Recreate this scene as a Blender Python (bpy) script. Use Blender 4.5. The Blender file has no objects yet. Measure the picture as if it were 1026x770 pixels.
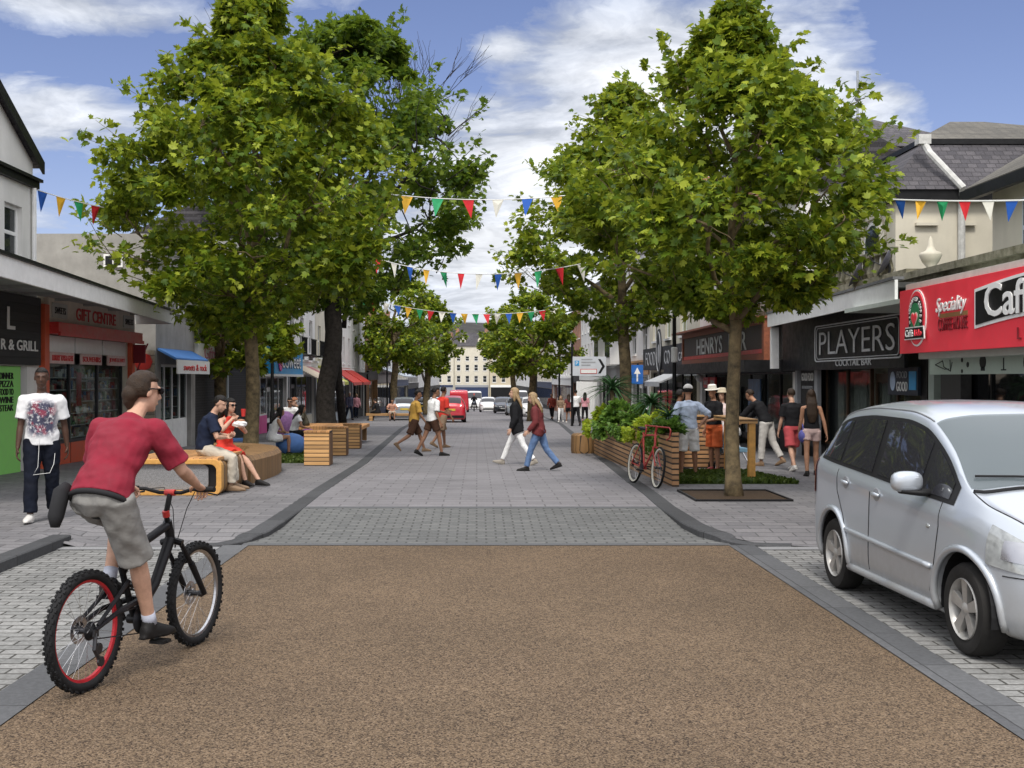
import bpy, bmesh, math, random
import numpy as np
from mathutils import Vector, Matrix, noise as mnoise

random.seed(7)
rng = np.random.default_rng(7)
scene = bpy.context.scene
COL = scene.collection
PI = math.pi
R = math.radians

# ---------------------------------------------------------------- camera maths
F, CX, CY, H = 1150.0, 478.0, 380.0, 1.8


def gz(y):
    """height of the pavement and the paved street at distance y (it falls gently away)"""
    if y <= 17:
        return 0.1
    return 0.1 - 0.016 * (min(y, 215) - 17)


def gp(u, v):
    """point of the pavement at a place measured in the photograph"""
    y = 1955.0 / (v - CY)
    if y > 17:
        y = 1.428 / ((v - CY) / F - 0.016)
    return Vector(((u - CX) / F * y, y, gz(y)))


def lerp(a, b, t):
    return a + (b - a) * t


def interp(x, pts):
    if x <= pts[0][0]:
        return pts[0][1]
    for (x0, y0), (x1, y1) in zip(pts, pts[1:]):
        if x <= x1:
            return lerp(y0, y1, (x - x0) / (x1 - x0))
    return pts[-1][1]


def smooth_interp(x, pts):
    """monotone-ish cubic through the points"""
    n = len(pts)
    if x <= pts[0][0]:
        return pts[0][1]
    if x >= pts[-1][0]:
        return pts[-1][1]
    for i in range(n - 1):
        x0, y0 = pts[i]
        x1, y1 = pts[i + 1]
        if x <= x1:
            def slope(k):
                if k <= 0:
                    return (pts[1][1] - pts[0][1]) / (pts[1][0] - pts[0][0])
                if k >= n - 1:
                    return (pts[-1][1] - pts[-2][1]) / (pts[-1][0] - pts[-2][0])
                a = (pts[k][1] - pts[k - 1][1]) / (pts[k][0] - pts[k - 1][0])
                b = (pts[k + 1][1] - pts[k][1]) / (pts[k + 1][0] - pts[k][0])
                if a * b <= 0:
                    return 0
                return 2 * a * b / (a + b)
            h = x1 - x0
            t = (x - x0) / h
            m0, m1 = slope(i) * h, slope(i + 1) * h
            return ((2 * t ** 3 - 3 * t ** 2 + 1) * y0 + (t ** 3 - 2 * t ** 2 + t) * m0
                    + (-2 * t ** 3 + 3 * t ** 2) * y1 + (t ** 3 - t ** 2) * m1)


def sstep(a, b, x):
    t = max(0.0, min(1.0, (x - a) / (b - a)))
    return t * t * (3 - 2 * t)


# ---------------------------------------------------------------- mesh builder
class MB:
    def __init__(self, xf=None):
        self.v, self.f, self.m = [], [], []
        self.xf = xf
        self.cur = 0

    def vert(self, p):
        p = Vector(p)
        if self.xf is not None:
            p = self.xf @ p
        self.v.append(p)
        return len(self.v) - 1

    def face(self, idx):
        self.f.append(list(idx))
        self.m.append(self.cur)

    def poly(self, pts):
        self.face([self.vert(p) for p in pts])

    def box(self, lo, hi, rot=None, about=None):
        x0, y0, z0 = lo
        x1, y1, z1 = hi
        c = [(x0, y0, z0), (x1, y0, z0), (x1, y1, z0), (x0, y1, z0), (x0, y0, z1), (x1, y0, z1), (x1, y1, z1), (x0, y1, z1)]
        if rot is not None:
            ab = Vector(about if about is not None else ((x0 + x1) / 2, (y0 + y1) / 2, (z0 + z1) / 2))
            c = [rot @ (Vector(p) - ab) + ab for p in c]
        i = [self.vert(p) for p in c]
        for q in ((0, 3, 2, 1), (4, 5, 6, 7), (0, 1, 5, 4), (1, 2, 6, 5), (2, 3, 7, 6), (3, 0, 4, 7)):
            self.face([i[k] for k in q])
        return self

    def cbox(self, c, s, rot=None):
        return self.box([c[k] - s[k] / 2 for k in range(3)], [c[k] + s[k] / 2 for k in range(3)], rot)

    def ring(self, c, xa, ya, n=12):
        return [self.vert(Vector(c) + xa * math.cos(2 * PI * k / n) + ya * math.sin(2 * PI * k / n)) for k in range(n)]

    def chain(self, pts, rads, xdir=(1, 0, 0), n=12, cap=True, closed=False):
        """tube of elliptical rings: rads are numbers or (rx, ry)"""
        pts = [Vector(p) for p in pts]
        xdir = Vector(xdir)
        rings = []
        N = len(pts)
        for i, p in enumerate(pts):
            if closed:
                t = pts[(i + 1) % N] - pts[i - 1]
            else:
                t = pts[min(i + 1, N - 1)] - pts[max(i - 1, 0)]
            if t.length < 1e-9:
                t = Vector((0, 0, 1))
            t.normalize()
            xa = xdir - t * xdir.dot(t)
            if xa.length < 1e-4:
                xa = t.orthogonal()
            xa.normalize()
            ya = t.cross(xa)
            r = rads[i] if isinstance(rads, (list, tuple)) else rads
            rx, ry = r if isinstance(r, (list, tuple)) else (r, r)
            rings.append(self.ring(p, xa * rx, ya * ry, n))
        last = N if closed else N - 1
        for i in range(last):
            a, b = rings[i], rings[(i + 1) % N]
            for k in range(n):
                self.face((a[k], a[(k + 1) % n], b[(k + 1) % n], b[k]))
        if cap and not closed:
            self.face(list(reversed(rings[0])))
            self.face(rings[-1])
        return self

    def tube(self, pts, r, n=8, closed=False):
        """round bar along a path with parallel transported frames"""
        pts = [Vector(p) for p in pts]
        N = len(pts)
        prev = None
        rings = []
        for i, p in enumerate(pts):
            if closed:
                t = pts[(i + 1) % N] - pts[i - 1]
            else:
                t = pts[min(i + 1, N - 1)] - pts[max(i - 1, 0)]
            t.normalize()
            xa = t.orthogonal() if prev is None else prev - t * prev.dot(t)
            if xa.length < 1e-5:
                xa = t.orthogonal()
            xa.normalize()
            prev = xa
            rr = r[i] if isinstance(r, (list, tuple)) else r
            rings.append(self.ring(p, xa * rr, t.cross(xa) * rr, n))
        for i in range(N if closed else N - 1):
            a, b = rings[i], rings[(i + 1) % N]
            for k in range(n):
                self.face((a[k], a[(k + 1) % n], b[(k + 1) % n], b[k]))
        if not closed:
            self.face(list(reversed(rings[0])))
            self.face(rings[-1])
        return self

    def ball(self, c, r, nu=14, nv=9, fn=None, rot=None):
        c = Vector(c)
        rr = r if isinstance(r, (list, tuple)) else (r, r, r)
        rows = []
        for j in range(1, nv):
            th = PI * j / nv
            row = []
            for k in range(nu):
                ph = 2 * PI * k / nu
                d = Vector((math.sin(th) * math.cos(ph), math.sin(th) * math.sin(ph), math.cos(th)))
                s = fn(d) if fn else 1.0
                q = Vector((d.x * rr[0] * s, d.y * rr[1] * s, d.z * rr[2] * s))
                if rot is not None:
                    q = rot @ q
                row.append(self.vert(c + q))
            rows.append(row)
        def pole(d):
            s = fn(d) if fn else 1.0
            q = Vector((0, 0, d.z * rr[2] * s))
            if rot is not None:
                q = rot @ q
            return self.vert(c + q)
        top, bot = pole(Vector((0, 0, 1))), pole(Vector((0, 0, -1)))
        for k in range(nu):
            self.face((top, rows[0][k], rows[0][(k + 1) % nu]))
            self.face((bot, rows[-1][(k + 1) % nu], rows[-1][k]))
        for a, b in zip(rows, rows[1:]):
            for k in range(nu):
                self.face((a[k], b[k], b[(k + 1) % nu], a[(k + 1) % nu]))
        return self

    def lathe(self, prof, axis='z', n=24, c=(0, 0, 0), closed=False):
        """prof: list of (radius, height)"""
        c = Vector(c)
        rings = []
        for r, h in prof:
            row = []
            for k in range(n):
                a = 2 * PI * k / n
                x, y = r * math.cos(a), r * math.sin(a)
                p = {'z': Vector((x, y, h)), 'x': Vector((h, x, y)), 'y': Vector((y, h, x))}[axis]
                row.append(self.vert(c + p))
            rings.append(row)
        N = len(rings)
        for i in range(N if closed else N - 1):
            a, b = rings[i], rings[(i + 1) % N]
            for k in range(n):
                self.face((a[k], a[(k + 1) % n], b[(k + 1) % n], b[k]))
        if not closed:
            if prof[0][0] > 1e-6:
                self.face(list(reversed(rings[0])))
            if prof[-1][0] > 1e-6:
                self.face(rings[-1])
        return self

    def prism(self, poly, a, b, fn=None):
        """poly in 2-D, extruded from a to b; fn maps (p, q, depth) to a point"""
        fn = fn or (lambda p, q, d: (p, q, d))
        lo = [self.vert(fn(p, q, a)) for p, q in poly]
        hi = [self.vert(fn(p, q, b)) for p, q in poly]
        n = len(poly)
        self.face(list(reversed(lo)))
        self.face(hi)
        for k in range(n):
            self.face((lo[k], lo[(k + 1) % n], hi[(k + 1) % n], hi[k]))
        return self

    def mesh(self, name):
        me = bpy.data.meshes.new(name)
        me.from_pydata([tuple(p) for p in self.v], [], self.f)
        return me

    def build_each(self, name, mats, parent=None, **kw):
        """one object for every separate piece"""
        up = list(range(len(self.v)))

        def find(a):
            while up[a] != a:
                up[a] = up[up[a]]
                a = up[a]
            return a
        for f in self.f:
            r = find(f[0])
            for k in f[1:]:
                up[find(k)] = r
        groups = {}
        for i, f in enumerate(self.f):
            groups.setdefault(find(f[0]), []).append(i)
        out = []
        for fs in groups.values():
            m = MB()
            idx = {}
            for i in fs:
                row = []
                for k in self.f[i]:
                    if k not in idx:
                        idx[k] = len(m.v)
                        m.v.append(self.v[k])
                    row.append(idx[k])
                m.f.append(row)
                m.m.append(self.m[i])
            out.append(m.build(name, mats, parent, **kw))
        return out

    def build(self, name, mats, parent=None, smooth=False, bevel=0, normals=True, loc=None):
        me = self.mesh(name)
        if not isinstance(mats, (list, tuple)):
            mats = [mats]
        for m in mats:
            me.materials.append(m)
        if any(self.m):
            me.polygons.foreach_set('material_index', self.m)
        if normals or bevel:
            bm = bmesh.new()
            bm.from_mesh(me)
            if normals:
                bmesh.ops.recalc_face_normals(bm, faces=bm.faces)
            if bevel:
                es = [e for e in bm.edges if len(e.link_faces) == 2 and e.calc_face_angle(0) > 0.6]
                bmesh.ops.bevel(bm, geom=es, offset=bevel, segments=2, affect='EDGES', profile=0.6)
            bm.to_mesh(me)
            bm.free()
        if smooth:
            me.polygons.foreach_set('use_smooth', [True] * len(me.polygons))
            if smooth == 'auto':
                me.set_sharp_from_angle(angle=R(38))
        me.update()
        o = bpy.data.objects.new(name, me)
        COL.objects.link(o)
        if parent is not None:
            o.parent = parent
        if loc is not None:
            o.location = loc
        return o


def thing(name, label, cat, loc=(0, 0, 0), rz=0.0, group=None, scale=None):
    o = bpy.data.objects.new(name, None)
    COL.objects.link(o)
    o.location = loc
    o.rotation_euler = (0, 0, rz)
    if scale:
        o.scale = (scale,) * 3
    o.empty_display_size = 0.2
    o['label'] = label
    o['category'] = cat
    if group:
        o['group'] = group
    return o


def tag(o, label=None, cat=None, group=None, kind=None):
    if label:
        o['label'] = label
    if cat:
        o['category'] = cat
    if group:
        o['group'] = group
    if kind:
        o['kind'] = kind
    return o


def copy_tree(o, parent=None):
    c = o.copy()
    COL.objects.link(c)
    c.parent = parent
    for ch in [k for k in bpy.data.objects if k.parent == o]:
        copy_tree(ch, c)
    return c


def applied(mb, name, mods):
    """mesh of a builder after modifiers"""
    me = mb.mesh(name)
    bm = bmesh.new()
    bm.from_mesh(me)
    bmesh.ops.recalc_face_normals(bm, faces=bm.faces)
    bm.to_mesh(me)
    bm.free()
    o = bpy.data.objects.new(name, me)
    COL.objects.link(o)
    for kind, kw in mods:
        md = o.modifiers.new(kind, kind)
        for k, val in kw.items():
            setattr(md, k, val)
    dg = bpy.context.evaluated_depsgraph_get()
    res = bpy.data.meshes.new_from_object(o.evaluated_get(dg))
    bpy.data.objects.remove(o)
    bpy.data.meshes.remove(me)
    return res


def link_mesh(name, me, mats, parent=None, smooth=True):
    me.name = name
    me.materials.clear()
    for m in (mats if isinstance(mats, (list, tuple)) else [mats]):
        me.materials.append(m)
    if smooth:
        me.polygons.foreach_set('use_smooth', [True] * len(me.polygons))
    o = bpy.data.objects.new(name, me)
    COL.objects.link(o)
    o.parent = parent
    return o


def lettering(s, m, parent, c, w=None, h=None, depth=0.012, rot=(PI / 2, 0, 0), name='lettering', offset=0.0, shear=0.0, spacing=1.0):
    """writing as a solid, standing in the local XZ plane facing -Y, centred on c"""
    cu = bpy.data.curves.new('writing', 'FONT')
    cu.body = s
    cu.align_x = 'CENTER'
    cu.align_y = 'CENTER'
    cu.extrude = depth / 2
    cu.offset = offset
    cu.shear = shear
    cu.space_character = spacing
    cu.resolution_u = 3
    o = bpy.data.objects.new('writing', cu)
    COL.objects.link(o)
    dg = bpy.context.evaluated_depsgraph_get()
    me = bpy.data.meshes.new_from_object(o.evaluated_get(dg))
    bpy.data.objects.remove(o)
    n = len(me.vertices)
    co = np.zeros(n * 3)
    me.vertices.foreach_get('co', co)
    co = co.reshape(-1, 3)
    lo, hi = co.min(0), co.max(0)
    mid = (lo + hi) / 2
    co[:, :2] -= mid[:2]
    ext = hi - lo
    sx = sy = 1.0
    if h:
        sy = h / ext[1]
        sx = sy
    if w:
        sx = w / ext[0]
        if not h:
            sy = sx
    co[:, 0] *= sx
    co[:, 1] *= sy
    me.vertices.foreach_set('co', co.reshape(-1))
    me.materials.clear()
    me.materials.append(m)
    ob = bpy.data.objects.new(name, me)
    COL.objects.link(ob)
    ob.parent = parent
    ob.location = c
    ob.rotation_euler = rot
    return ob


# ---------------------------------------------------------------- materials
MATS = {}


class NT:
    def __init__(self, nt):
        self.nt = nt
        nt.nodes.clear()

    def n(self, kind, **kw):
        nd = self.nt.nodes.new(kind)
        for k, v in kw.items():
            if k.startswith('i_'):
                key = k[2:]
                key = int(key) if key.isdigit() else key.replace('_', ' ')
                if isinstance(v, bpy.types.NodeSocket):
                    self.nt.links.new(v, nd.inputs[key])
                else:
                    nd.inputs[key].default_value = v
            else:
                setattr(nd, k, v)
        return nd

    def l(self, a, b):
        self.nt.links.new(a, b)

    def math(self, op, a, b=0.5, c=None, clamp=False):
        nd = self.nt.nodes.new('ShaderNodeMath')
        nd.operation = op
        nd.use_clamp = clamp
        for k, x in enumerate((a, b, c)):
            if x is None:
                continue
            if isinstance(x, bpy.types.NodeSocket):
                self.nt.links.new(x, nd.inputs[k])
            else:
                nd.inputs[k].default_value = x
        return nd.outputs[0]

    def mix(self, fac, a, b, blend='MIX'):
        nd = self.nt.nodes.new('ShaderNodeMix')
        nd.data_type = 'RGBA'
        nd.blend_type = blend
        for key, x in ((0, fac), (6, a), (7, b)):
            if isinstance(x, bpy.types.NodeSocket):
                self.nt.links.new(x, nd.inputs[key])
            elif key:
                nd.inputs[key].default_value = (*x[:3], 1)
            else:
                nd.inputs[key].default_value = x
        return nd.outputs[2]

    def rng(self, x, a, b, c, d, clamp=True):
        nd = self.nt.nodes.new('ShaderNodeMapRange')
        nd.clamp = clamp
        self.nt.links.new(x, nd.inputs[0])
        for k, q in enumerate((a, b, c, d)):
            nd.inputs[k + 1].default_value = q
        return nd.outputs[0]


def new_mat(name):
    m = bpy.data.materials.new(name)
    m.use_nodes = True
    t = NT(m.node_tree)
    out = t.n('ShaderNodeOutputMaterial')
    return m, t, out


def M(name, col, rough=0.65, metal=0.0, var=0.18, scale=6.0, bump=0.0, bscale=60.0, coat=0.0, spec=0.5, col2=None, streak=0.0):
    """plain surface with mottled wear"""
    if name in MATS:
        return MATS[name]
    if max(col) < 0.08 and metal == 0 and spec == 0.5:
        spec = 0.2
    m, t, out = new_mat(name)
    tc = t.n('ShaderNodeTexCoord').outputs['Object']
    nz = t.n('ShaderNodeTexNoise', i_Vector=tc, i_Scale=scale, i_Detail=6.0, i_Roughness=0.65).outputs['Fac']
    f = t.rng(nz, 0.3, 0.7, 0, 1)
    lo = tuple(c * (1 - var) for c in col)
    hi = tuple(min(1, c * (1 + var)) for c in col)
    if col2:
        hi = col2
    c = t.mix(f, lo, hi)
    if streak:
        mp = t.n('ShaderNodeMapping', i_Vector=tc, i_Scale=(1.1, 1.1, 0.16))
        sn = t.n('ShaderNodeTexNoise', i_Vector=mp.outputs[0], i_Scale=3.0, i_Detail=5.0).outputs['Fac']
        c = t.mix(t.rng(sn, 0.45, 0.8, 0, streak * 0.7), c, tuple(x * 0.5 for x in col))
    b = t.n('ShaderNodeBsdfPrincipled', i_Base_Color=c, i_Metallic=metal, i_Coat_Weight=coat, i_Specular_IOR_Level=spec)
    r2 = t.rng(nz, 0.3, 0.7, max(0.02, rough - 0.1), min(1, rough + 0.1))
    t.l(r2, b.inputs['Roughness'])
    if bump:
        bn = t.n('ShaderNodeTexNoise', i_Vector=tc, i_Scale=bscale, i_Detail=4.0).outputs['Fac']
        bp = t.n('ShaderNodeBump', i_Height=bn, i_Strength=bump, i_Distance=0.01)
        t.l(bp.outputs[0], b.inputs['Normal'])
    t.l(b.outputs[0], out.inputs[0])
    MATS[name] = m
    return m


def brick_mat(name, c1, c2, mortar, bw, bh, ms=0.02, rough=0.8, axes='XY', rot=0.0, bump=0.4, offset=0.5, var=0.5, spot=0.0, big=0.25):
    """setts, pavers, bricks, boards: brick pattern on two object axes"""
    if name in MATS:
        return MATS[name]
    m, t, out = new_mat(name)
    tc = t.n('ShaderNodeTexCoord').outputs['Object']
    if axes != 'XY':
        sp = t.n('ShaderNodeSeparateXYZ', i_0=tc)
        cb = t.n('ShaderNodeCombineXYZ')
        for k, a in enumerate(axes):
            t.l(sp.outputs['XYZ'.index(a)], cb.inputs[k])
        tc2 = cb.outputs[0]
    else:
        tc2 = tc
    mp = t.n('ShaderNodeMapping', i_Vector=tc2, i_Rotation=(0, 0, rot)).outputs[0]
    wb = t.n('ShaderNodeTexNoise', i_Vector=tc, i_Scale=9.0).outputs['Color']
    mp = t.n('ShaderNodeVectorMath', operation='MULTIPLY_ADD', i_0=wb, i_1=(0.012, 0.012, 0), i_2=mp).outputs[0]
    bk = t.n('ShaderNodeTexBrick', offset=offset, i_Vector=mp, i_Color1=(*c1, 1), i_Color2=(*c2, 1), i_Mortar=(*mortar, 1), i_Scale=1.0,
             i_Mortar_Size=ms, i_Mortar_Smooth=0.15, i_Bias=0.0, i_Brick_Width=bw, i_Row_Height=bh)
    nz = t.n('ShaderNodeTexNoise', i_Vector=tc, i_Scale=28.0, i_Detail=6.0, i_Roughness=0.7).outputs['Fac']
    nb = t.n('ShaderNodeTexNoise', i_Vector=tc, i_Scale=0.45, i_Detail=5.0, i_Roughness=0.6).outputs['Fac']
    k = t.math('MULTIPLY', t.rng(nz, 0.25, 0.75, 1 - var * 0.5, 1 + var * 0.5), t.rng(nb, 0.3, 0.7, 1 - big, 1 + big))
    sc = t.n('ShaderNodeVectorMath', operation='SCALE', i_0=bk.outputs['Color'])
    t.l(k, sc.inputs['Scale'])
    c = sc.outputs[0]
    if spot:
        # trodden-in gum and drips, each a spot of its own
        vs = t.n('ShaderNodeTexVoronoi', i_Vector=tc, i_Scale=2.6, i_Randomness=1.0)
        sz = t.n('ShaderNodeSeparateColor', i_0=vs.outputs['Color'])
        hit = t.math('LESS_THAN', vs.outputs['Distance'], t.math('MULTIPLY', t.math('SUBTRACT', sz.outputs[0], 0.45), 0.13))
        c = t.mix(t.math('MULTIPLY', hit, spot), c, (0.06, 0.058, 0.058))
        st_ = t.n('ShaderNodeTexNoise', i_Vector=tc, i_Scale=1.6, i_Detail=7.0, i_Roughness=0.7).outputs['Fac']
        c = t.mix(t.rng(st_, 0.56, 0.72, 0, 0.4), c, (0.075, 0.07, 0.07))
    b = t.n('ShaderNodeBsdfPrincipled', i_Base_Color=c, i_Roughness=rough, i_Specular_IOR_Level=0.35)
    if bump:
        hgt = t.math('ADD', t.math('MULTIPLY', bk.outputs['Fac'], -1.0), t.math('MULTIPLY', nz, 0.5))
        bp = t.n('ShaderNodeBump', i_Height=hgt, i_Strength=bump, i_Distance=0.012)
        t.l(bp.outputs[0], b.inputs['Normal'])
    t.l(b.outputs[0], out.inputs[0])
    MATS[name] = m
    return m


def aggregate_mat(name, cols, scale=95.0, bump=0.7, rough=0.85):
    """loose or bound chippings: every stone its own colour"""
    m, t, out = new_mat(name)
    tc = t.n('ShaderNodeTexCoord').outputs['Object']
    vo = t.n('ShaderNodeTexVoronoi', i_Vector=tc, i_Scale=scale, i_Randomness=1.0)
    vo2 = t.n('ShaderNodeTexVoronoi', i_Vector=tc, i_Scale=scale * 0.37, i_Randomness=1.0)
    sep = t.n('ShaderNodeSeparateColor', i_0=vo.outputs['Color'])
    rp = t.n('ShaderNodeValToRGB', i_0=sep.outputs[0])
    el = rp.color_ramp.elements
    rp.color_ramp.interpolation = 'CONSTANT'
    for i, c in enumerate(cols):
        p = i / len(cols)
        e = el[i] if i < 2 else el.new(p)
        e.position = p
        e.color = (*c, 1)
    sep2 = t.n('ShaderNodeSeparateColor', i_0=vo2.outputs['Color'])
    nb = t.n('ShaderNodeTexNoise', i_Vector=tc, i_Scale=0.7, i_Detail=5.0, i_Roughness=0.6).outputs['Fac']
    nb2 = t.n('ShaderNodeTexNoise', i_Vector=tc, i_Scale=7.0, i_Detail=3.0).outputs['Fac']
    k = t.math('MULTIPLY', t.rng(nb, 0.3, 0.7, 0.86, 1.12), t.rng(sep2.outputs[1], 0, 1, 0.88, 1.1))
    k = t.math('MULTIPLY', k, t.rng(nb2, 0.3, 0.7, 0.94, 1.06))
    sc = t.n('ShaderNodeVectorMath', operation='SCALE', i_0=rp.outputs[0])
    t.l(k, sc.inputs['Scale'])
    b = t.n('ShaderNodeBsdfPrincipled', i_Base_Color=sc.outputs[0], i_Roughness=rough, i_Specular_IOR_Level=0.3)
    bp = t.n('ShaderNodeBump', i_Height=vo.outputs['Distance'], i_Strength=bump, i_Distance=0.008, invert=True)
    t.l(bp.outputs[0], b.inputs['Normal'])
    t.l(b.outputs[0], out.inputs[0])
    MATS[name] = m
    return m


def leaf_mat(name, dark, mid, light, trans=0.35):
    m, t, out = new_mat(name)
    geo = t.n('ShaderNodeNewGeometry')
    rp = t.n('ShaderNodeValToRGB', i_0=geo.outputs['Random Per Island'])
    el = rp.color_ramp.elements
    el[0].color = (*dark, 1)
    el[1].color = (*light, 1)
    e = el.new(0.55)
    e.color = (*mid, 1)
    d = t.n('ShaderNodeBsdfPrincipled', i_Base_Color=rp.outputs[0], i_Roughness=0.5, i_Specular_IOR_Level=0.3)
    tr = t.n('ShaderNodeBsdfTranslucent')
    t.l(t.mix(0.5, rp.outputs[0], tuple(min(1, c * 1.6) for c in light)), tr.inputs[0])
    mx = t.n('ShaderNodeMixShader', i_0=trans)
    t.l(d.outputs[0], mx.inputs[1])
    t.l(tr.outputs[0], mx.inputs[2])
    t.l(mx.outputs[0], out.inputs[0])
    MATS[name] = m
    return m


def glass_mat(name, tint=(0.02, 0.025, 0.03), clear=0.35, rough=0.03):
    """window pane: reflection over a partly see-through dark body"""
    m, t, out = new_mat(name)
    tc = t.n('ShaderNodeTexCoord').outputs['Object']
    nz = t.n('ShaderNodeTexNoise', i_Vector=tc, i_Scale=1.3, i_Detail=2.0).outputs['Fac']
    bp = t.n('ShaderNodeBump', i_Height=nz, i_Strength=0.06, i_Distance=0.05)
    b = t.n('ShaderNodeBsdfPrincipled', i_Base_Color=(*tint, 1), i_Roughness=rough, i_Specular_IOR_Level=0.6)
    t.l(bp.outputs[0], b.inputs['Normal'])
    tr = t.n('ShaderNodeBsdfTransparent', i_0=(0.85, 0.9, 0.9, 1))
    geo = t.n('ShaderNodeNewGeometry')
    dt = t.n('ShaderNodeVectorMath', operation='DOT_PRODUCT', i_0=geo.outputs['Normal'], i_1=geo.outputs['Incoming']).outputs['Value']
    fres = t.math('MULTIPLY_ADD', t.math('POWER', t.math('SUBTRACT', 1.0, t.math('ABSOLUTE', dt)), 5.0), 0.9, 0.05)
    mx = t.n('ShaderNodeMixShader')
    t.l(t.math('MULTIPLY', t.math('SUBTRACT', 1.0, fres), clear), mx.inputs[0])
    t.l(b.outputs[0], mx.inputs[1])
    t.l(tr.outputs[0], mx.inputs[2])
    t.l(mx.outputs[0], out.inputs[0])
    MATS[name] = m
    return m


def board_mat(name, c1, c2, gap=(0.03, 0.02, 0.012), row=0.09, axes='XZ', groove=0.1):
    """timber slats: bands along one axis with dark gaps and grain"""
    if name in MATS:
        return MATS[name]
    m, t, out = new_mat(name)
    tc = t.n('ShaderNodeTexCoord').outputs['Object']
    sp = t.n('ShaderNodeSeparateXYZ', i_0=tc)
    a = sp.outputs['XYZ'.index(axes[1])]
    q = t.math('DIVIDE', a, row)
    fr = t.math('FRACT', q)
    fl = t.math('FLOOR', q)
    wn = t.n('ShaderNodeTexWhiteNoise', noise_dimensions='1D')
    t.l(fl, wn.inputs['W'])
    sc = [1.5, 1.5, 1.5]
    for k in range(3):
        if 'XYZ'[k] != axes[0]:
            sc[k] = 34
    mp = t.n('ShaderNodeMapping', i_Vector=tc, i_Scale=sc)
    gr = t.n('ShaderNodeTexNoise', i_Vector=mp.outputs[0], i_Scale=1.0, i_Detail=5.0, i_Roughness=0.7).outputs['Fac']
    c = t.mix(t.rng(gr, 0.3, 0.7, 0, 1), c1, c2)
    v = t.n('ShaderNodeVectorMath', operation='SCALE', i_0=c)
    t.l(t.rng(wn.outputs[0], 0, 1, 0.72, 1.2), v.inputs['Scale'])
    g = t.math('LESS_THAN', fr, groove)
    col = t.mix(g, v.outputs[0], gap)
    b = t.n('ShaderNodeBsdfPrincipled', i_Base_Color=col, i_Roughness=0.6)
    bp = t.n('ShaderNodeBump', i_Height=t.math('SUBTRACT', t.math('MULTIPLY', gr, 0.2), g), i_Strength=0.5, i_Distance=0.01)
    t.l(bp.outputs[0], b.inputs['Normal'])
    t.l(b.outputs[0], out.inputs[0])
    MATS[name] = m
    return m


# shared materials
WHITE = M('white_paint', (0.8, 0.8, 0.79), 0.5, var=0.08, streak=0.12)
BLACK = M('black_paint', (0.012, 0.012, 0.013), 0.45, var=0.3)
RUBBER = M('black_rubber', (0.015, 0.015, 0.016), 0.75, var=0.3, bump=0.2)
STEEL = M('bare_steel', (0.5, 0.5, 0.52), 0.3, 1.0, var=0.1)
DARKSTEEL = M('dark_steel', (0.06, 0.06, 0.065), 0.4, 0.8, var=0.2)
GRANITE = M('dark_granite', (0.085, 0.087, 0.092), 0.7, var=0.28, scale=60, bump=0.2, bscale=120)
GRANITE_PALE = M('speckled_granite', (0.22, 0.22, 0.225), 0.75, var=0.55, scale=110, bump=0.2, bscale=150)
GLASS = glass_mat('window_glass', (0.03, 0.035, 0.04), 0.45)
SHOPGLASS = glass_mat('shop_glass', (0.02, 0.022, 0.024), 0.92)
DARKGLASS = glass_mat('dark_glass', (0.012, 0.013, 0.015), 0.1)
BARK = M('tree_bark', (0.14, 0.105, 0.055), 0.9, var=0.75, scale=7, bump=0.9, bscale=26)
BARK_DARK = M('dark_bark', (0.035, 0.03, 0.026), 0.9, var=0.6, scale=8, bump=1.0, bscale=20)
LEAF_A = leaf_mat('plane_leaf', (0.022, 0.056, 0.0045), (0.1, 0.172, 0.011), (0.37, 0.42, 0.035), 0.32)
LEAF_B = leaf_mat('dark_leaf', (0.022, 0.055, 0.006), (0.065, 0.13, 0.011), (0.2, 0.27, 0.025), 0.4)
# ---------------------------------------------------------------- ground
ROAD = aggregate_mat('resin_bound_gravel', [(0.037, 0.024, 0.015), (0.114, 0.076, 0.046), (0.181, 0.124, 0.076), (0.127, 0.088, 0.055), (0.067, 0.044, 0.028), (0.208, 0.149, 0.098), (0.151, 0.105, 0.063)], scale=115)
SETTS = brick_mat('granite_setts', (0.17, 0.17, 0.165), (0.24, 0.237, 0.23), (0.05, 0.048, 0.043), 0.25, 0.125, ms=0.009, rot=0.0, bump=0.7, var=0.8, big=0.22)
PAVERS = brick_mat('street_pavers', (0.165, 0.158, 0.166), (0.2, 0.191, 0.2), (0.108, 0.104, 0.107), 0.46, 0.3, ms=0.011, rot=0, bump=0.25, var=0.35, big=0.12, spot=0.45)
FOOT = brick_mat('footway_pavers', (0.14, 0.136, 0.143), (0.188, 0.181, 0.187), (0.082, 0.08, 0.082), 0.42, 0.2, ms=0.01, rot=0, bump=0.3, var=0.4, big=0.15, spot=0.5)
EDGE = brick_mat('granite_edging', (0.075, 0.077, 0.082), (0.105, 0.107, 0.112), (0.04, 0.04, 0.042), 0.9, 0.7, ms=0.006, rot=PI / 2, bump=0.2, var=0.5, big=0.12, offset=0.0)
RAMP = brick_mat('ramp_setts', (0.112, 0.114, 0.113), (0.15, 0.151, 0.148), (0.066, 0.066, 0.064), 0.22, 0.11, ms=0.012, rot=0, bump=0.5, var=0.4, big=0.08)
EARTH = M('bare_ground', (0.12, 0.115, 0.105), 0.95, var=0.3, scale=0.4)

YS = [-40, -10, 0, 6, 12.25, 15.3, 17] + list(range(22, 216, 8)) + [215, 300, 600, 1500, 4000]


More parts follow.
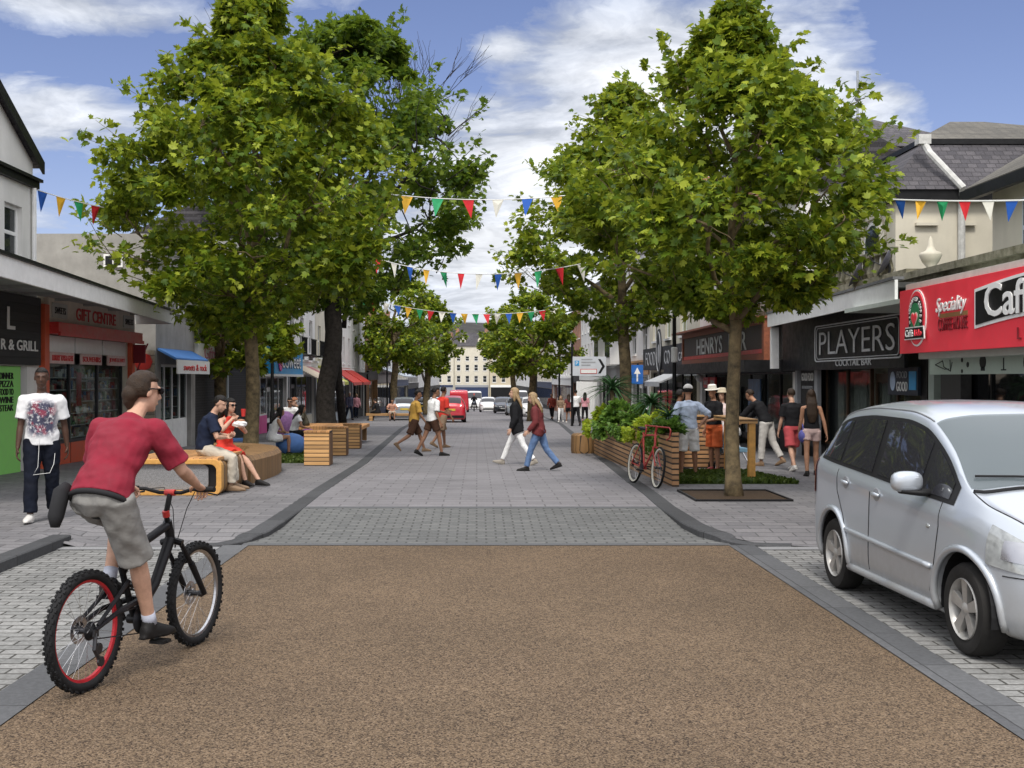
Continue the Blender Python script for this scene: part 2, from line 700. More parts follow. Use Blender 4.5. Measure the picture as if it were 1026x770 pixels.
def sheet(name, left, right, rows, z, mat, nx=2):
    mb = MB()
    prev = None
    for y in rows:
        a, b = left(y), right(y)
        row = [mb.vert((lerp(a, b, k / (nx - 1)), y, z(lerp(a, b, k / (nx - 1)), y))) for k in range(nx)]
        if prev:
            for k in range(nx - 1):
                mb.face((prev[k], prev[k + 1], row[k + 1], row[k]))
        prev = row
    o = mb.build(name, mat, normals=False)
    return tag(o, kind='structure')


sheet('ground', lambda y: -3000, lambda y: 3000, YS, lambda x, y: (gz(y) if y > 17 else -0.02) - 0.06 - (0.1 if y > 17 else 0), EARTH, 2)

KR = [(12.25, 3.35), (12.38, 2.95), (12.6, 2.68), (12.95, 2.5), (13.5, 2.42), (15.3, 2.4), (20, 2.55), (30, 2.95), (62, 4.4), (100, 5.0), (215, 5.6), (300, 5.6)]
KL = [(12.25, -2.95), (12.4, -2.68), (12.65, -2.48), (13.0, -2.36), (13.6, -2.3), (15.3, -2.28), (25, -2.38), (52, -3.3), (100, -4.2), (215, -5.0), (300, -5.0)]
kr = lambda y: interp(y, KR)
kl = lambda y: interp(y, KL)


def zr_right(x, y):
    if y >= 13.6:
        return gz(y)
    drop = 0.012 + 0.088 * sstep(12.25, 13.6, y)
    wall = 0.095 * sstep(12.25, 12.75, y)
    return max(drop, wall * sstep(3.2, 2.5, x)) if x < 6.2 else 0.1


def zr_left(x, y):
    if y >= 13.6:
        return gz(y)
    drop = 0.012 + 0.088 * sstep(12.25, 13.6, y)
    wall = 0.08 * sstep(12.3, 12.8, y)
    z = max(drop, wall * sstep(-2.9, -2.35, x))
    return lerp(z, 0.1, sstep(-4.44, -4.6, x))


ROWS = [12.25, 12.38, 12.5, 12.65, 12.95, 13.2, 13.6, 15.3, 17] + [20, 25, 30, 40, 52, 62, 80, 100, 140, 180, 215, 300]
KW = 0.22


def mesh_pave(name, inner, outer, zf, rows, mat):
    return sheet(name, inner, outer, rows, zf, mat, 40)


mesh_pave('pavement', lambda y: kr(y) + KW, lambda y: 14.0, zr_right, ROWS, FOOT)
mesh_pave('pavement', lambda y: -14.0, lambda y: kl(y) - KW, zr_left, ROWS, FOOT)
sheet('pavement', lambda y: -14, lambda y: -4.55, [-10, 0, 12.25], lambda x, y: 0.1, FOOT)
sheet('pavement', lambda y: 6.2, lambda y: 14, [-10, 0, 12.25], lambda x, y: 0.1, FOOT)
sheet('road', lambda y: -2.47, lambda y: 2.72, [-10, 2, 6, 12.4], lambda x, y: 0.0, ROAD)
sheet('parking_bay', lambda y: -4.42, lambda y: -2.74, [-10, 2, 12.05], lambda x, y: 0.004, SETTS)
sheet('parking_bay', lambda y: 2.99, lambda y: 6.05, [-10, 2, 12.05], lambda x, y: 0.004, SETTS)
# granite bands
sheet('road_edging', lambda y: -2.74, lambda y: -2.47, [-10, 2, 12.4], lambda x, y: 0.006, EDGE)
sheet('road_edging', lambda y: 2.72, lambda y: 2.99, [-10, 2, 12.4], lambda x, y: 0.006, EDGE)
sheet('road_edging', lambda y: -2.55, lambda y: 2.75, [12.4, 12.56], lambda x, y: 0.004, GRANITE)
sheet('bay_edging', lambda y: -4.55, lambda y: -2.74, [12.05, 12.25], lambda x, y: 0.01, GRANITE_PALE)
sheet('bay_edging', lambda y: 2.99, lambda y: 6.2, [12.05, 12.25], lambda x, y: 0.01, GRANITE_PALE)
# ramp up to the paved street
rz_ = lambda y: 0.004 + 0.094 * (y - 12.56) / (15.12 - 12.56)
sheet('ramp', lambda y: kl(y), lambda y: kr(y), [12.56, 12.65, 12.95, 13.2, 13.6, 15.12], lambda x, y: rz_(y), RAMP)
sheet('road_edging', lambda y: kl(y), lambda y: kr(y), [15.12, 15.3], lambda x, y: 0.1, GRANITE)
sheet('street_paving', lambda y: kl(y), lambda y: kr(y), [15.3, 17, 20, 25, 30, 40, 52, 62, 80, 100, 140, 180, 215, 300], lambda x, y: gz(y), PAVERS)


def kerb(name, path, w, side, zf, mat, deep=0.25):
    """granite kerb along a path of (x, y); side +1 grows to the right"""
    mb = MB()
    prev = None
    for i, (x, y) in enumerate(path):
        a = Vector(path[max(i - 1, 0)])
        b = Vector(path[min(i + 1, len(path) - 1)])
        t = (b - a).normalized()
        n = Vector((t.y, -t.x)) * side
        p, q = Vector((x, y)), Vector((x, y)) + n * w
        z = zf(x, y)
        row = [mb.vert((p.x, p.y, z - deep)), mb.vert((p.x, p.y, z - 0.012)), mb.vert((p.x + n.x * 0.012, p.y + n.y * 0.012, z)), mb.vert((q.x, q.y, z)), mb.vert((q.x, q.y, z - deep))]
        if prev:
            for k in range(4):
                mb.face((prev[k], prev[k + 1], row[k + 1], row[k]))
        else:
            mb.face(row)
        prev = row
    mb.face(prev)
    return tag(mb.build(name, mat), kind='structure')


def dense(pts):
    out = []
    for (y0, x0), (y1, x1) in zip(pts, pts[1:]):
        for k in range(4):
            out.append((lerp(x0, x1, k / 4), lerp(y0, y1, k / 4)))
    out.append((pts[-1][1], pts[-1][0]))
    return out


KDARK = brick_mat('kerb_granite', (0.046, 0.047, 0.05), (0.062, 0.063, 0.067), (0.02, 0.02, 0.021), 50.0, 0.92, ms=0.006, bump=0.2, var=0.6, big=0.12, offset=0.0)
kerb('kerb', dense(KR), KW + 0.01, 1, lambda x, y: zr_right(x + 0.1, y) + 0.006, KDARK)
kerb('kerb', dense(KL), KW + 0.01, -1, lambda x, y: zr_left(x - 0.1, y) + 0.006, KDARK)
kerb('kerb', [(-4.42, -10), (-4.42, 2), (-4.42, 11.2), (-4.42, 12.5)], 0.2, -1, lambda x, y: 0.106, KDARK)
kerb('kerb', [(6.05, -10), (6.05, 2), (6.05, 12.0)], 0.2, 1, lambda x, y: 0.106, KDARK)
# ---------------------------------------------------------------- trees
# a plane leaf: five lobes folded along the midrib
LEAF = np.array([(0, 0, 0), (.30, .10, .05), (.52, .30, .02), (.30, .42, .06), (.36, .78, .0), (.12, .66, .05), (0, 1.0, -.1),
                 (-.12, .66, .05), (-.36, .78, .0), (-.30, .42, .06), (-.52, .30, .02), (-.30, .10, .05), (0, .45, -.03)])
LEAF_T = [(12, k, k + 1) for k in range(0, 11)] + [(12, 11, 0)]
LEAF_FAR = np.array([(0, 0, 0), (.42, .38, .05), (.2, .8, 0), (0, 1, -.08), (-.2, .8, 0), (-.42, .38, .05)])
LEAF_FAR_T = [(0, 1, 2), (0, 2, 3), (0, 3, 4), (0, 4, 5)]


def leaf_mesh(name, pos, out, size, mat, far=False, parent=None, droop=0.35, seed=1, part='crown'):
    """pos (n,3) leaf bases, out (n,3) outward directions"""
    g = np.random.default_rng(seed)
    n = len(pos)
    L = LEAF_FAR if far else LEAF
    T = LEAF_FAR_T if far else LEAF_T
    d = out + g.normal(0, 0.75, (n, 3))
    d[:, 2] -= droop
    d /= np.linalg.norm(d, axis=1)[:, None] + 1e-9
    up = np.tile(np.array([0, 0, 1.0]), (n, 1)) + out * 0.45 + g.normal(0, 0.55, (n, 3))
    nrm = up - d * (up * d).sum(1)[:, None]
    nrm /= np.linalg.norm(nrm, axis=1)[:, None] + 1e-9
    sx = np.cross(d, nrm)
    s = size * g.uniform(0.6, 1.25, n)
    P = (pos[:, None, :] + s[:, None, None] * (L[None, :, 0, None] * sx[:, None, :] + L[None, :, 1, None] * d[:, None, :] + L[None, :, 2, None] * nrm[:, None, :]))
    m = len(L)
    co = P.reshape(-1, 3)
    tri = (np.array(T)[None, :, :] + (np.arange(n) * m)[:, None, None]).reshape(-1, 3)
    me = bpy.data.meshes.new(name)
    me.vertices.add(len(co))
    me.vertices.foreach_set('co', co.astype(np.float32).reshape(-1))
    me.loops.add(tri.size)
    me.loops.foreach_set('vertex_index', tri.astype(np.int32).reshape(-1))
    me.polygons.add(len(tri))
    me.polygons.foreach_set('loop_start', np.arange(0, tri.size, 3, dtype=np.int32))
    me.polygons.foreach_set('loop_total', np.full(len(tri), 3, dtype=np.int32))
    me.update(calc_edges=True)
    me.materials.append(mat)
    o = bpy.data.objects.new(part, me)
    COL.objects.link(o)
    if parent is not None:
        o.parent = parent
    return o


BROAD = [(0, .14), (.05, .42), (.12, .76), (.22, .96), (.36, 1.0), (.52, .84), (.66, .58), (.8, .33), (.92, .15), (1, .05)]
ROUND = [(0, .35), (.08, .72), (.25, .95), (.45, 1.0), (.65, .92), (.82, .68), (.94, .38), (1, .1)]


def branch(mb, a, b, r0, r1, wob=0.08, n=6, seg=5, sag=0.0):
    a, b = Vector(a), Vector(b)
    L = (b - a).length
    pts, rr = [], []
    for k in range(seg + 1):
        t = k / seg
        p = a.lerp(b, t)
        if 0 < k < seg:
            p = p + Vector((random.uniform(-1, 1), random.uniform(-1, 1), random.uniform(-1, 1))) * wob * L * 0.5
        p.z += sag * math.sin(PI * t) * L
        pts.append(p)
        rr.append(lerp(r0, r1, t))
    mb.tube(pts, rr, n)
    return pts


def tree(label, loc, trunk_r, z0, z1, rad, prof=BROAD, leaves=12000, size=0.2, mat=None, bark=None, seed=1, far=False,
         clumps=150, group='plane trees along the street', name='plane_tree', fork=None, flat=0.55, lean=(0, 0), dark=0):
    """z0 and z1: bottom and top of the crown above the foot of the tree"""
    random.seed(seed)
    g = np.random.default_rng(seed)
    root = thing(name, label, 'tree', loc, 0, group)
    mat = mat or LEAF_A
    bark = bark or BARK
    mb = MB()
    fork = fork or z0 + 0.12 * (z1 - z0)
    hgt = z1 - z0
    # trunk with a root flare, then the leader
    pts, rr = [], []
    for k in range(9):
        t = k / 8
        z = -0.08 + (fork + 0.08) * t
        flare = 0.45 * math.exp(-z / 0.22) if z > 0 else 0.5
        pts.append((lean[0] * z + 0.25 * trunk_r * math.sin(z * 1.7 + seed), lean[1] * z + 0.25 * trunk_r * math.cos(z * 1.3), z))
        rr.append(trunk_r * (1.05 - 0.18 * t + flare))
    mb.tube(pts, rr, 14)
    top = Vector(pts[-1])
    pts2, rr2 = [top - Vector((0, 0, 0.1))], [trunk_r * 0.8]
    for k in range(1, 7):
        t = k / 6
        pts2.append(top + Vector((random.uniform(-.12, .12) * rad * 0.6, random.uniform(-.12, .12) * rad * 0.6, (z1 - 0.35 - fork) * t)))
        rr2.append(trunk_r * lerp(0.74, 0.07, t))
    mb.tube(pts2, rr2, 9)

    def leader(z):
        t = max(0, min(1, (z - fork) / max(0.01, (z1 - 0.35 - fork))))
        q = t * 6
        i = min(5, int(q))
        return Vector(pts2[i]).lerp(Vector(pts2[i + 1]), q - i)

    limbs = []
    nl = 9
    for k in range(nl):
        a = k * 2.399 + seed
        za = fork - 0.05 * hgt + 0.05 + hgt * 0.42 * (k / nl) ** 1.3
        base = leader(max(fork, za)) if za > fork else Vector((lean[0] * za, lean[1] * za, za))
        zt = z0 + hgt * lerp(0.16, 0.8, (k + random.random() * 0.6) / nl)
        rt = rad * interp((zt - z0) / hgt, prof) * 0.72
        end = Vector((lean[0] * zt + math.cos(a) * rt, lean[1] * zt + math.sin(a) * rt, zt))
        limbs.append(branch(mb, base, end, trunk_r * lerp(0.5, 0.28, k / nl), trunk_r * 0.09, 0.12, 7, 6, 0.06))
    # clumps of leaves
    P, O = [], []
    per = leaves // clumps
    ends = []
    for c in range(clumps):
        t = (c + g.random()) / clumps
        # more clumps where the crown is wide
        t = float(np.clip(g.beta(1.25, 1.5), 0.0, 1.0)) if c % 8 else 0.88 + 0.12 * g.random()
        a = c * 2.39996 + g.random() * 0.9
        rmax = rad * interp(t, prof) * (0.84 + 0.42 * mnoise.noise(Vector((math.cos(a) * 1.3 + seed * 3.1, math.sin(a) * 1.3, t * 3.4))))
        q = math.sqrt(g.uniform(0.12, 1.0)) if g.random() < 0.42 else g.uniform(0.8, 1.0)
        # open places in the outer crown
        if q > 0.7 and mnoise.noise(Vector((math.cos(a) * 2.2, math.sin(a) * 2.2 + seed, t * 6.5))) < -0.07:
            continue
        zc = z0 + hgt * t
        cx, cy = lean[0] * zc + math.cos(a) * rmax * q, lean[1] * zc + math.sin(a) * rmax * q
        cr = rad * g.uniform(0.07, 0.165) * (0.75 if t > 0.8 else 1.0)
        ends.append((Vector((cx, cy, zc)), cr))
        n = int(per * (0.6 + 0.8 * g.random()))
        dv = g.normal(0, 1, (n, 3))
        dv /= np.linalg.norm(dv, axis=1)[:, None]
        rr_ = cr * np.cbrt(g.uniform(0.15, 1, n)) * g.choice([1, 1, 1, 1.28], n)
        p = dv * rr_[:, None]
        p[:, 2] *= flat
        p += np.array([cx, cy, zc])
        # twigs tilt outwards and up
        o = dv * 0.75 + np.array([math.cos(a) * 0.5, math.sin(a) * 0.5, 0.12])
        P.append(p)
        O.append(o)
    # loose sprigs that break the outline
    for k in range(25 if far else 70):
        t = float(g.uniform(0.04, 1.0))
        a = k * 2.39996 + seed
        r0 = rad * interp(t, prof) * (0.8 + 0.1 * g.random())
        zc = z0 + hgt * t
        b0 = Vector((lean[0] * zc + math.cos(a) * r0, lean[1] * zc + math.sin(a) * r0, zc))
        dr = Vector((math.cos(a) * g.uniform(0.4, 1), math.sin(a) * g.uniform(0.4, 1), g.uniform(0.1, 1.0) + (0.8 if t > 0.85 else 0))).normalized()
        L_ = rad * g.uniform(0.13, 0.28)
        branch(mb, b0 - dr * L_ * 0.6, b0 + dr * L_, trunk_r * 0.07, trunk_r * 0.02, 0.08, 5, 3)
        n = int(34 * g.uniform(0.6, 1.3))
        s_ = g.uniform(-0.2, 1.05, n)
        p = np.array(b0)[None, :] + s_[:, None] * L_ * np.array(dr)[None, :] + g.normal(0, 1, (n, 3)) * (rad * 0.026 * (1.25 - 0.6 * s_))[:, None]
        P.append(p)
        O.append(np.tile(np.array(dr) * 0.8 + np.array([0, 0, 0.2]), (n, 1)) + g.normal(0, 0.5, (n, 3)))
    for e, cr in ends[::max(2, clumps // 90)]:
        l = min(limbs, key=lambda ps: min((e - q).length for q in ps[2:]))
        s = min(l[2:], key=lambda q: (e - q).length)
        ld = leader(max(fork, e.z - 0.6))
        if (ld - e).length < (s - e).length:
            s = ld
        branch(mb, s, e, trunk_r * 0.1, trunk_r * 0.025, 0.12, 5, 4, 0.04)
    mb.build('trunk', bark, root, smooth=True, normals=False)
    leaf_mesh('leaves', np.concatenate(P), np.concatenate(O), size, mat, far, root, seed=seed)
    return root


def tree_at(u, v, **kw):
    p = gp(u, v)
    return p


# nearest on the right, standing in its square pit
tree('broad green plane tree rising from a square earth pit beside the red bicycle', (3.72, 16.62, gz(16.6)), 0.1, 2.62, 7.05, 2.55, leaves=36000, size=0.128, seed=3, clumps=330, fork=2.55)
tree('second plane tree on the right pavement behind the leafy slatted planter', (4.1, 32.0, gz(32)), 0.17, 3.3, 10.0, 3.7, leaves=32000, size=0.165, seed=11, clumps=260, fork=4.0)
tree('wide plane tree on the left with a straight brown trunk behind the seated couple', (-5.15, 26.2, gz(26.2)), 0.165, 3.0, 10.8, 3.85, leaves=46000, size=0.175, seed=5, clumps=400, fork=3.4)
tree('tall old tree with a thick black trunk and forked limbs', (-5.7, 43.0, gz(43)), 0.36, 5.0, 15.3, 5.8, ROUND, 42000, 0.235, LEAF_B, BARK_DARK, 21, clumps=320, fork=5.2, lean=(0.07, 0), name='old_plane_tree', group='plane trees along the street')
tree('small green tree before the black roller shutters on the left', (-8.05, 36.2, gz(36.2)), 0.2, 2.2, 5.2, 2.35, ROUND, 6000, 0.26, LEAF_A, BARK, 8, clumps=130, fork=2.4)
FAR = dict(far=True)
tree('distant round-headed tree on the left, its trunk beside the far bench', (-5.9, 82, gz(82)), 0.26, 3.6, 10.0, 3.9, ROUND, 15000, 0.27, LEAF_A, BARK, 14, far=True, clumps=190)
tree('farther left tree behind the red car, touching the round-headed tree', (-4.1, 94, gz(94)), 0.28, 3.4, 9.6, 3.2, ROUND, 12000, 0.29, LEAF_A, BARK, 15, far=True, clumps=160)
tree('distant right tree with two spreading limbs over the walking women', (3.3, 69, gz(69)), 0.22, 2.8, 7.6, 3.3, ROUND, 15000, 0.24, LEAF_A, BARK, 16, far=True, clumps=190)
tree('most distant right tree, paler and half behind its neighbour', (3.0, 96, gz(96)), 0.24, 3.2, 8.8, 2.9, ROUND, 10000, 0.29, LEAF_A, BARK, 17, far=True, clumps=150)


def bare_tree(label, loc, h, spread, r, seed, bark):
    random.seed(seed)
    root = thing('bare_tree', label, 'tree', loc, 0, 'bare trees')
    mb = MB()

    def grow(p, d, L, rad, depth):
        e = p + d * L
        branch(mb, p, e, rad, rad * 0.6, 0.1, 5 if depth < 3 else 3, 3)
        if depth >= 5:
            return
        for k in range(3 if depth < 4 else 4):
            nd = (d + Vector((random.uniform(-1, 1), random.uniform(-1, 1), random.uniform(-.2, .6))) * spread).normalized()
            grow(p.lerp(e, random.uniform(0.6, 1)), nd, L * random.uniform(0.62, 0.8), rad * 0.56, depth + 1)
    grow(Vector((0, 0, -0.1)), Vector((0, 0, 1)), h * 0.34, r, 0)
    mb.build('trunk', bark, root, smooth=True, normals=False)


bare_tree('leafless brown tree whose twigs stand above the tall old tree', (-5.5, 47.5, gz(47.5)), 20.5, 0.5, 0.2, 4, BARK_DARK)
bare_tree('leafless tree in front of the far cream houses on the left', (-5.2, 120, gz(120)), 12.5, 0.7, 0.3, 9, BARK_DARK)
# ---------------------------------------------------------------- buildings
CREAM = M('cream_render', (0.6, 0.56, 0.46), 0.8, var=0.1, scale=1.2, streak=0.3)
OFFWHITE = M('offwhite_render', (0.7, 0.69, 0.665), 0.8, var=0.1, scale=1.0, streak=0.25)
PALEBLUE = M('pale_blue_render', (0.5, 0.55, 0.6), 0.8, var=0.08, streak=0.15)
CONCRETE = M('weathered_concrete', (0.3, 0.29, 0.275), 0.9, var=0.22, scale=1.6, bump=0.3, bscale=30, streak=0.4)
STONE = brick_mat('rubble_stone', (0.36, 0.32, 0.25), (0.27, 0.24, 0.19), (0.2, 0.18, 0.15), 0.42, 0.22, ms=0.02, axes='XZ', bump=0.6)
BRICK = brick_mat('red_brick', (0.3, 0.11, 0.06), (0.38, 0.17, 0.09), (0.3, 0.26, 0.22), 0.23, 0.075, ms=0.01, axes='XZ', bump=0.3)
ORANGE_BRICK = brick_mat('orange_brick', (0.45, 0.22, 0.08), (0.5, 0.27, 0.11), (0.35, 0.3, 0.25), 0.23, 0.075, ms=0.01, axes='XZ', bump=0.3)
SLATE = brick_mat('roof_slate', (0.05, 0.047, 0.054), (0.082, 0.076, 0.083), (0.032, 0.03, 0.033), 0.2, 0.11, ms=0.008, axes='XZ', bump=0.6, var=0.7, big=0.3)
SLATE_MOSS = brick_mat('mossy_slate', (0.09, 0.083, 0.07), (0.125, 0.115, 0.095), (0.055, 0.05, 0.043), 0.2, 0.11, ms=0.008, axes='XZ', bump=0.6, var=0.8, big=0.35)
FELT = M('roof_felt', (0.07, 0.07, 0.068), 0.9, var=0.3)
SOFFIT = M('grey_soffit', (0.36, 0.36, 0.36), 0.8, var=0.15, streak=0.1)
RED = M('red_paint', (0.5, 0.035, 0.03), 0.4, var=0.12)
ORANGERED = M('orange_red_paint', (0.55, 0.09, 0.035), 0.45, var=0.15)
GREEN = M('bright_green_paint', (0.25, 0.62, 0.15), 0.5, var=0.06)
DARKWOOD = board_mat('black_boarding', (0.012, 0.013, 0.014), (0.03, 0.03, 0.032), gap=(0.004, 0.004, 0.004), row=0.17, groove=0.06)
PLATE = M('pale_plate', (0.45, 0.45, 0.43), 0.6, var=0.1)
TEXTRED = M('sign_red', (0.55, 0.03, 0.03), 0.5, var=0.08)
SIGNWHITE = M('sign_white', (0.78, 0.78, 0.76), 0.5, var=0.05)
SIGNGREY = M('sign_grey', (0.33, 0.34, 0.36), 0.5, var=0.1)
PINK = M('pink_panel', (0.65, 0.08, 0.3), 0.5, var=0.1)
SKYBLUE = M('sky_blue_sign', (0.02, 0.3, 0.62), 0.4, var=0.1)
NAVY = M('navy_paint', (0.02, 0.035, 0.09), 0.5, var=0.2)
BLUECANVAS = M('blue_canvas', (0.05, 0.16, 0.42), 0.8, var=0.15)
INTERIOR = M('shop_interior', (0.08, 0.075, 0.07), 0.9, var=0.4, scale=3)
CORRUG = board_mat('roller_shutter', (0.016, 0.016, 0.018), (0.024, 0.024, 0.026), gap=(0.004, 0.004, 0.004), row=0.08, groove=0.25)
MOSS = M('mossy_stone', (0.36, 0.33, 0.25), 0.95, var=0.1, scale=5, col2=(0.09, 0.085, 0.045), bump=0.7, bscale=30)
GOODS = [M('goods_' + n, c, 0.5, var=0.3, scale=25) for n, c in (('red', (0.5, 0.09, 0.08)), ('white', (0.75, 0.75, 0.72)), ('blue', (0.14, 0.24, 0.45)), ('brown', (0.36, 0.23, 0.13)),
                                                                  ('green', (0.2, 0.34, 0.16)), ('cream', (0.62, 0.54, 0.4)), ('grey', (0.25, 0.25, 0.25)), ('pink', (0.62, 0.32, 0.34)))]


def left_side(name, label, cat, X, Y0, z=0.0, group=None):
    return thing(name, label, cat, (X, Y0, z), PI / 2, group)


def right_side(name, label, cat, X, Yfar, z=0.0, group=None):
    return thing(name, label, cat, (X, Yfar, z), -PI / 2, group)


def holey(mb, x0, x1, z0, z1, holes, y=0.0, reveal=0.14):
    xs = sorted({x0, x1, *[h[0] for h in holes], *[h[1] for h in holes]})
    zs = sorted({z0, z1, *[h[2] for h in holes], *[h[3] for h in holes]})
    for a, b in zip(xs, xs[1:]):
        for c, d in zip(zs, zs[1:]):
            mx, mz = (a + b) / 2, (c + d) / 2
            if any(h[0] < mx < h[1] and h[2] < mz < h[3] for h in holes):
                continue
            mb.poly([(a, y, c), (b, y, c), (b, y, d), (a, y, d)])
    for a, b, c, d in holes:
        r = y + reveal
        mb.poly([(a, y, c), (a, r, c), (a, r, d), (a, y, d)])
        mb.poly([(b, y, c), (b, y, d), (b, r, d), (b, r, c)])
        mb.poly([(a, y, c), (b, y, c), (b, r, c), (a, r, c)])
        mb.poly([(a, y, d), (a, r, d), (b, r, d), (b, y, d)])


def shell(mb, x0, x1, y0, y1, z0, z1, holes=(), top=True):
    holey(mb, x0, x1, z0, z1, list(holes), y0)
    mb.poly([(x0, y0, z0), (x0, y1, z0), (x0, y1, z1), (x0, y0, z1)])
    mb.poly([(x1, y0, z0), (x1, y0, z1), (x1, y1, z1), (x1, y1, z0)])
    mb.poly([(x0, y1, z0), (x1, y1, z0), (x1, y1, z1), (x0, y1, z1)])
    if top:
        mb.poly([(x0, y0, z1), (x1, y0, z1), (x1, y1, z1), (x0, y1, z1)])


WIN = {}


def window(parent, x, z, w, h, y=0.09, fmat=None, gmat=None, style='sash', sill=True):
    """window with its lower left corner at x, z: frame mesh > pane"""
    fmat = fmat or WHITE
    gmat = gmat or GLASS
    key = (round(w, 3), round(h, 3), fmat.name, gmat.name, style, sill)
    if key not in WIN:
        f = MB()
        t = min(0.07, w * 0.09)
        d = 0.06
        f.box((0, 0, 0), (t, d, h))
        f.box((w - t, 0, 0), (w, d, h))
        f.box((t, 0, 0), (w - t, d, t))
        f.box((t, 0, h - t), (w - t, d, h))
        if style in ('sash', 'cross'):
            f.box((t, 0.005, h * 0.52 - t / 2), (w - t, d - 0.005, h * 0.52 + t / 2))
        if style in ('cross', 'two'):
            f.box((w / 2 - t / 2, 0.008, t), (w / 2 + t / 2, d - 0.008, h - t))
        if style == 'three':
            for q in (1, 2):
                f.box((w * q / 3 - t / 2, 0.008, t), (w * q / 3 + t / 2, d - 0.008, h - t))
        if sill:
            f.box((-0.08, -0.16, -0.09), (w + 0.08, d, -0.003))
        a = f.build('window', fmat, None)
        p = MB()
        p.box((t * 0.6, 0.025, t * 0.6), (w - t * 0.6, 0.035, h - t * 0.6))
        b = p.build('pane', gmat, a)
        WIN[key] = (a.data, b.data)
        a.parent = parent
        a.location = (x, y, z)
        return a
    ma, mbm = WIN[key]
    a = bpy.data.objects.new('window', ma)
    b = bpy.data.objects.new('pane', mbm)
    COL.objects.link(a)
    COL.objects.link(b)
    b.parent = a
    a.parent = parent
    a.location = (x, y, z)
    return a


def gable_roof(parent, x0, x1, y0, y1, z, rise, mat, over=0.3, chim=(), hip=0.0, thick=0.14):
    """ridge along x"""
    ym = (y0 + y1) / 2
    mb = MB()
    a, b = y0 - over, y1 + over
    za = z - over * rise / (ym - y0) * 0.6
    for q, dz in ((0, 0), (1, thick)):
        pass
    pts = [(x0 - 0.1, a, za), (x1 + 0.1, a, za), (x1 + 0.1 - hip, ym, z + rise), (x0 - 0.1 + hip, ym, z + rise), (x0 - 0.1, b, za), (x1 + 0.1, b, za)]
    up = [(p[0], p[1], p[2] + thick) for p in pts]
    lo = [mb.vert(p) for p in pts]
    hi = [mb.vert(p) for p in up]
    for q in ((0, 1, 2, 3), (3, 2, 5, 4)):
        mb.face([hi[k] for k in q])
        mb.face([lo[k] for k in reversed(q)])
    for q in ((0, 3, 4), (1, 5, 2)):
        mb.face([lo[k] for k in q])
    for i, j in ((0, 1), (5, 4), (0, 3), (3, 4), (1, 2), (2, 5)):
        mb.face([lo[i], lo[j], hi[j], hi[i]])
    rf = mb.build('roof', mat, parent)
    for cx in chim:
        c = MB()
        c.box((cx - 0.45, ym - 0.3, z + rise - 0.4), (cx + 0.45, ym + 0.3, z + rise + 1.0))
        c.box((cx - 0.5, ym - 0.35, z + rise + 0.85), (cx + 0.5, ym + 0.35, z + rise + 1.0 + 0.03))
        for k in (-0.25, 0.0, 0.25):
            c.lathe([(0.09, z + rise + 1.02), (0.075, z + rise + 1.35)], 'z', 8, (cx + k, ym, 0))
        c.build('chimney', BRICK, rf)
    return rf


def goods(parent, x0, x1, y0, y1, z0, z1, shelves=4, seed=1, per=9):
    """a window display: shelves with small things on them"""
    g = random.Random(seed)
    mb = MB()
    hh = (z1 - z0) / shelves
    for s in range(shelves):
        z = z0 + s * hh
        mb.cur = 1
        mb.box((x0, y0, z - 0.02), (x1, y1, z))
        n = int(per * (x1 - x0))
        for k in range(n):
            mb.cur = g.randrange(len(GOODS))
            w = g.uniform(0.05, 0.2)
            h = g.uniform(0.25, 0.85) * hh
            x = g.uniform(x0, x1 - w)
            y = g.uniform(y0, max(y0, y1 - w))
            q = g.random()
            if q < 0.5:
                mb.box((x, y, z + 0.003), (x + w, y + w * 0.7, z + h))
            elif q < 0.8:
                mb.lathe([(w * 0.35, z + 0.003), (w * 0.5, z + h * 0.4), (w * 0.2, z + h * 0.75), (w * 0.26, z + h)], 'z', 8, (x + w / 2, y + w / 2, 0))
            else:
                mb.ball((x + w / 2, y + w / 2, z + w * 0.45), w * 0.45, 8, 6)
    return tag(mb.build('window_display', GOODS, parent), kind='stuff')


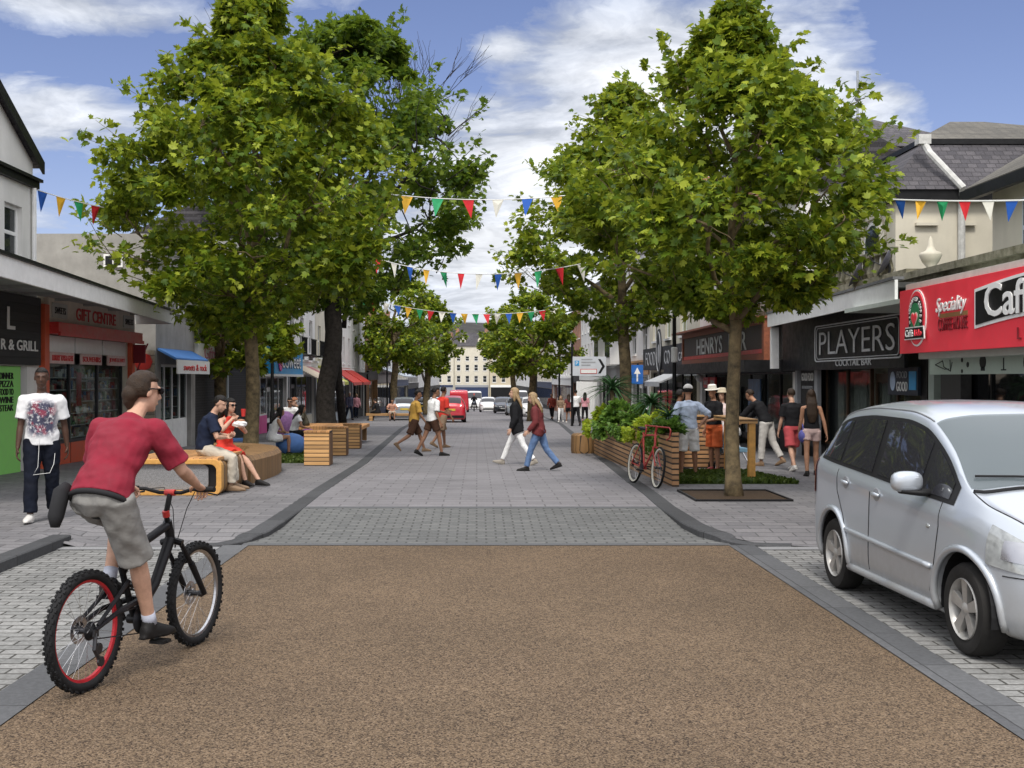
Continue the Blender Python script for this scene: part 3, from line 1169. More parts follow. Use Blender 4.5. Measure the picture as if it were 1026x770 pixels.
def shopfront(parent, x0, x1, zt, frame, riser, panes=3, rz=0.5, door=None, depth=0.12, display=True, seed=1, glass=None):
    """glazed shop window wall between x0 and x1, set in a hole of the wall; door: index of the bay that is a door"""
    glass = glass or SHOPGLASS
    w = (x1 - x0) / panes
    fr = MB()
    t = 0.06
    for k in range(panes + 1):
        x = x0 + k * w
        fr.box((max(x0, x - t / 2), depth, 0), (min(x1, x + t / 2), depth + 0.07, zt))
    for k in range(panes):
        a, b = x0 + k * w + t / 2, x0 + (k + 1) * w - t / 2
        fr.box((a, depth + 0.005, zt - 0.07), (b, depth + 0.065, zt))
        if k != door:
            fr.box((a, depth + 0.005, rz), (b, depth + 0.065, rz + 0.06))
    f = fr.build('shop_window', frame, parent)
    pn = MB()
    for k in range(panes):
        a, b = x0 + k * w + t / 2, x0 + (k + 1) * w - t / 2
        if k != door:
            pn.box((a, depth + 0.03, rz + 0.06), (b, depth + 0.038, zt - 0.07))
    pn.build_each('pane', glass, f)
    rs = MB()
    for k in range(panes):
        if k != door:
            rs.box((x0 + k * w + t / 2, depth - 0.01, -0.6), (x0 + (k + 1) * w - t / 2, depth + 0.06, rz - 0.003))
    rs.build_each('stall_riser', riser, parent)
    if door is not None:
        a, b = x0 + door * w + t / 2, x0 + (door + 1) * w - t / 2
        d = MB()
        d.box((a, depth + 0.1, 0.0), (a + 0.09, depth + 0.15, zt - 0.5))
        d.box((b - 0.09, depth + 0.1, 0.0), (b, depth + 0.15, zt - 0.5))
        d.box((a + 0.09, depth + 0.1, 0.0), (b - 0.09, depth + 0.15, 0.18))
        d.box((a + 0.09, depth + 0.1, zt - 0.62), (b - 0.09, depth + 0.15, zt - 0.5))
        d.box((a, depth + 0.1, zt - 0.5), (b, depth + 0.16, zt - 0.44))
        dr = d.build('door', frame, parent)
        g = MB()
        g.box((a + 0.09, depth + 0.12, 0.18), (b - 0.09, depth + 0.128, zt - 0.62))
        g.build('pane', glass, dr)
        h = MB()
        h.tube([(b - 0.13, depth + 0.07, 0.85), (b - 0.13, depth + 0.05, 0.95), (b - 0.13, depth + 0.05, 1.25), (b - 0.13, depth + 0.07, 1.35)], 0.014, 6)
        h.build('handle', STEEL, dr)
    if display:
        goods(parent, x0 + 0.1, x1 - 0.1, depth + 0.25, depth + 0.75, rz + 0.1, zt - 0.3, 4, seed)


def awning(parent, x0, x1, z, proj, drop, mats, stripes=0, valance=0.18, name='awning'):
    """sloping canvas from the wall at height z"""
    mb = MB()
    n = stripes or 1
    for k in range(n):
        a, b = lerp(x0, x1, k / n), lerp(x0, x1, (k + 1) / n)
        mb.cur = k % len(mats)
        q = [(a, -0.02, z), (b, -0.02, z), (b, -proj, z - drop), (a, -proj, z - drop)]
        mb.face([mb.vert(p) for p in q])
        mb.face([mb.vert((p[0], p[1], p[2] - 0.025)) for p in reversed(q)])
        c = [(a, -proj - 0.004, z - drop), (b, -proj - 0.004, z - drop), (b, -proj - 0.004, z - drop - valance), (a, -proj - 0.004, z - drop - valance)]
        mb.face([mb.vert(p) for p in c])
        mb.face([mb.vert((p[0], p[1] + 0.015, p[2])) for p in reversed(c)])
    mb.cur = 0
    for x in (x0, x1):
        mb.poly([(x, -0.02, z), (x, -proj, z - drop), (x, -proj, z - drop - 0.06), (x, -0.02, z - 0.06)])
    return mb.build(name, mats, parent, normals=False)


# ---- left: grill restaurant under a white gable ------------------------------------------------
XL = -8.75
b = left_side('restaurant_building', 'white gabled building with a black boarded grill sign and green shopfront', 'building', XL, 8.0)
L = 14.85                                   # ends at Y 22.85
mb = MB()
holes = [(10.35, 14.32, -0.6, 2.05), (13.25, 14.07, 4.0, 5.1), (11.2, 12.02, 4.0, 5.1)]
shell(mb, 0, 14.6, 0, 7, -0.6, 6.05, holes, top=False)
mb.box((14.6, 0.003, -0.6), (L, 7, 3.5))
mb.poly([(4.4, 0, 6.05), (14.6, 0, 6.05), (9.5, 0, 8.72)])
mb.poly([(4.4, 7, 6.05), (14.6, 7, 6.05), (9.5, 7, 8.72)])
mb.build('wall', OFFWHITE, b)
mb = MB()
for s, (xa, xb) in enumerate(((14.8, 9.5), (4.2, 9.5))):
    za, zb = 5.98, 8.7
    pr = [(xa, za), (xb, zb), (xb, zb + 0.2), (xa, za + 0.2)]
    mb.prism(pr, -0.1, 7.3, lambda p, q, d: (p, d, q))
mb.build('roof', SLATE, b)
mb = MB()
for xa, xb in ((14.84, 9.52), (4.16, 9.48)):
    mb.prism([(xa, 5.87), (xb, 8.59), (xb, 8.84), (xa, 6.11)], -0.15, -0.105, lambda p, q, d: (p, d, q))
mb.build('bargeboard', BLACK, b)
mb = MB()
mb.box((0, -0.1, 5.55), (14.7, -0.002, 5.68))
mb.box((0, -0.16, 5.68), (14.74, -0.002, 5.74))
mb.build_each('string_course', BLACK, b)
mb = MB()
mb.tube([(14.5, -0.07, 3.6), (14.5, -0.07, 5.3), (14.5, -0.07, 5.54)], 0.045, 8)
mb.build('drainpipe', WHITE, b)
window(b, 13.25, 4.0, 0.82, 1.1, style='sash')
window(b, 11.2, 4.0, 0.82, 1.1, style='sash')
mb = MB()
mb.box((2, -0.09, 2.07), (L - 0.06, -0.003, 3.4))
sb = mb.build('sign_board', DARKWOOD, b)
lettering('L', SIGNWHITE, sb, (13.3, -0.105, 2.93), h=0.42, w=0.36, offset=0.012)
lettering('R & GRILL', SIGNWHITE, sb, (13.72, -0.105, 2.44), h=0.2, w=1.75, offset=0.012)
mb = MB()
mb.box((10.36, 0.02, -0.1), (14.05, 0.08, 2.04))
dg = mb.build('shopfront_panel', GREEN, b)
for k, s in enumerate(('DINNER', 'PIZZA', 'FOOD TO', 'WINE', 'STEAK')):
    lettering(s, BLACK, dg, (13.38, 0.012, 1.86 - 0.15 * k), h=0.12, w=0.62, offset=0.006)
mb = MB()
mb.box((14.06, 0.3, 0.0), (14.31, 0.36, 2.0))
dr = mb.build('door', BLACK, b)
mb = MB()
mb.tube([(14.15, 0.29, 0.9), (14.15, 0.26, 0.95), (14.15, 0.26, 1.2), (14.15, 0.29, 1.25)], 0.014, 6)
mb.build('handle', STEEL, dr)

# ---- left: gift shop ------------------------------------------------------------------------------
b = left_side('gift_shop', 'single-storey gift shop with red trim, stuffed display windows and a cream fascia', 'shop', XL, 22.9)
L = 6.1
mb = MB()
shell(mb, 0, L, 0, 6, -0.6, 3.5, [(0.28, 5.8, -0.6, 2.9)])
mb.build('wall', CREAM, b)
mb = MB()
mb.box((0.02, -0.12, -0.4), (0.27, -0.003, 3.3))
mb.box((5.82, -0.12, -0.4), (6.06, -0.003, 2.9))
mb.build_each('pilaster', ORANGERED, b)
mb = MB()
mb.box((0.28, -0.1, 2.96), (6.1, -0.003, 3.46))
sb = mb.build('fascia_sign', M('cream_sign', (0.62, 0.55, 0.47), 0.6, var=0.12, streak=0.3), b)
lettering('GIFT CENTRE', TEXTRED, sb, (3.2, -0.11, 3.2), w=2.7, h=0.27, offset=0.014)
for x, s in ((0.85, 'SWEETS'), (5.55, 'SWEETS')):
    m2 = MB()
    m2.box((x - 0.42, -0.125, 3.06), (x + 0.42, -0.103, 3.36))
    p = m2.build('plaque', PLATE, sb)
    lettering(s, BLACK, p, (x, -0.13, 3.21), w=0.6, h=0.14)
mb = MB()
mb.box((0.28, -0.3, 2.72), (6.1, -0.003, 2.955))
mb.box((0.28, -0.34, 2.68), (6.1, -0.29, 2.76))
mb.build('awning_box', RED, b)
# folded awning arm at the far end
mb = MB()
for s in range(5):
    mb.box((5.9 + 0.07 * s, -0.42 + 0.02 * s, 2.2 + 0.1 * s), (5.96 + 0.07 * s, -0.1, 2.66))
mb.tube([(6.2, -0.4, 2.7), (6.15, -0.1, 1.9), (6.1, -0.02, 1.7)], 0.02, 6)
mb.build('folded_awning', M('maroon_canvas', (0.2, 0.015, 0.025), 0.8), b)
mb = MB()
for k in range(3):
    mb.box((0.36 + k * 1.83, 0.02, 2.36), (0.36 + k * 1.83 + 1.74, 0.06, 2.7))
mb.build_each('white_panel', SIGNWHITE, b)
for k, s in enumerate(('LUXURY TOYS & GIFTS', 'SOUVENIRS', 'JEWELLERY')):
    mb = MB()
    mb.box((0.55 + k * 1.83, -0.03, 2.12), (0.55 + k * 1.83 + 1.4, 0.0, 2.36))
    p = mb.build('banner', M('banner_pink', (0.62, 0.45, 0.42), 0.6), b)
    lettering(s, TEXTRED, p, (1.25 + k * 1.83, -0.036, 2.24), w=1.2, h=0.12, offset=0.006)
shopfront(b, 0.28, 5.8, 2.35, DARKSTEEL, ORANGERED, 3, 0.42, seed=4)
goods(b, 0.4, 5.7, 0.2, 0.3, 0.52, 2.1, 6, 44, 13)
mb = MB()
mb.box((2.7, 0.16, 1.2), (2.95, 0.185, 1.95))
mb.build('hanging_banner', RED, b)

# canopy over both shops
cn = thing('shop_canopy', 'white-edged flat canopy projecting over the grill and the gift shop', 'canopy', (0, 0, 0))
A, B = (-6.3, 13.6), (-7.72, 29.3)
mb = MB()
mb.prism([A, B, (XL + 0.02, 29.3), (XL + 0.02, 13.6)], 3.5, 3.56, lambda p, q, d: (p, q, d))
mb.build('roof', FELT, cn)
mb = MB()
mb.prism([(A[0] - 0.06, A[1]), (B[0] - 0.06, B[1] - 0.06), (XL + 0.05, 29.24), (XL + 0.05, 13.6)], 3.45, 3.48, lambda p, q, d: (p, q, d))
for k in range(9):
    y = 15 + k * 1.7
    mb.box((XL + 0.1, y, 3.4), (-7.75 + (0.8 - 0.08 * k), y + 0.06, 3.45))
mb.build('soffit', SOFFIT, cn)
mb = MB()
mb.prism([A, B, (B[0] - 0.05, B[1] - 0.05), (A[0] - 0.05, A[1])], 3.2, 3.5, lambda p, q, d: (p, q, d))
mb.prism([B, (XL + 0.02, 29.3), (XL + 0.02, 29.25), (B[0] - 0.05, 29.25)], 3.2, 3.5, lambda p, q, d: (p, q, d))
mb.build('fascia', WHITE, cn)
mb = MB()
mb.prism([(A[0] + 0.04, A[1]), (B[0] + 0.04, B[1] + 0.04), (B[0] - 0.1, B[1] - 0.05), (A[0] - 0.1, A[1])], 3.505, 3.555, lambda p, q, d: (p, q, d))
mb.build('gutter', BLACK, cn)

# ---- left: grey block with awning shop, shutters -----------------------------------------------------
X3 = -8.4
b = left_side('concrete_building', 'plain grey concrete-walled block with a small high window and ground-floor shops', 'building', X3, 30.0)
mb = MB()
shell(mb, 0, 13.3, 0, 7, -0.8, 5.6, [(0.5, 3.7, -0.8, 2.2), (4.2, 12.9, -0.8, 2.25), (2, 3.4, 3.7, 4.9), (6, 7.4, 3.7, 4.9), (10, 11.4, 3.7, 4.9)])
mb.build('wall', CONCRETE, b)
for x in (2, 6, 10):
    window(b, x, 3.7, 1.4, 1.2, style='two')
mb = MB()
mb.box((-0.06, 0.02, -0.5), (-0.004, 2.4, 2.55))
mb.build('stone_facing', brick_mat('rubble_stone_end', (0.36, 0.32, 0.25), (0.27, 0.24, 0.19), (0.2, 0.18, 0.15), 0.42, 0.22, ms=0.02, axes='YZ', bump=0.6), b)
w_ = MB()
w_.box((-0.05, 0.85, 4.72), (-0.003, 1.35, 5.06))
wf = w_.build('window', WHITE, b)
w_ = MB()
w_.box((-0.06, 0.9, 4.77), (-0.052, 1.08, 5.01))
w_.box((-0.06, 1.12, 4.77), (-0.052, 1.3, 5.01))
w_.build_each('pane', DARKGLASS, wf)
mb = MB()
mb.lathe([(0.0, -0.1), (0.24, -0.1), (0.24, -0.062), (0.0, -0.062)], 'x', 8, (0, 0.3, 2.25))
mb.build('round_sign', RED, b)
mb = MB()
mb.box((0, -0.06, 5.45), (13.3, -0.002, 5.66))
mb.build('parapet', CONCRETE, b)
shopfront(b, 0.5, 3.7, 2.2, WHITE, WHITE, 4, 0.62, seed=7)
awning(b, 0.1, 3.7, 2.62, 0.5, 0.26, [BLUECANVAS, SIGNWHITE], 0, 0.04)
mb = MB()
mb.box((0.1, -0.55, 1.94), (3.7, -0.515, 2.31))
va = mb.build('valance', SIGNWHITE, b)
lettering('sweets & rock', TEXTRED, va, (2.0, -0.56, 2.12), w=2.6, h=0.18)
mb = MB()
mb.box((4.1, -0.12, 2.3), (12.9, -0.003, 2.88))
fa = mb.build('fascia_sign', SIGNWHITE, b)
lettering('Shades', M('sign_rose', (0.6, 0.2, 0.3), 0.5), fa, (10.9, -0.128, 2.6), w=2.3, h=0.4)
lettering('Gifts', M('sign_rose', (0.6, 0.2, 0.3), 0.5), fa, (5.6, -0.128, 2.6), w=1.5, h=0.36)
mb = MB()
mb.box((7.6, -0.14, 2.5), (8.9, -0.122, 2.75))
mb.build('plaque', BLACK, fa)
mb = MB()
mb.box((4.2, 0.05, -0.7), (8.4, 0.1, 2.24))
mb.box((8.6, 0.05, -0.7), (12.9, 0.1, 2.24))
mb.build_each('roller_shutter', CORRUG, b)
mb = MB()
mb.box((8.4, -0.05, -0.7), (8.6, 0.1, 2.29))
mb.build_each('pilaster', PALEBLUE, b)
mb = MB()
mb.box((5.4, -0.1, 3.0), (11, -0.003, 3.42))
mb.build('upper_sign', M('dusty_pink_sign', (0.5, 0.28, 0.32), 0.6, var=0.25, scale=2), b)

# ---- left: sweet shop with blue sign ------------------------------------------------------------------
b = left_side('sweet_shop', 'sweet shop with a bright blue sign, pink panels and tall cream upper wall', 'shop', -8.4, 43.4)
mb = MB()
shell(mb, 0, 7.6, 0, 4.5, -1.0, 7.2, [(0.4, 7.2, -1.0, 1.95), (1, 2.2, 3.6, 5.2), (4.8, 6.0, 3.6, 5.2), (1, 2.2, 5.8, 6.8), (4.8, 6.0, 5.8, 6.8)])
mb.build('wall', OFFWHITE, b)
for x in (1, 4.8):
    window(b, x, 3.6, 1.2, 1.6)
    window(b, x, 5.8, 1.2, 1.0)
mb = MB()
mb.box((0.3, -0.7, 2.0), (7.3, -0.003, 3.05))
sb = mb.build('sign_box', SKYBLUE, b)
lettering('SoSweet', NAVY, sb, (3.9, -0.712, 2.55), w=5.6, h=0.66, offset=0.04)
lettering('SoSweet', SIGNWHITE, sb, (3.9, -0.722, 2.55), w=5.5, h=0.62, depth=0.01)
mb = MB()
mb.lathe([(0.0, -0.75), (0.4, -0.75), (0.4, -0.72), (0, -0.72)], 'y', 14, (1.4, 0, 2.5))
mb.build('emblem', PINK, sb)
mb = MB()
mb.box((0.3, -0.74, 1.9), (7.3, -0.003, 1.998))
mb.build('sign_edge', SIGNWHITE, sb)
shopfront(b, 0.4, 7.2, 1.9, WHITE, PINK, 5, 0.35, 2, seed=9)
gable_roof(b, 0, 7.6, 0, 4.5, 7.2, 1.2, SLATE, chim=(7.0,))


def terrace(side, name, label, X, Y0, Y1, Ht, wall, wins, ground, roof=SLATE, rise=1.5, storeys=((3.6, 1.7), (6.2, 1.4)), style='sash', ww=1.1, chim=True, group='terraced shops along the street', seed=1, depth=5.0):
    """row house with a shop: ground = (shopfront top, frame, riser, fascia mat, text)"""
    zb = gz((Y0 + Y1) / 2)
    L = abs(Y1 - Y0)
    b = (left_side if side < 0 else right_side)(name, label, 'building', X, Y0 if side < 0 else Y1, zb, group)
    zt, frame, riser, fmat, text, tmat = ground
    hs = [(0.35, L - 0.35, -0.8, zt)]
    xs = [L * (k + 0.5) / wins - ww / 2 for k in range(wins)]
    for z, h in storeys:
        for x in xs:
            hs.append((x, x + ww, z, z + h))
    mb = MB()
    shell(mb, 0, L, 0, depth, -0.8, Ht, hs)
    mb.build('wall', wall, b)
    for z, h in storeys:
        for x in xs:
            window(b, x, z, ww, h, style=style)
    mb = MB()
    mb.box((0.0, -0.14, zt + 0.05), (L, -0.003, zt + 0.65))
    mb.box((0.0, -0.22, zt + 0.65), (L, -0.003, zt + 0.75))
    fs = mb.build('fascia_sign', fmat, b)
    if text:
        lettering(text, tmat, fs, (L / 2, -0.15, zt + 0.35), w=min(L * 0.7, 0.42 * len(text)), h=0.3)
    mb = MB()
    mb.box((0.0, -0.1, -0.8), (0.33, -0.003, zt + 0.05))
    mb.box((L - 0.33, -0.1, -0.8), (L, -0.003, zt + 0.05))
    mb.build_each('pilaster', frame, b)
    shopfront(b, 0.35, L - 0.35, zt, frame, riser, max(3, int(L / 1.7)), 0.5, 1, display=False, glass=DARKGLASS)
    mb = MB()
    mb.box((0.0, -0.12, Ht - 0.3), (L, -0.003, Ht - 0.16))
    mb.box((0.0, -0.22, Ht - 0.16), (L, -0.003, Ht))
    mb.build('cornice', wall, b)
    gable_roof(b, 0, L, 0, depth, Ht, rise, roof, 0.25, (L - 0.3,) if chim else ())
    return b, L, zb


BEIGE = M('beige_canvas', (0.6, 0.5, 0.38), 0.85, var=0.12)
ROSE = M('rose_canvas', (0.42, 0.16, 0.17), 0.85, var=0.15)
LIME = M('lime_sign', (0.4, 0.42, 0.08), 0.6, var=0.15)
GREYF = M('grey_shopfront', (0.3, 0.31, 0.33), 0.5, var=0.1)
b, L, zb = terrace(-1, 'cafe_building', 'cream rendered house with beige and rose shop awnings', -8.5, 51.2, 60.2, 8.8, OFFWHITE, 3, (2.5, GREYF, CREAM, SIGNWHITE, None, None))
awning(b, 0.2, 4.2, 3.05, 1.5, 0.75, [BEIGE])
awning(b, 4.5, 8.6, 3.0, 1.6, 0.8, [ROSE, BEIGE], 2)
for k in range(3):
    mb = MB()
    xx = 3.0 * k + 0.7
    mb.box((xx, -0.62, 3.42), (xx + 1.6, -0.003, 3.5))
    for q in range(9):
        mb.box((xx + 0.02 + q * 0.19, -0.6, 3.5), (xx + 0.05 + q * 0.19, -0.57, 4.2))
    mb.box((xx, -0.62, 4.2), (xx + 1.6, -0.56, 4.25))
    mb.build('balcony', BLACK, b)
b, L, zb = terrace(-1, 'corner_shop', 'pale house with a lime yellow fascia and awning', -8.5, 60.3, 66.5, 8.2, CREAM, 2, (2.4, LIME, GREYF, LIME, None, None))
awning(b, 0.4, 5.8, 2.9, 1.1, 0.6, [LIME])
b, L, zb = terrace(-1, 'terraced_shop', 'white house with two bright red shop awnings', -8.6, 66.6, 78.5, 9.2, OFFWHITE, 4, (2.5, GREYF, PALEBLUE, SIGNWHITE, None, None))
awning(b, 0.4, 5.4, 3.3, 1.4, 0.9, [RED])
awning(b, 6.2, 11.2, 3.3, 1.4, 0.9, [RED])
terrace(-1, 'terraced_shop', 'white flat-fronted house between the red awnings and the orange pub', -8.6, 78.6, 88, 9.6, OFFWHITE, 3, (2.5, BLACK, BLACK, BLACK, None, None))
b, L, zb = terrace(-1, 'brick_pub', 'orange brick pub front with a black bracketed balcony', -8.5, 88.1, 97, 10.4, ORANGE_BRICK, 3, (2.8, ORANGE_BRICK, STONE, BLACK, None, None))
mb = MB()
mb.box((0, -1.2, 4.0), (8.9, -0.01, 4.2))
for q in range(24):
    mb.box((0.05 + q * 0.38, -1.18, 4.2), (0.09 + q * 0.38, -1.14, 5.0))
mb.box((0, -1.2, 5.0), (8.9, -1.12, 5.06))
mb.build('balcony', BLACK, b)
b, L, zb = terrace(-1, 'arcade_building', 'white arcaded building with a glass veranda roof on the left', -8.6, 97.1, 118, 9.0, OFFWHITE, 8, (2.8, NAVY, NAVY, SIGNWHITE, None, None), ww=0.9)
awning(b, 0.2, 20.6, 4.2, 2.4, 0.8, [M('veranda_glazing', (0.4, 0.45, 0.5), 0.3)], valance=0.1, name='veranda')
terrace(-1, 'terraced_shop', 'distant cream house on the left before the far cream row', -8.8, 118.2, 145, 9.5, CREAM, 8, (2.7, BLACK, BLACK, NAVY, None, None))
terrace(-1, 'terraced_shop', 'distant grey house on the left, last before the far cream row', -9.2, 145.2, 178, 9.2, CONCRETE, 9, (2.7, BLACK, BLACK, BLACK, None, None))

# ---- right: coffee house under the red sign -----------------------------------------------------------------------
XR = 8.0
b = right_side('coffee_house', 'coffee house with a large bright red sign board on a white canopy', 'cafe', XR, 20.9)
L = 13.0
mb = MB()
shell(mb, 0.55, L, 0, 7, -0.4, 3.5, [(0.8, 12.6, -0.4, 2.3)])
mb.build('wall', M('green_grey_paint', (0.36, 0.42, 0.38), 0.6, var=0.08), b)
shopfront(b, 0.8, 12.6, 2.25, BLACK, BLACK, 6, 0.4, 2, display=False, glass=DARKGLASS)
mb = MB()
mb.box((1.3, -0.08, 0.0), (2.1, 0.1, 2.1))
mb.build('menu_board', M('dull_grey_board', (0.06, 0.06, 0.06), 0.5, var=0.3), b)
mb = MB()
mb.box((5.8, -2.36, 2.96), (L, -0.004, 3.04))
mb.box((5.82, -2.2, 2.06), (L, -2.05, 2.17))
mb.box((0.6, -1.5, 2.965), (5.795, -0.004, 3.035))
cn = mb.build('canopy', M('pale_green_soffit', (0.5, 0.55, 0.5), 0.6, var=0.1), b)
mb = MB()
mb.box((5.3, -1.85, 1.86), (L, -1.83, 2.07))
va = mb.build('valance', M('pale_mint_canvas', (0.45, 0.55, 0.48), 0.7, var=0.06), b)
ICON = M('icon_ink', (0.03, 0.035, 0.035), 0.6)
mb = MB()
mb.tube([(5.5, -1.853, 1.99), (5.75, -1.853, 2.04), (5.78, -1.853, 1.96), (6.0, -1.853, 1.9)], 0.006, 5)
mb.tube([(5.5, -1.853, 1.99), (5.8, -1.853, 1.93), (5.95, -1.853, 1.93)], 0.006, 5)
mb.tube([(5.98, -1.853, 2.05), (6.0, -1.853, 1.9), (6.05, -1.853, 2.02)], 0.006, 5)
for c_, r_ in (((6.35, 1.9), 0.025), ((6.35, 2.04), 0.028), ((6.52, 1.98), 0.035)):
    mb.lathe([(0, -1.856), (r_, -1.856), (r_, -1.832), (0, -1.832)], 'y', 10, (c_[0], 0, c_[1]))
mb.lathe([(0, -1.858), (0.085, -1.858), (0.085, -1.832), (0, -1.832)], 'y', 14, (6.95, 0, 2.01))
mb.box((6.9, -1.858, 1.9), (7.0, -1.832, 1.95))
mb.box((7.49, -1.856, 1.91), (7.51, -1.832, 2.05))
mb.box((7.44, -1.857, 1.9), (7.56, -1.832, 1.915))
mb.lathe([(0, -1.858), (0.11, -1.858), (0.11, -1.832), (0, -1.832)], 'y', 16, (8.1, 0, 1.99))
mb.box((9.0, -1.856, 1.9), (9.2, -1.832, 2.0))
mb.build_each('icon', ICON, va)
mb = MB()
mb.box((5.8, -2.44, 2.13), (L, -2.37, 2.95))
SIGNRED = M('coffee_sign_red', (0.85, 0.05, 0.075), 0.4, var=0.05)
sb = mb.build('sign_board', SIGNRED, b, bevel=0.006)
yf = -2.44


def arch_poly(cx, cz, w, h, n=14):
    r = w / 2
    p = [(cx - r, cz - h / 2), (cx + r, cz - h / 2)]
    zc = cz + h / 2 - r
    p += [(cx + r * math.cos(PI * k / n), zc + r * math.sin(PI * k / n)) for k in range(n + 1)]
    return p


def plate(name, poly, y, d, mat, parent):
    m = MB()
    m.prism(poly, y - d, y, lambda p, q, dd: (p, dd, q))
    return m.build(name, mat, parent)


ell = lambda cx, cz, rx, rz_, n=28: [(cx + rx * math.cos(2 * PI * k / n), cz + rz_ * math.sin(2 * PI * k / n)) for k in range(n)]
xc = 6.42
e1 = plate('emblem', ell(xc, 2.57, 0.3, 0.36), yf - 0.002, 0.012, SIGNWHITE, sb)
plate('emblem_ring', ell(xc, 2.57, 0.275, 0.335), yf - 0.015, 0.008, SIGNRED, e1)
plate('emblem_arch', arch_poly(xc, 2.6, 0.44, 0.5), yf - 0.024, 0.008, BLACK, e1)
plate('emblem_arch', arch_poly(xc, 2.58, 0.28, 0.36), yf - 0.033, 0.008, M('emblem_green', (0.03, 0.2, 0.08), 0.5), e1)
heart = [(xc + 0.085 * (math.sin(a) ** 3), 2.56 + 0.0055 * (13 * math.cos(a) - 5 * math.cos(2 * a) - 2 * math.cos(3 * a) - math.cos(4 * a))) for a in [2 * PI * k / 30 for k in range(30)]]
plate('emblem_heart', [(xc + (p - xc) * 1.25, 2.56 + (q - 2.56) * 1.25) for p, q in heart], yf - 0.042, 0.006, M('emblem_pale', (0.7, 0.5, 0.45), 0.5), e1)
plate('emblem_heart', heart, yf - 0.049, 0.006, SIGNRED, e1)
txt = 'HANDCRAFTED COFFEE'
for k, ch in enumerate(txt):
    a = PI * (1.12 - 1.24 * k / (len(txt) - 1))
    rr = 0.18
    zc = 2.6 + 0.25 - 0.22
    if ch == ' ':
        continue
    lettering(ch, SIGNWHITE, e1, (xc + rr * math.cos(a), yf - 0.036, zc + (rr * math.sin(a) if math.sin(a) > 0 else rr * math.sin(a) * 1.6)), h=0.05, w=0.034, depth=0.008, rot=(PI / 2, -(a - PI / 2), 0), offset=0.003)
plate('emblem_band', [(xc - 0.33, 2.3), (xc + 0.33, 2.3), (xc + 0.3, 2.46), (xc - 0.3, 2.46)], yf - 0.034, 0.012, SIGNWHITE, e1)
bd = plate('emblem_band', [(xc - 0.31, 2.315), (xc + 0.31, 2.315), (xc + 0.285, 2.445), (xc - 0.285, 2.445)], yf - 0.047, 0.006, BLACK, e1)
lettering('Caffè', SIGNWHITE, e1, (xc - 0.14, yf - 0.058, 2.38), w=0.25, h=0.09, offset=0.004)
lettering('Lido', SIGNRED, e1, (xc + 0.15, yf - 0.058, 2.38), w=0.22, h=0.08, offset=0.004)
lettering('Speciality', SIGNWHITE, sb, (7.45, yf - 0.012, 2.66), w=0.86, h=0.22, shear=0.35, offset=0.006)
DKRED = M('sign_dark_red', (0.2, 0.012, 0.02), 0.5)
mb = MB()
mb.box((7.1, yf - 0.006, 2.53), (7.9, yf + 0.002, 2.58))
mb.build('underline', M('olive_line', (0.25, 0.13, 0.05), 0.5), sb)
lettering('COFFEE HOUSE', DKRED, sb, (7.5, yf - 0.012, 2.45), w=0.82, h=0.15)


def bowed(x0, x1, z0, z1, bow, n=16):
    p = [(lerp(x0, x1, k / n), z0 + bow * math.sin(PI * k / n)) for k in range(n + 1)]
    q = [(lerp(x1, x0, k / n), z1 + bow * math.sin(PI * k / n)) for k in range(n + 1)]
    return p + q


plate('name_panel', bowed(8.1, 11.3, 2.36, 2.8, 0.09), yf - 0.002, 0.012, SIGNWHITE, sb)
pn = plate('name_panel', bowed(8.15, 11.25, 2.4, 2.765, 0.09), yf - 0.015, 0.01, BLACK, sb)
lettering('Caffè', SIGNWHITE, pn, (9.05, yf - 0.033, 2.65), w=1.3, h=0.36, offset=0.012)
lettering('Lido', SIGNWHITE, pn, (10.45, yf - 0.033, 2.65), w=1.0, h=0.34, offset=0.012)
for k, ch in enumerate('LIDO'):
    lettering(ch, DKRED, sb, (9.15 + 0.42 * k, yf - 0.012, 2.27), h=0.12)
mb = MB()
mb.box((7.25, -0.95, 3.06), (7.6, -0.7, 3.22))
mb.build('floodlight', M('blue_plastic', (0.1, 0.13, 0.5), 0.5), b)
mb = MB()
mb.box((-0.2, -0.32, 3.5), (L, -0.003, 3.56))
mb.box((-0.2, -0.42, 3.56), (L, -0.003, 3.68))
mb.build('cornice', MOSS, b)

# ---- right: cocktail bar with its canopy and the cream villa behind --------------------------------------------------
b = right_side('cocktail_bar', 'black-fronted cocktail bar under a white canopy fascia, between coffee house and brown sign', 'bar', XR, 28.6)
L = 8.2
mb = MB()
shell(mb, 0, L, 0, 7, -0.6, 3.5, [(0.4, 7.9, -0.6, 2.4)])
mb.build('wall', BLACK, b)
shopfront(b, 0.4, 7.9, 2.35, M('brown_timber', (0.06, 0.035, 0.02), 0.5, var=0.3), BLACK, 5, 0.3, 3, display=False, glass=SHOPGLASS)
for cx_ in (2.2, 3.3, 3.75, 5.1, 6.2):
    m = MB()
    for q in range(5):
        m.chain([(cx_ + 0.07 * q, 0.34 + 0.02 * (q % 2), 0.35), (cx_ + 0.07 * q, 0.34 + 0.02 * (q % 2), 1.95)], [0.045, 0.04], (1, 0, 0), 8)
    m.build('curtain', M('pale_curtain', (0.42, 0.4, 0.35), 0.9), b, smooth=True)
mb = MB()
mb.box((0.15, -0.12, -0.5), (0.35, -0.01, 2.4))
mb.box((1.7, -0.1, -0.5), (1.95, -0.01, 2.4))
mb.build_each('pilaster', GREYF, b)
mb = MB()
mb.box((0.5, -0.07, 0.2), (1.65, -0.01, 2.2))
gb = mb.build('door_panel', M('charcoal_board', (0.02, 0.02, 0.022), 0.5), b)
lettering('GOOD FOOD', SIGNWHITE, gb, (1.08, -0.08, 1.85), w=0.98, h=0.19, offset=0.004)
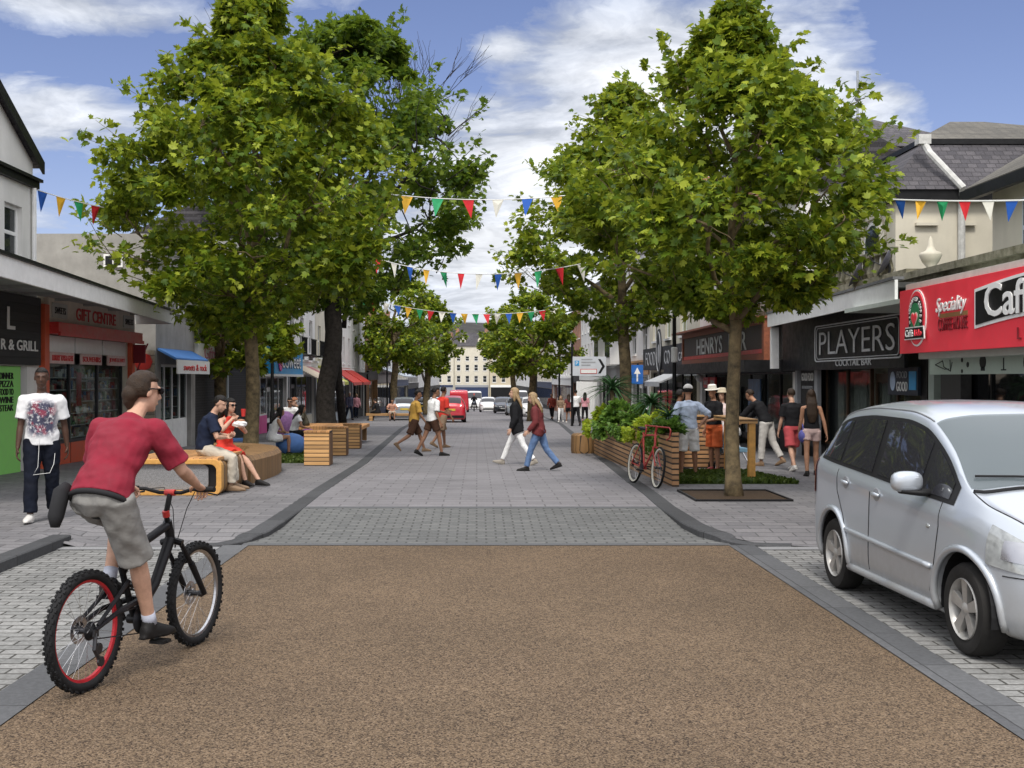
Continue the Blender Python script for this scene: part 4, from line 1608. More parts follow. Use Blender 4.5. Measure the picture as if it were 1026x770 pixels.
lettering('FRESH LOCAL SEASONAL', SIGNGREY, gb, (1.08, -0.08, 1.6), w=0.9, h=0.07)
mb = MB()
mb.box((6.45, -0.07, 1.5), (7.95, -0.01, 2.02))
gd = mb.build('window_sign', M('slate_blue_sign', (0.025, 0.032, 0.045), 0.4), b)
lettering('GOOD', SIGNWHITE, gd, (7.2, -0.08, 1.66), w=0.55, h=0.18)
lettering('FOOD', SIGNGREY, gd, (7.2, -0.08, 1.88), w=0.5, h=0.13)
plate('roundel', ell(6.72, 1.76, 0.13, 0.18), -0.072, 0.01, M('pale_blue_disc', (0.4, 0.5, 0.65), 0.5), gd)
plate('blue_block', [(7.55, 1.6), (7.88, 1.6), (7.88, 1.94), (7.55, 1.94)], -0.072, 0.01, SKYBLUE, gd)
# white canopy edge (it runs slightly askew) over the black fascia board
XE = 10.6
pj = lambda x: lerp(0.9, 1.4, x / XE)
mb = MB()
mb.prism([(0.9, 0.0), (XE, 0.0), (XE, -pj(XE)), (0.9, -pj(0.9))], 3.24, 3.32, lambda p, q, d: (p, q, d))
mb.build('canopy', FELT, b)
mb = MB()
mb.prism([(0.9, -pj(0.9)), (XE, -pj(XE)), (XE, -pj(XE) - 0.05), (0.9, -pj(0.9) - 0.05)], 3.05, 3.36, lambda p, q, d: (p, q, d))
mb.box((0.86, -0.92, 2.05), (1.0, -0.74, 3.04))
mb.build_each('canopy_fascia', WHITE, b)
mb = MB()
mb.prism([(0.85, -pj(0.9) - 0.08), (XE, -pj(XE) - 0.08), (XE, -pj(XE) + 0.1), (0.85, -pj(0.9) + 0.1)], 3.365, 3.41, lambda p, q, d: (p, q, d))
mb.build('gutter', M('lead_grey', (0.14, 0.14, 0.145), 0.6, var=0.3), b)
mb = MB()
mb.box((0.05, -0.4, 2.0), (8.18, -0.34, 3.2))
fb = mb.build('fascia_sign', BLACK, b)
GREYL = M('sign_pale_grey', (0.6, 0.61, 0.62), 0.5)
xs_ = 5.45
fyy = -0.412
lettering('PLAYERS', GREYL, fb, (xs_, fyy, 2.58), w=4.6, h=0.5, offset=-0.008)
lettering('COCKTAIL BAR', GREYL, fb, (5.4, fyy, 2.14), w=2.2, h=0.14, offset=-0.002)
ct = MB(Matrix.Translation((xs_, fyy, 2.58)))
for (rw, rh, tt) in ((2.62, 0.39, 0.016), (2.5, 0.34, 0.01)):
    pts = []
    for sx_, sz_, a0 in ((1, 1, 0), (-1, 1, 90), (-1, -1, 180), (1, -1, 270)):
        for k in range(5):
            a = R(a0 + k * 22.5)
            pts.append((sx_ * (rw - 0.1) + 0.1 * math.cos(a), 0, sz_ * (rh - 0.1) + 0.1 * math.sin(a)))
    ct.tube(pts, tt, 5, closed=True)
ct.build_each('sign_border', GREYL, fb)

# ---- right: cream villa with slate roofs above the shops --------------------------------------------------------------
def hip_block(parent, x0, x1, y0, y1, z0, lower, upper, mats, over=0.25):
    """world-aligned mansard: eave at z0; lower = (inset, z), upper = (inset, z)"""
    def rect(i, z):
        return [(x0 + i, y0 + i, z), (x1 - i, y0 + i, z), (x1 - i, y1 - i, z), (x0 + i, y1 - i, z)]
    eave = rect(-over, z0)
    mid = rect(lower[0], lower[1])
    ym = (y0 + y1) / 2
    mb = MB()
    for k in range(4):
        j = (k + 1) % 4
        mb.poly([eave[k], eave[j], mid[j], mid[k]])
    mb.poly(list(reversed(eave)))
    rf = mb.build('roof', mats[0], parent)
    if upper:
        a = rect(lower[0] - 0.12, lower[1] + 0.02)
        i = upper[0]
        ridge = [(x0 + i, ym, upper[1]), (x1 - i, ym, upper[1])]
        m2 = MB()
        m2.poly([a[0], a[1], ridge[1], ridge[0]])
        m2.poly([a[1], a[2], ridge[1]])
        m2.poly([a[2], a[3], ridge[0], ridge[1]])
        m2.poly([a[3], a[0], ridge[0]])
        m2.poly([a[3], a[2], a[1], a[0]])
        m2.build('roof', mats[1], parent)
        m3 = MB()
        m3.box((a[0][0] - 0.02, a[0][1] - 0.02, lower[1] - 0.1), (a[2][0] + 0.02, a[2][1] + 0.02, lower[1] + 0.015))
        m3.build('roof_moulding', BLACK, rf)
    return rf


vl = thing('cream_villa', 'cream villa with stepped slate roofs standing above the cocktail bar', 'building', (0, 0, 0))
mb = MB()
mb.box((8.75, 24.0, 0), (16, 34, 5.55))
mb.build('wall', CREAM, vl)
mb = MB()
mb.box((8.55, 23.8, 5.52), (16.2, 34.2, 5.72))
mb.build('eaves_band', BLACK, vl)
hip_block(vl, 8.75, 16, 24.0, 34, 5.73, (0.95, 6.98), (3.2, 8.3), (SLATE, SLATE_MOSS))
# arched recess heads along the street side and label moulds on the near side
for k in range(4):
    m = MB()
    yy = 25.2 + k * 2.2
    pts = [(8.7, yy + 0.62 * math.cos(PI * q / 12), 4.75 + 0.6 * math.sin(PI * q / 12)) for q in range(13)]
    m.tube(pts, 0.09, 6)
    m.build('arch_mould', CREAM, vl)
    m = MB()
    m.prism([(yy + 0.55 * math.cos(PI * q / 12), 4.72 + 0.55 * math.sin(PI * q / 12)) for q in range(13)] + [(yy - 0.55, 3.55), (yy + 0.55, 3.55)], 8.68, 8.74, lambda p, q, d: (d, p, q))
    wf = m.build('window', WHITE, vl)
    m = MB()
    m.prism([(yy + 0.45 * math.cos(PI * q / 12), 4.72 + 0.45 * math.sin(PI * q / 12)) for q in range(13)] + [(yy - 0.45, 3.65), (yy + 0.45, 3.65)], 8.665, 8.678, lambda p, q, d: (d, p, q))
    m.build_each('pane', GLASS, wf)
m = MB()
m.box((9.15, 23.9, 5.0), (9.62, 23.997, 5.06))
m.box((10.05, 23.9, 5.0), (10.4, 23.997, 5.06))
m.build_each('string_course', CREAM, vl)
m = MB()
m.tube([(10.02, 23.68, 5.75), (9.5, 24.1, 6.55), (9.4, 24.3, 6.9)][::-1] + [(10.1, 23.93, 5.5), (10.1, 23.93, 3.6)], 0.075, 8)
m.cbox((9.42, 24.25, 6.85), (0.26, 0.24, 0.2))
m.build('drainpipe', M('pale_pipe', (0.5, 0.5, 0.48), 0.6, var=0.25, scale=8), vl)
# right wing
wg = thing('cream_villa', 'cream wing with a pitched roof and sash window above the red coffee sign', 'building', (0, 0, 0))
mb = MB()
mb.box((9.7, 12, 0), (16, 21.6, 5.3))
mb.build('wall', CREAM, wg)
m = MB()
m.box((9.62, 19.35, 3.9), (9.697, 20.25, 5.0))
wf = m.build('window', PALEBLUE, wg)
m = MB()
m.box((9.6, 19.43, 4.5), (9.618, 20.17, 4.92))
m.box((9.6, 19.43, 3.98), (9.618, 20.17, 4.42))
m.build_each('pane', GLASS, wf)
m = MB()
m.prism([(9.3, 5.22), (13, 7.4), (16.4, 5.22), (16.4, 5.42), (13, 7.62), (9.3, 5.42)], 11.8, 21.9, lambda p, q, d: (p, d, q))
m.build('roof', SLATE_MOSS, wg)
m = MB()
m.box((9.2, 11.8, 5.16), (9.32, 21.9, 5.36))
m.build('gutter', BLACK, wg)
# farther block with pyramid roof and aerial
fb_ = thing('corner_tower_house', 'taller house with a pyramid slate roof behind the cream villa', 'building', (0, 0, 0))
mb = MB()
mb.box((10.2, 35.2, -1), (15.2, 41, 8.6))
mb.build('wall', CREAM, fb_)
mb = MB()
mb.box((9.95, 34.95, 8.45), (15.45, 41.25, 8.85))
mb.build('eaves_band', BLACK, fb_)
m = MB()
ap = (12.6, 38, 10.5)
c4 = [(9.8, 34.8, 8.86), (15.6, 34.8, 8.86), (15.6, 41.4, 8.86), (9.8, 41.4, 8.86)]
for k in range(4):
    m.poly([c4[k], c4[(k + 1) % 4], ap])
m.poly(c4[::-1])
m.build('roof', SLATE, fb_)
m = MB()
m.tube([(12.6, 38, 10.3), (12.6, 38, 12.0)], 0.04, 6)
m.ball((12.6, 38, 11.1), 0.11, 8, 6)
m.build('aerial', M('aerial_grey', (0.3, 0.33, 0.36), 0.5), fb_)
# parapet with balustrade, urn and dishes in front of the villa
pr = thing('parapet_wall', 'mossy stone parapet running along the top of the bar and coffee house', 'wall', (0, 0, 0))
mb = MB()
mb.box((7.72, 21.0, 3.5), (8.28, 31.4, 3.62))
mb.box((7.85, 21.0, 3.62), (8.2, 31.4, 3.82))
mb.build('coping', MOSS, pr)
m = MB()
for k in range(26):
    y = 22.4 + k * 0.35
    m.lathe([(0.05, 3.82), (0.09, 3.95), (0.045, 4.15), (0.06, 4.26)], 'z', 8, (8.05, y, 0))
m.box((7.95, 22.2, 4.26), (8.15, 31.4, 4.36))
m.build('balustrade', MOSS, pr)
ur = MB()
ur.lathe([(0.12, 0), (0.14, 0.05), (0.06, 0.12), (0.2, 0.3), (0.27, 0.46), (0.26, 0.52), (0.12, 0.58), (0.07, 0.7), (0.05, 0.86), (0.0, 0.95)], 'z', 16)
u_ = ur.build('stone_urn', CREAM, None, smooth=True)
u_.scale = (0.72, 0.72, 0.72)
u_.location = (8.12, 20.55, 3.68)
tag(u_, 'cream stone urn finial standing on the mossy parapet', 'urn')
for (x, y, z, lb) in ((8.0, 22.3, 4.05, 'grey satellite dish on the parapet nearest the urn'), (7.9, 23.7, 3.95, 'tilted satellite dish on the parapet nearer the big right tree')):
    d = thing('satellite_dish', lb, 'satellite dish', (x, y, z), R(-20), 'satellite dishes')
    m = MB(Matrix.Rotation(R(-65), 4, 'Y'))
    m.lathe([(0.0, 0.0), (0.15, 0.02), (0.3, 0.09), (0.31, 0.1), (0.3, 0.1), (0.15, 0.035), (0.0, 0.012)], 'z', 20)
    m.build('dish', M('dish_grey', (0.1, 0.1, 0.13), 0.5), d, smooth=True)
    m = MB()
    m.tube([(0, 0, -0.25), (0.02, 0, -0.1), (0.0, 0, 0.0)], 0.025, 6)
    m.tube([(-0.02, 0, -0.1), (-0.3, 0, 0.05), (-0.36, 0, 0.16)], 0.012, 6)
    m.build('mount', DARKSTEEL, d)

# ---- right: bar with brown sign -------------------------------------------------------------------------------------------
RUST = M('rusty_frame', (0.24, 0.075, 0.035), 0.6, var=0.35, scale=10)
b = right_side('corner_bar', 'white-walled bar with a tilted rust-brown framed sign and black canopy', 'bar', XR, 41.2)
L = 12.5
mb = MB()
shell(mb, 0, L, 0, 4, -0.9, 6.6, [(0.4, 12.1, -0.9, 2.0)] + [(x, x + 1.3, 4.0, 5.9) for x in (1.2, 4.4, 7.4, 10.2)])
mb.build('wall', OFFWHITE, b)
for x in (1.2, 4.4, 7.4, 10.2):
    window(b, x, 4.0, 1.3, 1.9)
shopfront(b, 0.4, 12.1, 2.0, BLACK, BLACK, 7, 0.4, 3, display=False)
gable_roof(b, 0, L, 0, 4, 6.6, 1.1, SLATE, chim=(0.4,))
mb = MB()
mb.box((0, -1.3, 1.98), (L - 0.1, -0.004, 2.28))
mb.build('canopy', BLACK, b)
bx = MB()
y0_, y1_ = -0.62, -0.48
bx.box((0.3, y0_, 2.36), (11.7, y1_, 3.26))
sp = bx.build('sign_panel', M('sign_brown_board', (0.07, 0.055, 0.045), 0.6, var=0.35, scale=2), b)
fr = MB()
for q in (((0.1, y0_ - 0.05, 3.22), (11.85, y1_, 3.36)), ((0.1, y0_ - 0.05, 2.28), (11.85, y1_, 2.46)), ((0.1, y0_ - 0.05, 2.46), (0.26, y1_, 3.22)), ((11.65, y0_ - 0.05, 2.46), (11.85, y1_, 3.22)), ((0.0, y0_ - 0.4, 3.36), (11.9, -0.02, 3.42))):
    fr.box(*q)
fr.build('sign_frame', RUST, sp)
lettering('HENRYS', M('sign_bone', (0.5, 0.5, 0.47), 0.6), sp, (4.7, y0_ - 0.012, 2.86), w=4.0, h=0.52, offset=0.01)
lettering('BAR', M('sign_bone', (0.5, 0.5, 0.47)), sp, (8.7, y0_ - 0.012, 2.86), w=2.2, h=0.52, offset=0.01)
mb = MB()
mb.box((0.3, y0_ - 0.02, 2.47), (11.6, y0_ - 0.003, 2.58))
mb.build('sign_stripe', RED, sp)
for x, s in ((1.0, 'SALE'), (2.1, 'OPEN')):
    m = MB()
    m.box((x, -0.08, 1.5), (x + 0.9, -0.02, 1.86))
    p = m.build('notice', M('notice_red', (0.6, 0.03, 0.04), 0.4), b)
    lettering(s, SIGNWHITE, p, (x + 0.45, -0.085, 1.68), w=0.6, h=0.14)
m = MB()
m.ball((1.5, -0.3, 2.05 - 0.22), 0.14, 12, 8)
m.build('globe_lamp', SIGNWHITE, b, smooth=True)
for x, z, h_ in ((3.2, 0.6, 0.8), (3.9, 0.7, 0.7), (5.0, 0.75, 1.0)):
    m = MB()
    m.box((x, 0.03, z), (x + 0.6, 0.06, z + h_))
    m.build('poster', SIGNWHITE, b)
m = MB()
m.box((7.2, 0.03, 0.95), (8.6, 0.07, 1.8))
m.build('poster', M('poster_blue', (0.1, 0.17, 0.3), 0.5, var=0.5, scale=4), b)

# ---- right: cafe with black fascia -------------------------------------------------------------------------------------------
b = right_side('cafe_building', 'cream house with tall sash windows over a black cafe fascia', 'building', XR, 53.2)
L = 11.9
hs = [(0.4, 11.4, -1.0, 2.1)]
for x in (1.0, 4.4, 8.0):
    hs += [(x, x + 1.5, 3.5, 5.4), (x, x + 1.5, 6.2, 7.7)]
mb = MB()
shell(mb, 0, L, 0, 5, -1.0, 8.6, hs)
mb.build('wall', CREAM, b)
GT = glass_mat('green_blind_glass', (0.1, 0.16, 0.05), 0.1)
for i, x in enumerate((1.0, 4.4, 8.0)):
    window(b, x, 3.5, 1.5, 1.9, style='cross', gmat=GT if i else None)
    window(b, x, 6.2, 1.5, 1.5, style='cross')
gable_roof(b, 0, L, 0, 5, 8.6, 1.4, SLATE, chim=(0.4, 11.5))
shopfront(b, 0.4, 11.4, 2.1, BLACK, BLACK, 6, 0.4, 3, display=False)
mb = MB()
mb.box((0.3, -0.35, 2.2), (11.8, -0.004, 3.15))
fs = mb.build('fascia_sign', M('charcoal_sign', (0.03, 0.031, 0.036), 0.55, var=0.2), b)
CH = M('chalk_lettering', (0.33, 0.34, 0.36), 0.6, var=0.15)
lettering('FOOD', CH, fs, (2.6, -0.36, 2.68), w=2.8, h=0.6, offset=-0.005)
lettering('CO', CH, fs, (7.0, -0.36, 2.68), w=1.3, h=0.55)
lettering('H', CH, fs, (8.6, -0.36, 2.68), w=0.6, h=0.6)
lettering('CAFE', CH, fs, (10.4, -0.36, 2.65), w=1.6, h=0.34)
pl_ = plate('oval_plaque', ell(5.2, 2.95, 0.62, 0.95), -0.36, 0.05, M('charcoal_sign', (0.03, 0.03, 0.03)), fs)
m = MB()
m.tube([(5.2 + 0.52 * math.cos(a), -0.415, 2.95 + 0.82 * math.sin(a)) for a in [2 * PI * k / 24 for k in range(24)]], 0.025, 5, closed=True)
m.ball((5.2, -0.41, 2.85), (0.26, 0.02, 0.4), 12, 8)
m.build('plaque_emblem', CH, pl_)
awning(b, 8.0, 11.6, 2.25, 1.4, 0.55, [M('silver_canvas', (0.4, 0.41, 0.42), 0.7)])

# ---- right: further terraces ---------------------------------------------------------------------------------------------------------
b, L, zb = terrace(1, 'brick_shop', 'house with a brown brick shopfront and white columns beside the black cafe', XR + 0.1, 53.4, 61.0, 8.8, OFFWHITE, 2, (2.5, OFFWHITE, BRICK, ORANGE_BRICK, None, None), ww=1.3, style='cross')
for x in (1.0, 5.0):
    awning(b, x - 0.3, x + 2.0, 5.6, 0.9, 0.5, [BLACK], name='porch_roof', valance=0.05)
b, L, zb = terrace(1, 'terraced_shop', 'white terraced house with dark canopy hoods over its bays', XR + 0.1, 61.2, 73, 9.0, OFFWHITE, 4, (2.5, BLACK, BLACK, GREYF, None, None), ww=1.2, style='cross')
for k in range(2):
    awning(b, 0.5 + 6 * k, 5.4 + 6 * k, 6.0, 1.0, 0.55, [BLACK], name='porch_roof', valance=0.05)
    m = MB()
    x = 0.8 + 6 * k
    m.prism([(x, 0), (x + 0.7, -0.8), (x + 3.2, -0.8), (x + 3.9, 0)], 3.3, 5.45, lambda p, q, d: (p, q - 0.003, d))
    bay = m.build('bay_window', OFFWHITE, b)
    m = MB()
    for q in range(3):
        m.box((x + 0.85 + q * 0.78, -0.83, 3.7), (x + 0.85 + q * 0.78 + 0.62, -0.806, 5.2))
    m.build_each('pane', GLASS, bay)
b, L, zb = terrace(1, 'terraced_shop', 'white terraced house over a row of white shopfront columns', XR + 0.15, 73.2, 90, 8.6, OFFWHITE, 7, (2.6, SIGNWHITE, BRICK, SIGNWHITE, None, None), ww=1.0)
m = MB()
for k in range(12):
    m.lathe([(0.14, -0.8), (0.12, 2.55)], 'z', 8, (0.6 + k * 1.4, -0.3, 0))
m.build_each('colonnade', SIGNWHITE, b, smooth='auto')
terrace(1, 'terraced_shop', 'red brick terraced house seen behind the distant right tree', XR + 0.15, 90.2, 98, 9.6, BRICK, 3, (2.6, BLACK, BLACK, BLACK, None, None))
terrace(1, 'terraced_shop', 'distant white house beyond the red brick one on the right', XR + 0.2, 98.2, 124, 8.8, OFFWHITE, 9, (2.6, BRICK, BRICK, SIGNWHITE, None, None), ww=1.0)
terrace(1, 'terraced_shop', 'distant cream house on the right, last before the far cream row', XR + 0.6, 124.2, 176, 9.0, CREAM, 14, (2.7, BLACK, BLACK, NAVY, None, None), ww=1.0)

# ---- more terrace far down the street, then the row that closes the view --------------------------------------------
terrace(-1, 'terraced_shop', 'farthest terraced house on the left, hazy grey behind the arcaded building', -9.4, 178.2, 286, 9.4, OFFWHITE, 20, (2.7, BLACK, BLACK, BLACK, None, None), depth=6)
terrace(1, 'terraced_shop', 'farthest terraced house on the right, pale behind the distant trunks', XR + 1.0, 176.2, 286, 9.4, OFFWHITE, 20, (2.7, BLACK, BLACK, BLACK, None, None), depth=6)
YE = 300
ends = [(-30, -16, 11.5, CONCRETE, 'grey far house closing the street, at its left end'), (-15.9, -6.1, 12.5, CREAM, 'cream far house left of the tallest one closing the street'),
        (-6, 3.2, 13.6, CREAM, 'tallest cream far house with grey dormers closing the street'), (3.3, 10.5, 12.6, M('buff_render', (0.52, 0.45, 0.33), 0.8, var=0.1), 'buff far house closing the street, right of the tallest one'),
        (10.6, 20, 12.2, CREAM, 'cream far house closing the street behind the right trees'), (20.1, 34, 12.6, OFFWHITE, 'white far house closing the street at its right end')]
for i, (x0, x1, ht, wl, lb) in enumerate(ends):
    zb = gz(YE)
    b = thing('far_house', lb, 'house', (x0, YE + (i % 3) * 0.6, zb), 0, 'houses closing the view')
    L = x1 - x0
    n = max(3, int(L / 2.2))
    hs = []
    for z, h in ((4.0, 1.7), (7.0, 1.6), (9.6, 1.2)):
        for k in range(n):
            x = L * (k + 0.5) / n - 0.5
            hs.append((x, x + 1.0, z, z + h))
            window(b, x, z, 1.0, h)
    m = MB()
    shell(m, 0, L, 0, 9, -1, ht, hs)
    m.build('wall', wl, b)
    m = MB()
    m.box((0.3, -0.12, -0.5), (L - 0.3, -0.004, 2.7))
    m.build('shopfront', (BLACK, GREYF, NAVY)[i % 3], b)
    m = MB()
    m.box((0.2, -0.16, 2.71), (L - 0.2, -0.004, 3.3))
    m.build('fascia_sign', (SIGNWHITE, NAVY, GREYF)[i % 3], b)
    gable_roof(b, 0, L, 0, 9, ht, 3.4, SLATE_MOSS if i % 2 else SLATE, 0.3, (L - 0.7, 0.8))
    for k in range(max(1, n // 2)):
        x = L * (k + 0.5) / max(1, n // 2)
        m = MB()
        m.prism([(x - 0.7, ht + 0.4), (x + 0.7, ht + 0.4), (x + 0.7, ht + 1.7), (x, ht + 2.4), (x - 0.7, ht + 1.7)], 0.9, 3.5, lambda p, q, d: (p, d, q))
        dm = m.build('dormer', wl, b)
        m = MB()
        m.box((x - 0.4, 0.86, ht + 0.7), (x + 0.4, 0.897, ht + 1.6))
        m.build('pane', DARKGLASS, dm)
# wooded hill beyond
mb = MB()
g = random.Random(5)
nx, ny = 60, 10
grid = []
for j in range(ny):
    row = []
    for i in range(nx):
        x = lerp(-420, 420, i / (nx - 1))
        y = 360 + j * 45
        z = -3 + 24 * math.exp(-((x - 2) / 60) ** 2) * math.sin(PI * min(1, j / 6)) + 7 * math.sin(PI * min(1, j / 7)) * (0.8 + 0.6 * mnoise.noise(Vector((x * 0.012, 3, 1))))
        row.append(mb.vert((x, y, z + (2.5 * mnoise.noise(Vector((x * 0.15, y * 0.15, 0))) if 0 < j else 0))))
    grid.append(row)
for j in range(ny - 1):
    for i in range(nx - 1):
        mb.face((grid[j][i], grid[j][i + 1], grid[j + 1][i + 1], grid[j + 1][i]))
tag(mb.build('hill', M('wooded_hill', (0.045, 0.043, 0.04), 0.95, var=0.5, scale=0.12), None, smooth=True), kind='structure')
# ---------------------------------------------------------------- street furniture and planting
TIMBER = board_mat('orange_timber', (0.42, 0.2, 0.07), (0.56, 0.3, 0.12), row=0.085, axes='XZ', groove=0.12)
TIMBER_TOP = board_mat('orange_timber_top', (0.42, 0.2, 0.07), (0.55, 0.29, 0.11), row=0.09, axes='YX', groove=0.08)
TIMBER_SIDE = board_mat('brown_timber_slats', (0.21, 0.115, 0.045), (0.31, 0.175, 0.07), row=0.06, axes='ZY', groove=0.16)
TIMBER_PALE = board_mat('planter_slats', (0.4, 0.22, 0.1), (0.55, 0.32, 0.16), row=0.088, axes='YZ', groove=0.3)
TIMBER_PALE_X = board_mat('planter_end_slats', (0.38, 0.2, 0.09), (0.52, 0.29, 0.14), row=0.088, axes='XZ', groove=0.3)
CUBE_SLATS = board_mat('stool_slats', (0.52, 0.28, 0.1), (0.66, 0.39, 0.17), row=0.085, axes='XZ', groove=0.2)
YELLOWBAND = M('honey_timber', (0.62, 0.32, 0.08), 0.45, var=0.18, scale=14)
SOIL = M('dark_soil', (0.055, 0.036, 0.022), 0.95, var=0.4, scale=30, bump=0.6, bscale=60)
GRASS = leaf_mat('lawn_blades', (0.03, 0.055, 0.008), (0.06, 0.1, 0.014), (0.1, 0.14, 0.025), 0.2)
TURF = M('turf_base', (0.045, 0.07, 0.014), 0.95, var=0.35, scale=12)


def rrect(w, h, r, n=6):
    """rounded rectangle, centred on x, standing on z=0"""
    pts = []
    for cx, cz, a0 in ((w / 2 - r, h - r, 0), (-w / 2 + r, h - r, 90), (-w / 2 + r, r, 180), (w / 2 - r, r, 270)):
        for k in range(n + 1):
            a = R(a0 + 90 * k / n)
            pts.append((cx + r * math.cos(a), cz + r * math.sin(a)))
    return pts


def frame_ring(mb, outer, inner, a, b):
    n = len(outer)
    V = {}
    for key, poly, d in (('of', outer, a), ('ob', outer, b), ('if', inner, a), ('ib', inner, b)):
        V[key] = [mb.vert((p, d, q)) for p, q in poly]
    for k in range(n):
        j = (k + 1) % n
        mb.face((V['of'][k], V['of'][j], V['if'][j], V['if'][k]))
        mb.face((V['ob'][k], V['ib'][k], V['ib'][j], V['ob'][j]))
        mb.face((V['of'][k], V['ob'][k], V['ob'][j], V['of'][j]))
        mb.face((V['if'][k], V['if'][j], V['ib'][j], V['ib'][k]))


# loop-ended bench
bn = thing('timber_bench', 'wide timber bench with a honey-coloured rounded loop end around grey granite', 'bench', (-4.42, 16.75, 0.1))
m = MB()
o_ = rrect(1.38, 0.53, 0.12)
i_ = [(p * 0.885, 0.075 + (q) * 0.717) for p, q in o_]
frame_ring(m, o_, i_, 0, 0.16)
m.build('loop_frame', YELLOWBAND, bn, bevel=0.012)
m = MB()
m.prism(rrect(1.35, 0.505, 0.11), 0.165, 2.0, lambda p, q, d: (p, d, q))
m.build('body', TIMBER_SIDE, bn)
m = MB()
m.box((-0.64, 0.03, 0.5), (0.64, 2.0, 0.545))
m.build('seat', TIMBER_TOP, bn, bevel=0.01)
m = MB()
m.prism([(p * 0.875 - 0.12 * (p > 0.3), 0.08 + q * 0.7) for p, q in o_], 0.06, 0.16, lambda p, q, d: (p, d, q))
m.build('granite_panel', GRANITE_PALE, bn)
m = MB()
m.box((0.42, 0.1, 0.085), (0.595, 0.158, 0.44))
m.build('dark_recess', BLACK, bn)

# curving slatted bench round the tree
bn = thing('curved_bench', 'low curving slatted brown bench with rounded top, winding towards the left tree trunk', 'bench', (-4.1, 18.9, 0.08))
path = [(0.05, 0), (0.08, 0.8), (0.1, 1.6), (0.08, 2.4), (0.0, 3.2), (-0.18, 3.9), (-0.48, 4.45), (-0.9, 4.8), (-1.4, 4.95)]
prof = [(-0.33, -0.1), (-0.33, 0.4), (-0.27, 0.48), (-0.18, 0.5), (0.18, 0.5), (0.27, 0.48), (0.33, 0.4), (0.33, -0.1)]
m = MB()
prev = None
for k, (x, y) in enumerate(path):
    a, b_ = Vector(path[max(k - 1, 0)]), Vector(path[min(k + 1, len(path) - 1)])
    t_ = (b_ - a).normalized()
    nn = Vector((t_.y, -t_.x))
    row = [m.vert((x + nn.x * p, y + nn.y * p, q - 0.016 * max(0, y + 1.9))) for p, q in prof]
    if prev:
        for q in range(len(prof) - 1):
            m.face((prev[q], prev[q + 1], row[q + 1], row[q]))
    else:
        m.face(row)
    prev = row
m.face(prev)
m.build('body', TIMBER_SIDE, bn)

# timber block stools
for (u, v, w_, h_, lb) in ((317, 467, 0.52, 0.73, 'nearest slatted timber cube stool on the left pavement'), (337, 457, 0.46, 0.71, 'middle slatted timber cube stool of the three on the left'), (352, 450, 0.45, 0.7, 'farthest slatted timber cube stool, beside the kerb')):
    p = gp(u, v)
    s_ = thing('cube_stool', lb, 'stool', p, 0, 'timber cube stools')
    m = MB()
    m.box((-w_ / 2, 0.02, 0.0), (w_ / 2, w_, h_ - 0.045))
    m.build('body', CUBE_SLATS, s_)
    m = MB()
    m.box((-w_ / 2 - 0.012, 0.0, h_ - 0.042), (w_ / 2 + 0.012, w_ + 0.02, h_))
    m.build('seat', TIMBER_TOP, s_, bevel=0.006)
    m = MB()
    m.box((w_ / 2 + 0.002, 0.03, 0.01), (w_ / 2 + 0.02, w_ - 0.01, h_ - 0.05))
    m.build('side_panel', M('stool_side_dark', (0.14, 0.07, 0.03), 0.7, var=0.3), s_)  # right side is a darker brown than the front slats
p = gp(330, 440)
s_ = thing('platform_bench', 'long low timber platform bench behind the cube stools under the black trunk', 'bench', (-4.45, 35.0, gz(35)), 0)
m = MB()
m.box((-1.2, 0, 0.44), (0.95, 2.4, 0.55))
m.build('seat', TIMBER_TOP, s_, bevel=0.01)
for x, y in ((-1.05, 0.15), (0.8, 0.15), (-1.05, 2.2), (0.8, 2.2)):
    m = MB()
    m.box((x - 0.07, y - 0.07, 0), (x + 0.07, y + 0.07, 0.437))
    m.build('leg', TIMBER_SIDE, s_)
# far timber bench with sitter
s_ = thing('far_bench', 'small pale timber bench far off on the left pavement with two sitters', 'bench', (-5.15, 70, gz(70)), 0)
m = MB()
m.box((-1.6, -0.3, 0.32), (1.5, 0.3, 0.45))
m.build('seat', CUBE_SLATS, s_)
for x in (-1.3, 1.2):
    m = MB()
    m.box((x - 0.1, -0.28, 0), (x + 0.1, 0.28, 0.317))
    m.build('leg', CUBE_SLATS, s_)


def lawn(name, poly, label, seed, n=2600, size=0.1):
    """short grass in a flat bed"""
    g = np.random.default_rng(seed)
    m = MB()
    m.prism(poly, 0.0, 0.012, lambda p, q, d: (p, q, gz(q) + d))
    base = m.build('turf', TURF, None)
    tag(base, kind='structure')
    xs, ys = [p[0] for p in poly], [p[1] for p in poly]
    pts = []
    while len(pts) < n:
        x, y = g.uniform(min(xs), max(xs)), g.uniform(min(ys), max(ys))
        inside = False
        for (x0, y0), (x1, y1) in zip(poly, poly[1:] + poly[:1]):
            if (y0 > y) != (y1 > y) and x < (x1 - x0) * (y - y0) / (y1 - y0) + x0:
                inside = not inside
        if inside:
            pts.append((x, y, gz(y) + 0.01))
    P = np.array(pts)
    O = np.tile(np.array([0, 0, 1.6]), (len(P), 1))
    o = leaf_mesh('grass', P, O, size, GRASS, True, None, droop=0.0, seed=seed, part='grass')
    tag(o, kind='stuff')


lawn('lawn', [(3.25, 18.9), (5.3, 18.9), (5.05, 21.6), (3.7, 21.6)], '', 1, 5200, 0.085)
lawn('lawn', [(-4.7, 24.9), (-3.75, 24.9), (-3.7, 29.5), (-5.2, 29.5)], '', 2, 4500, 0.085)

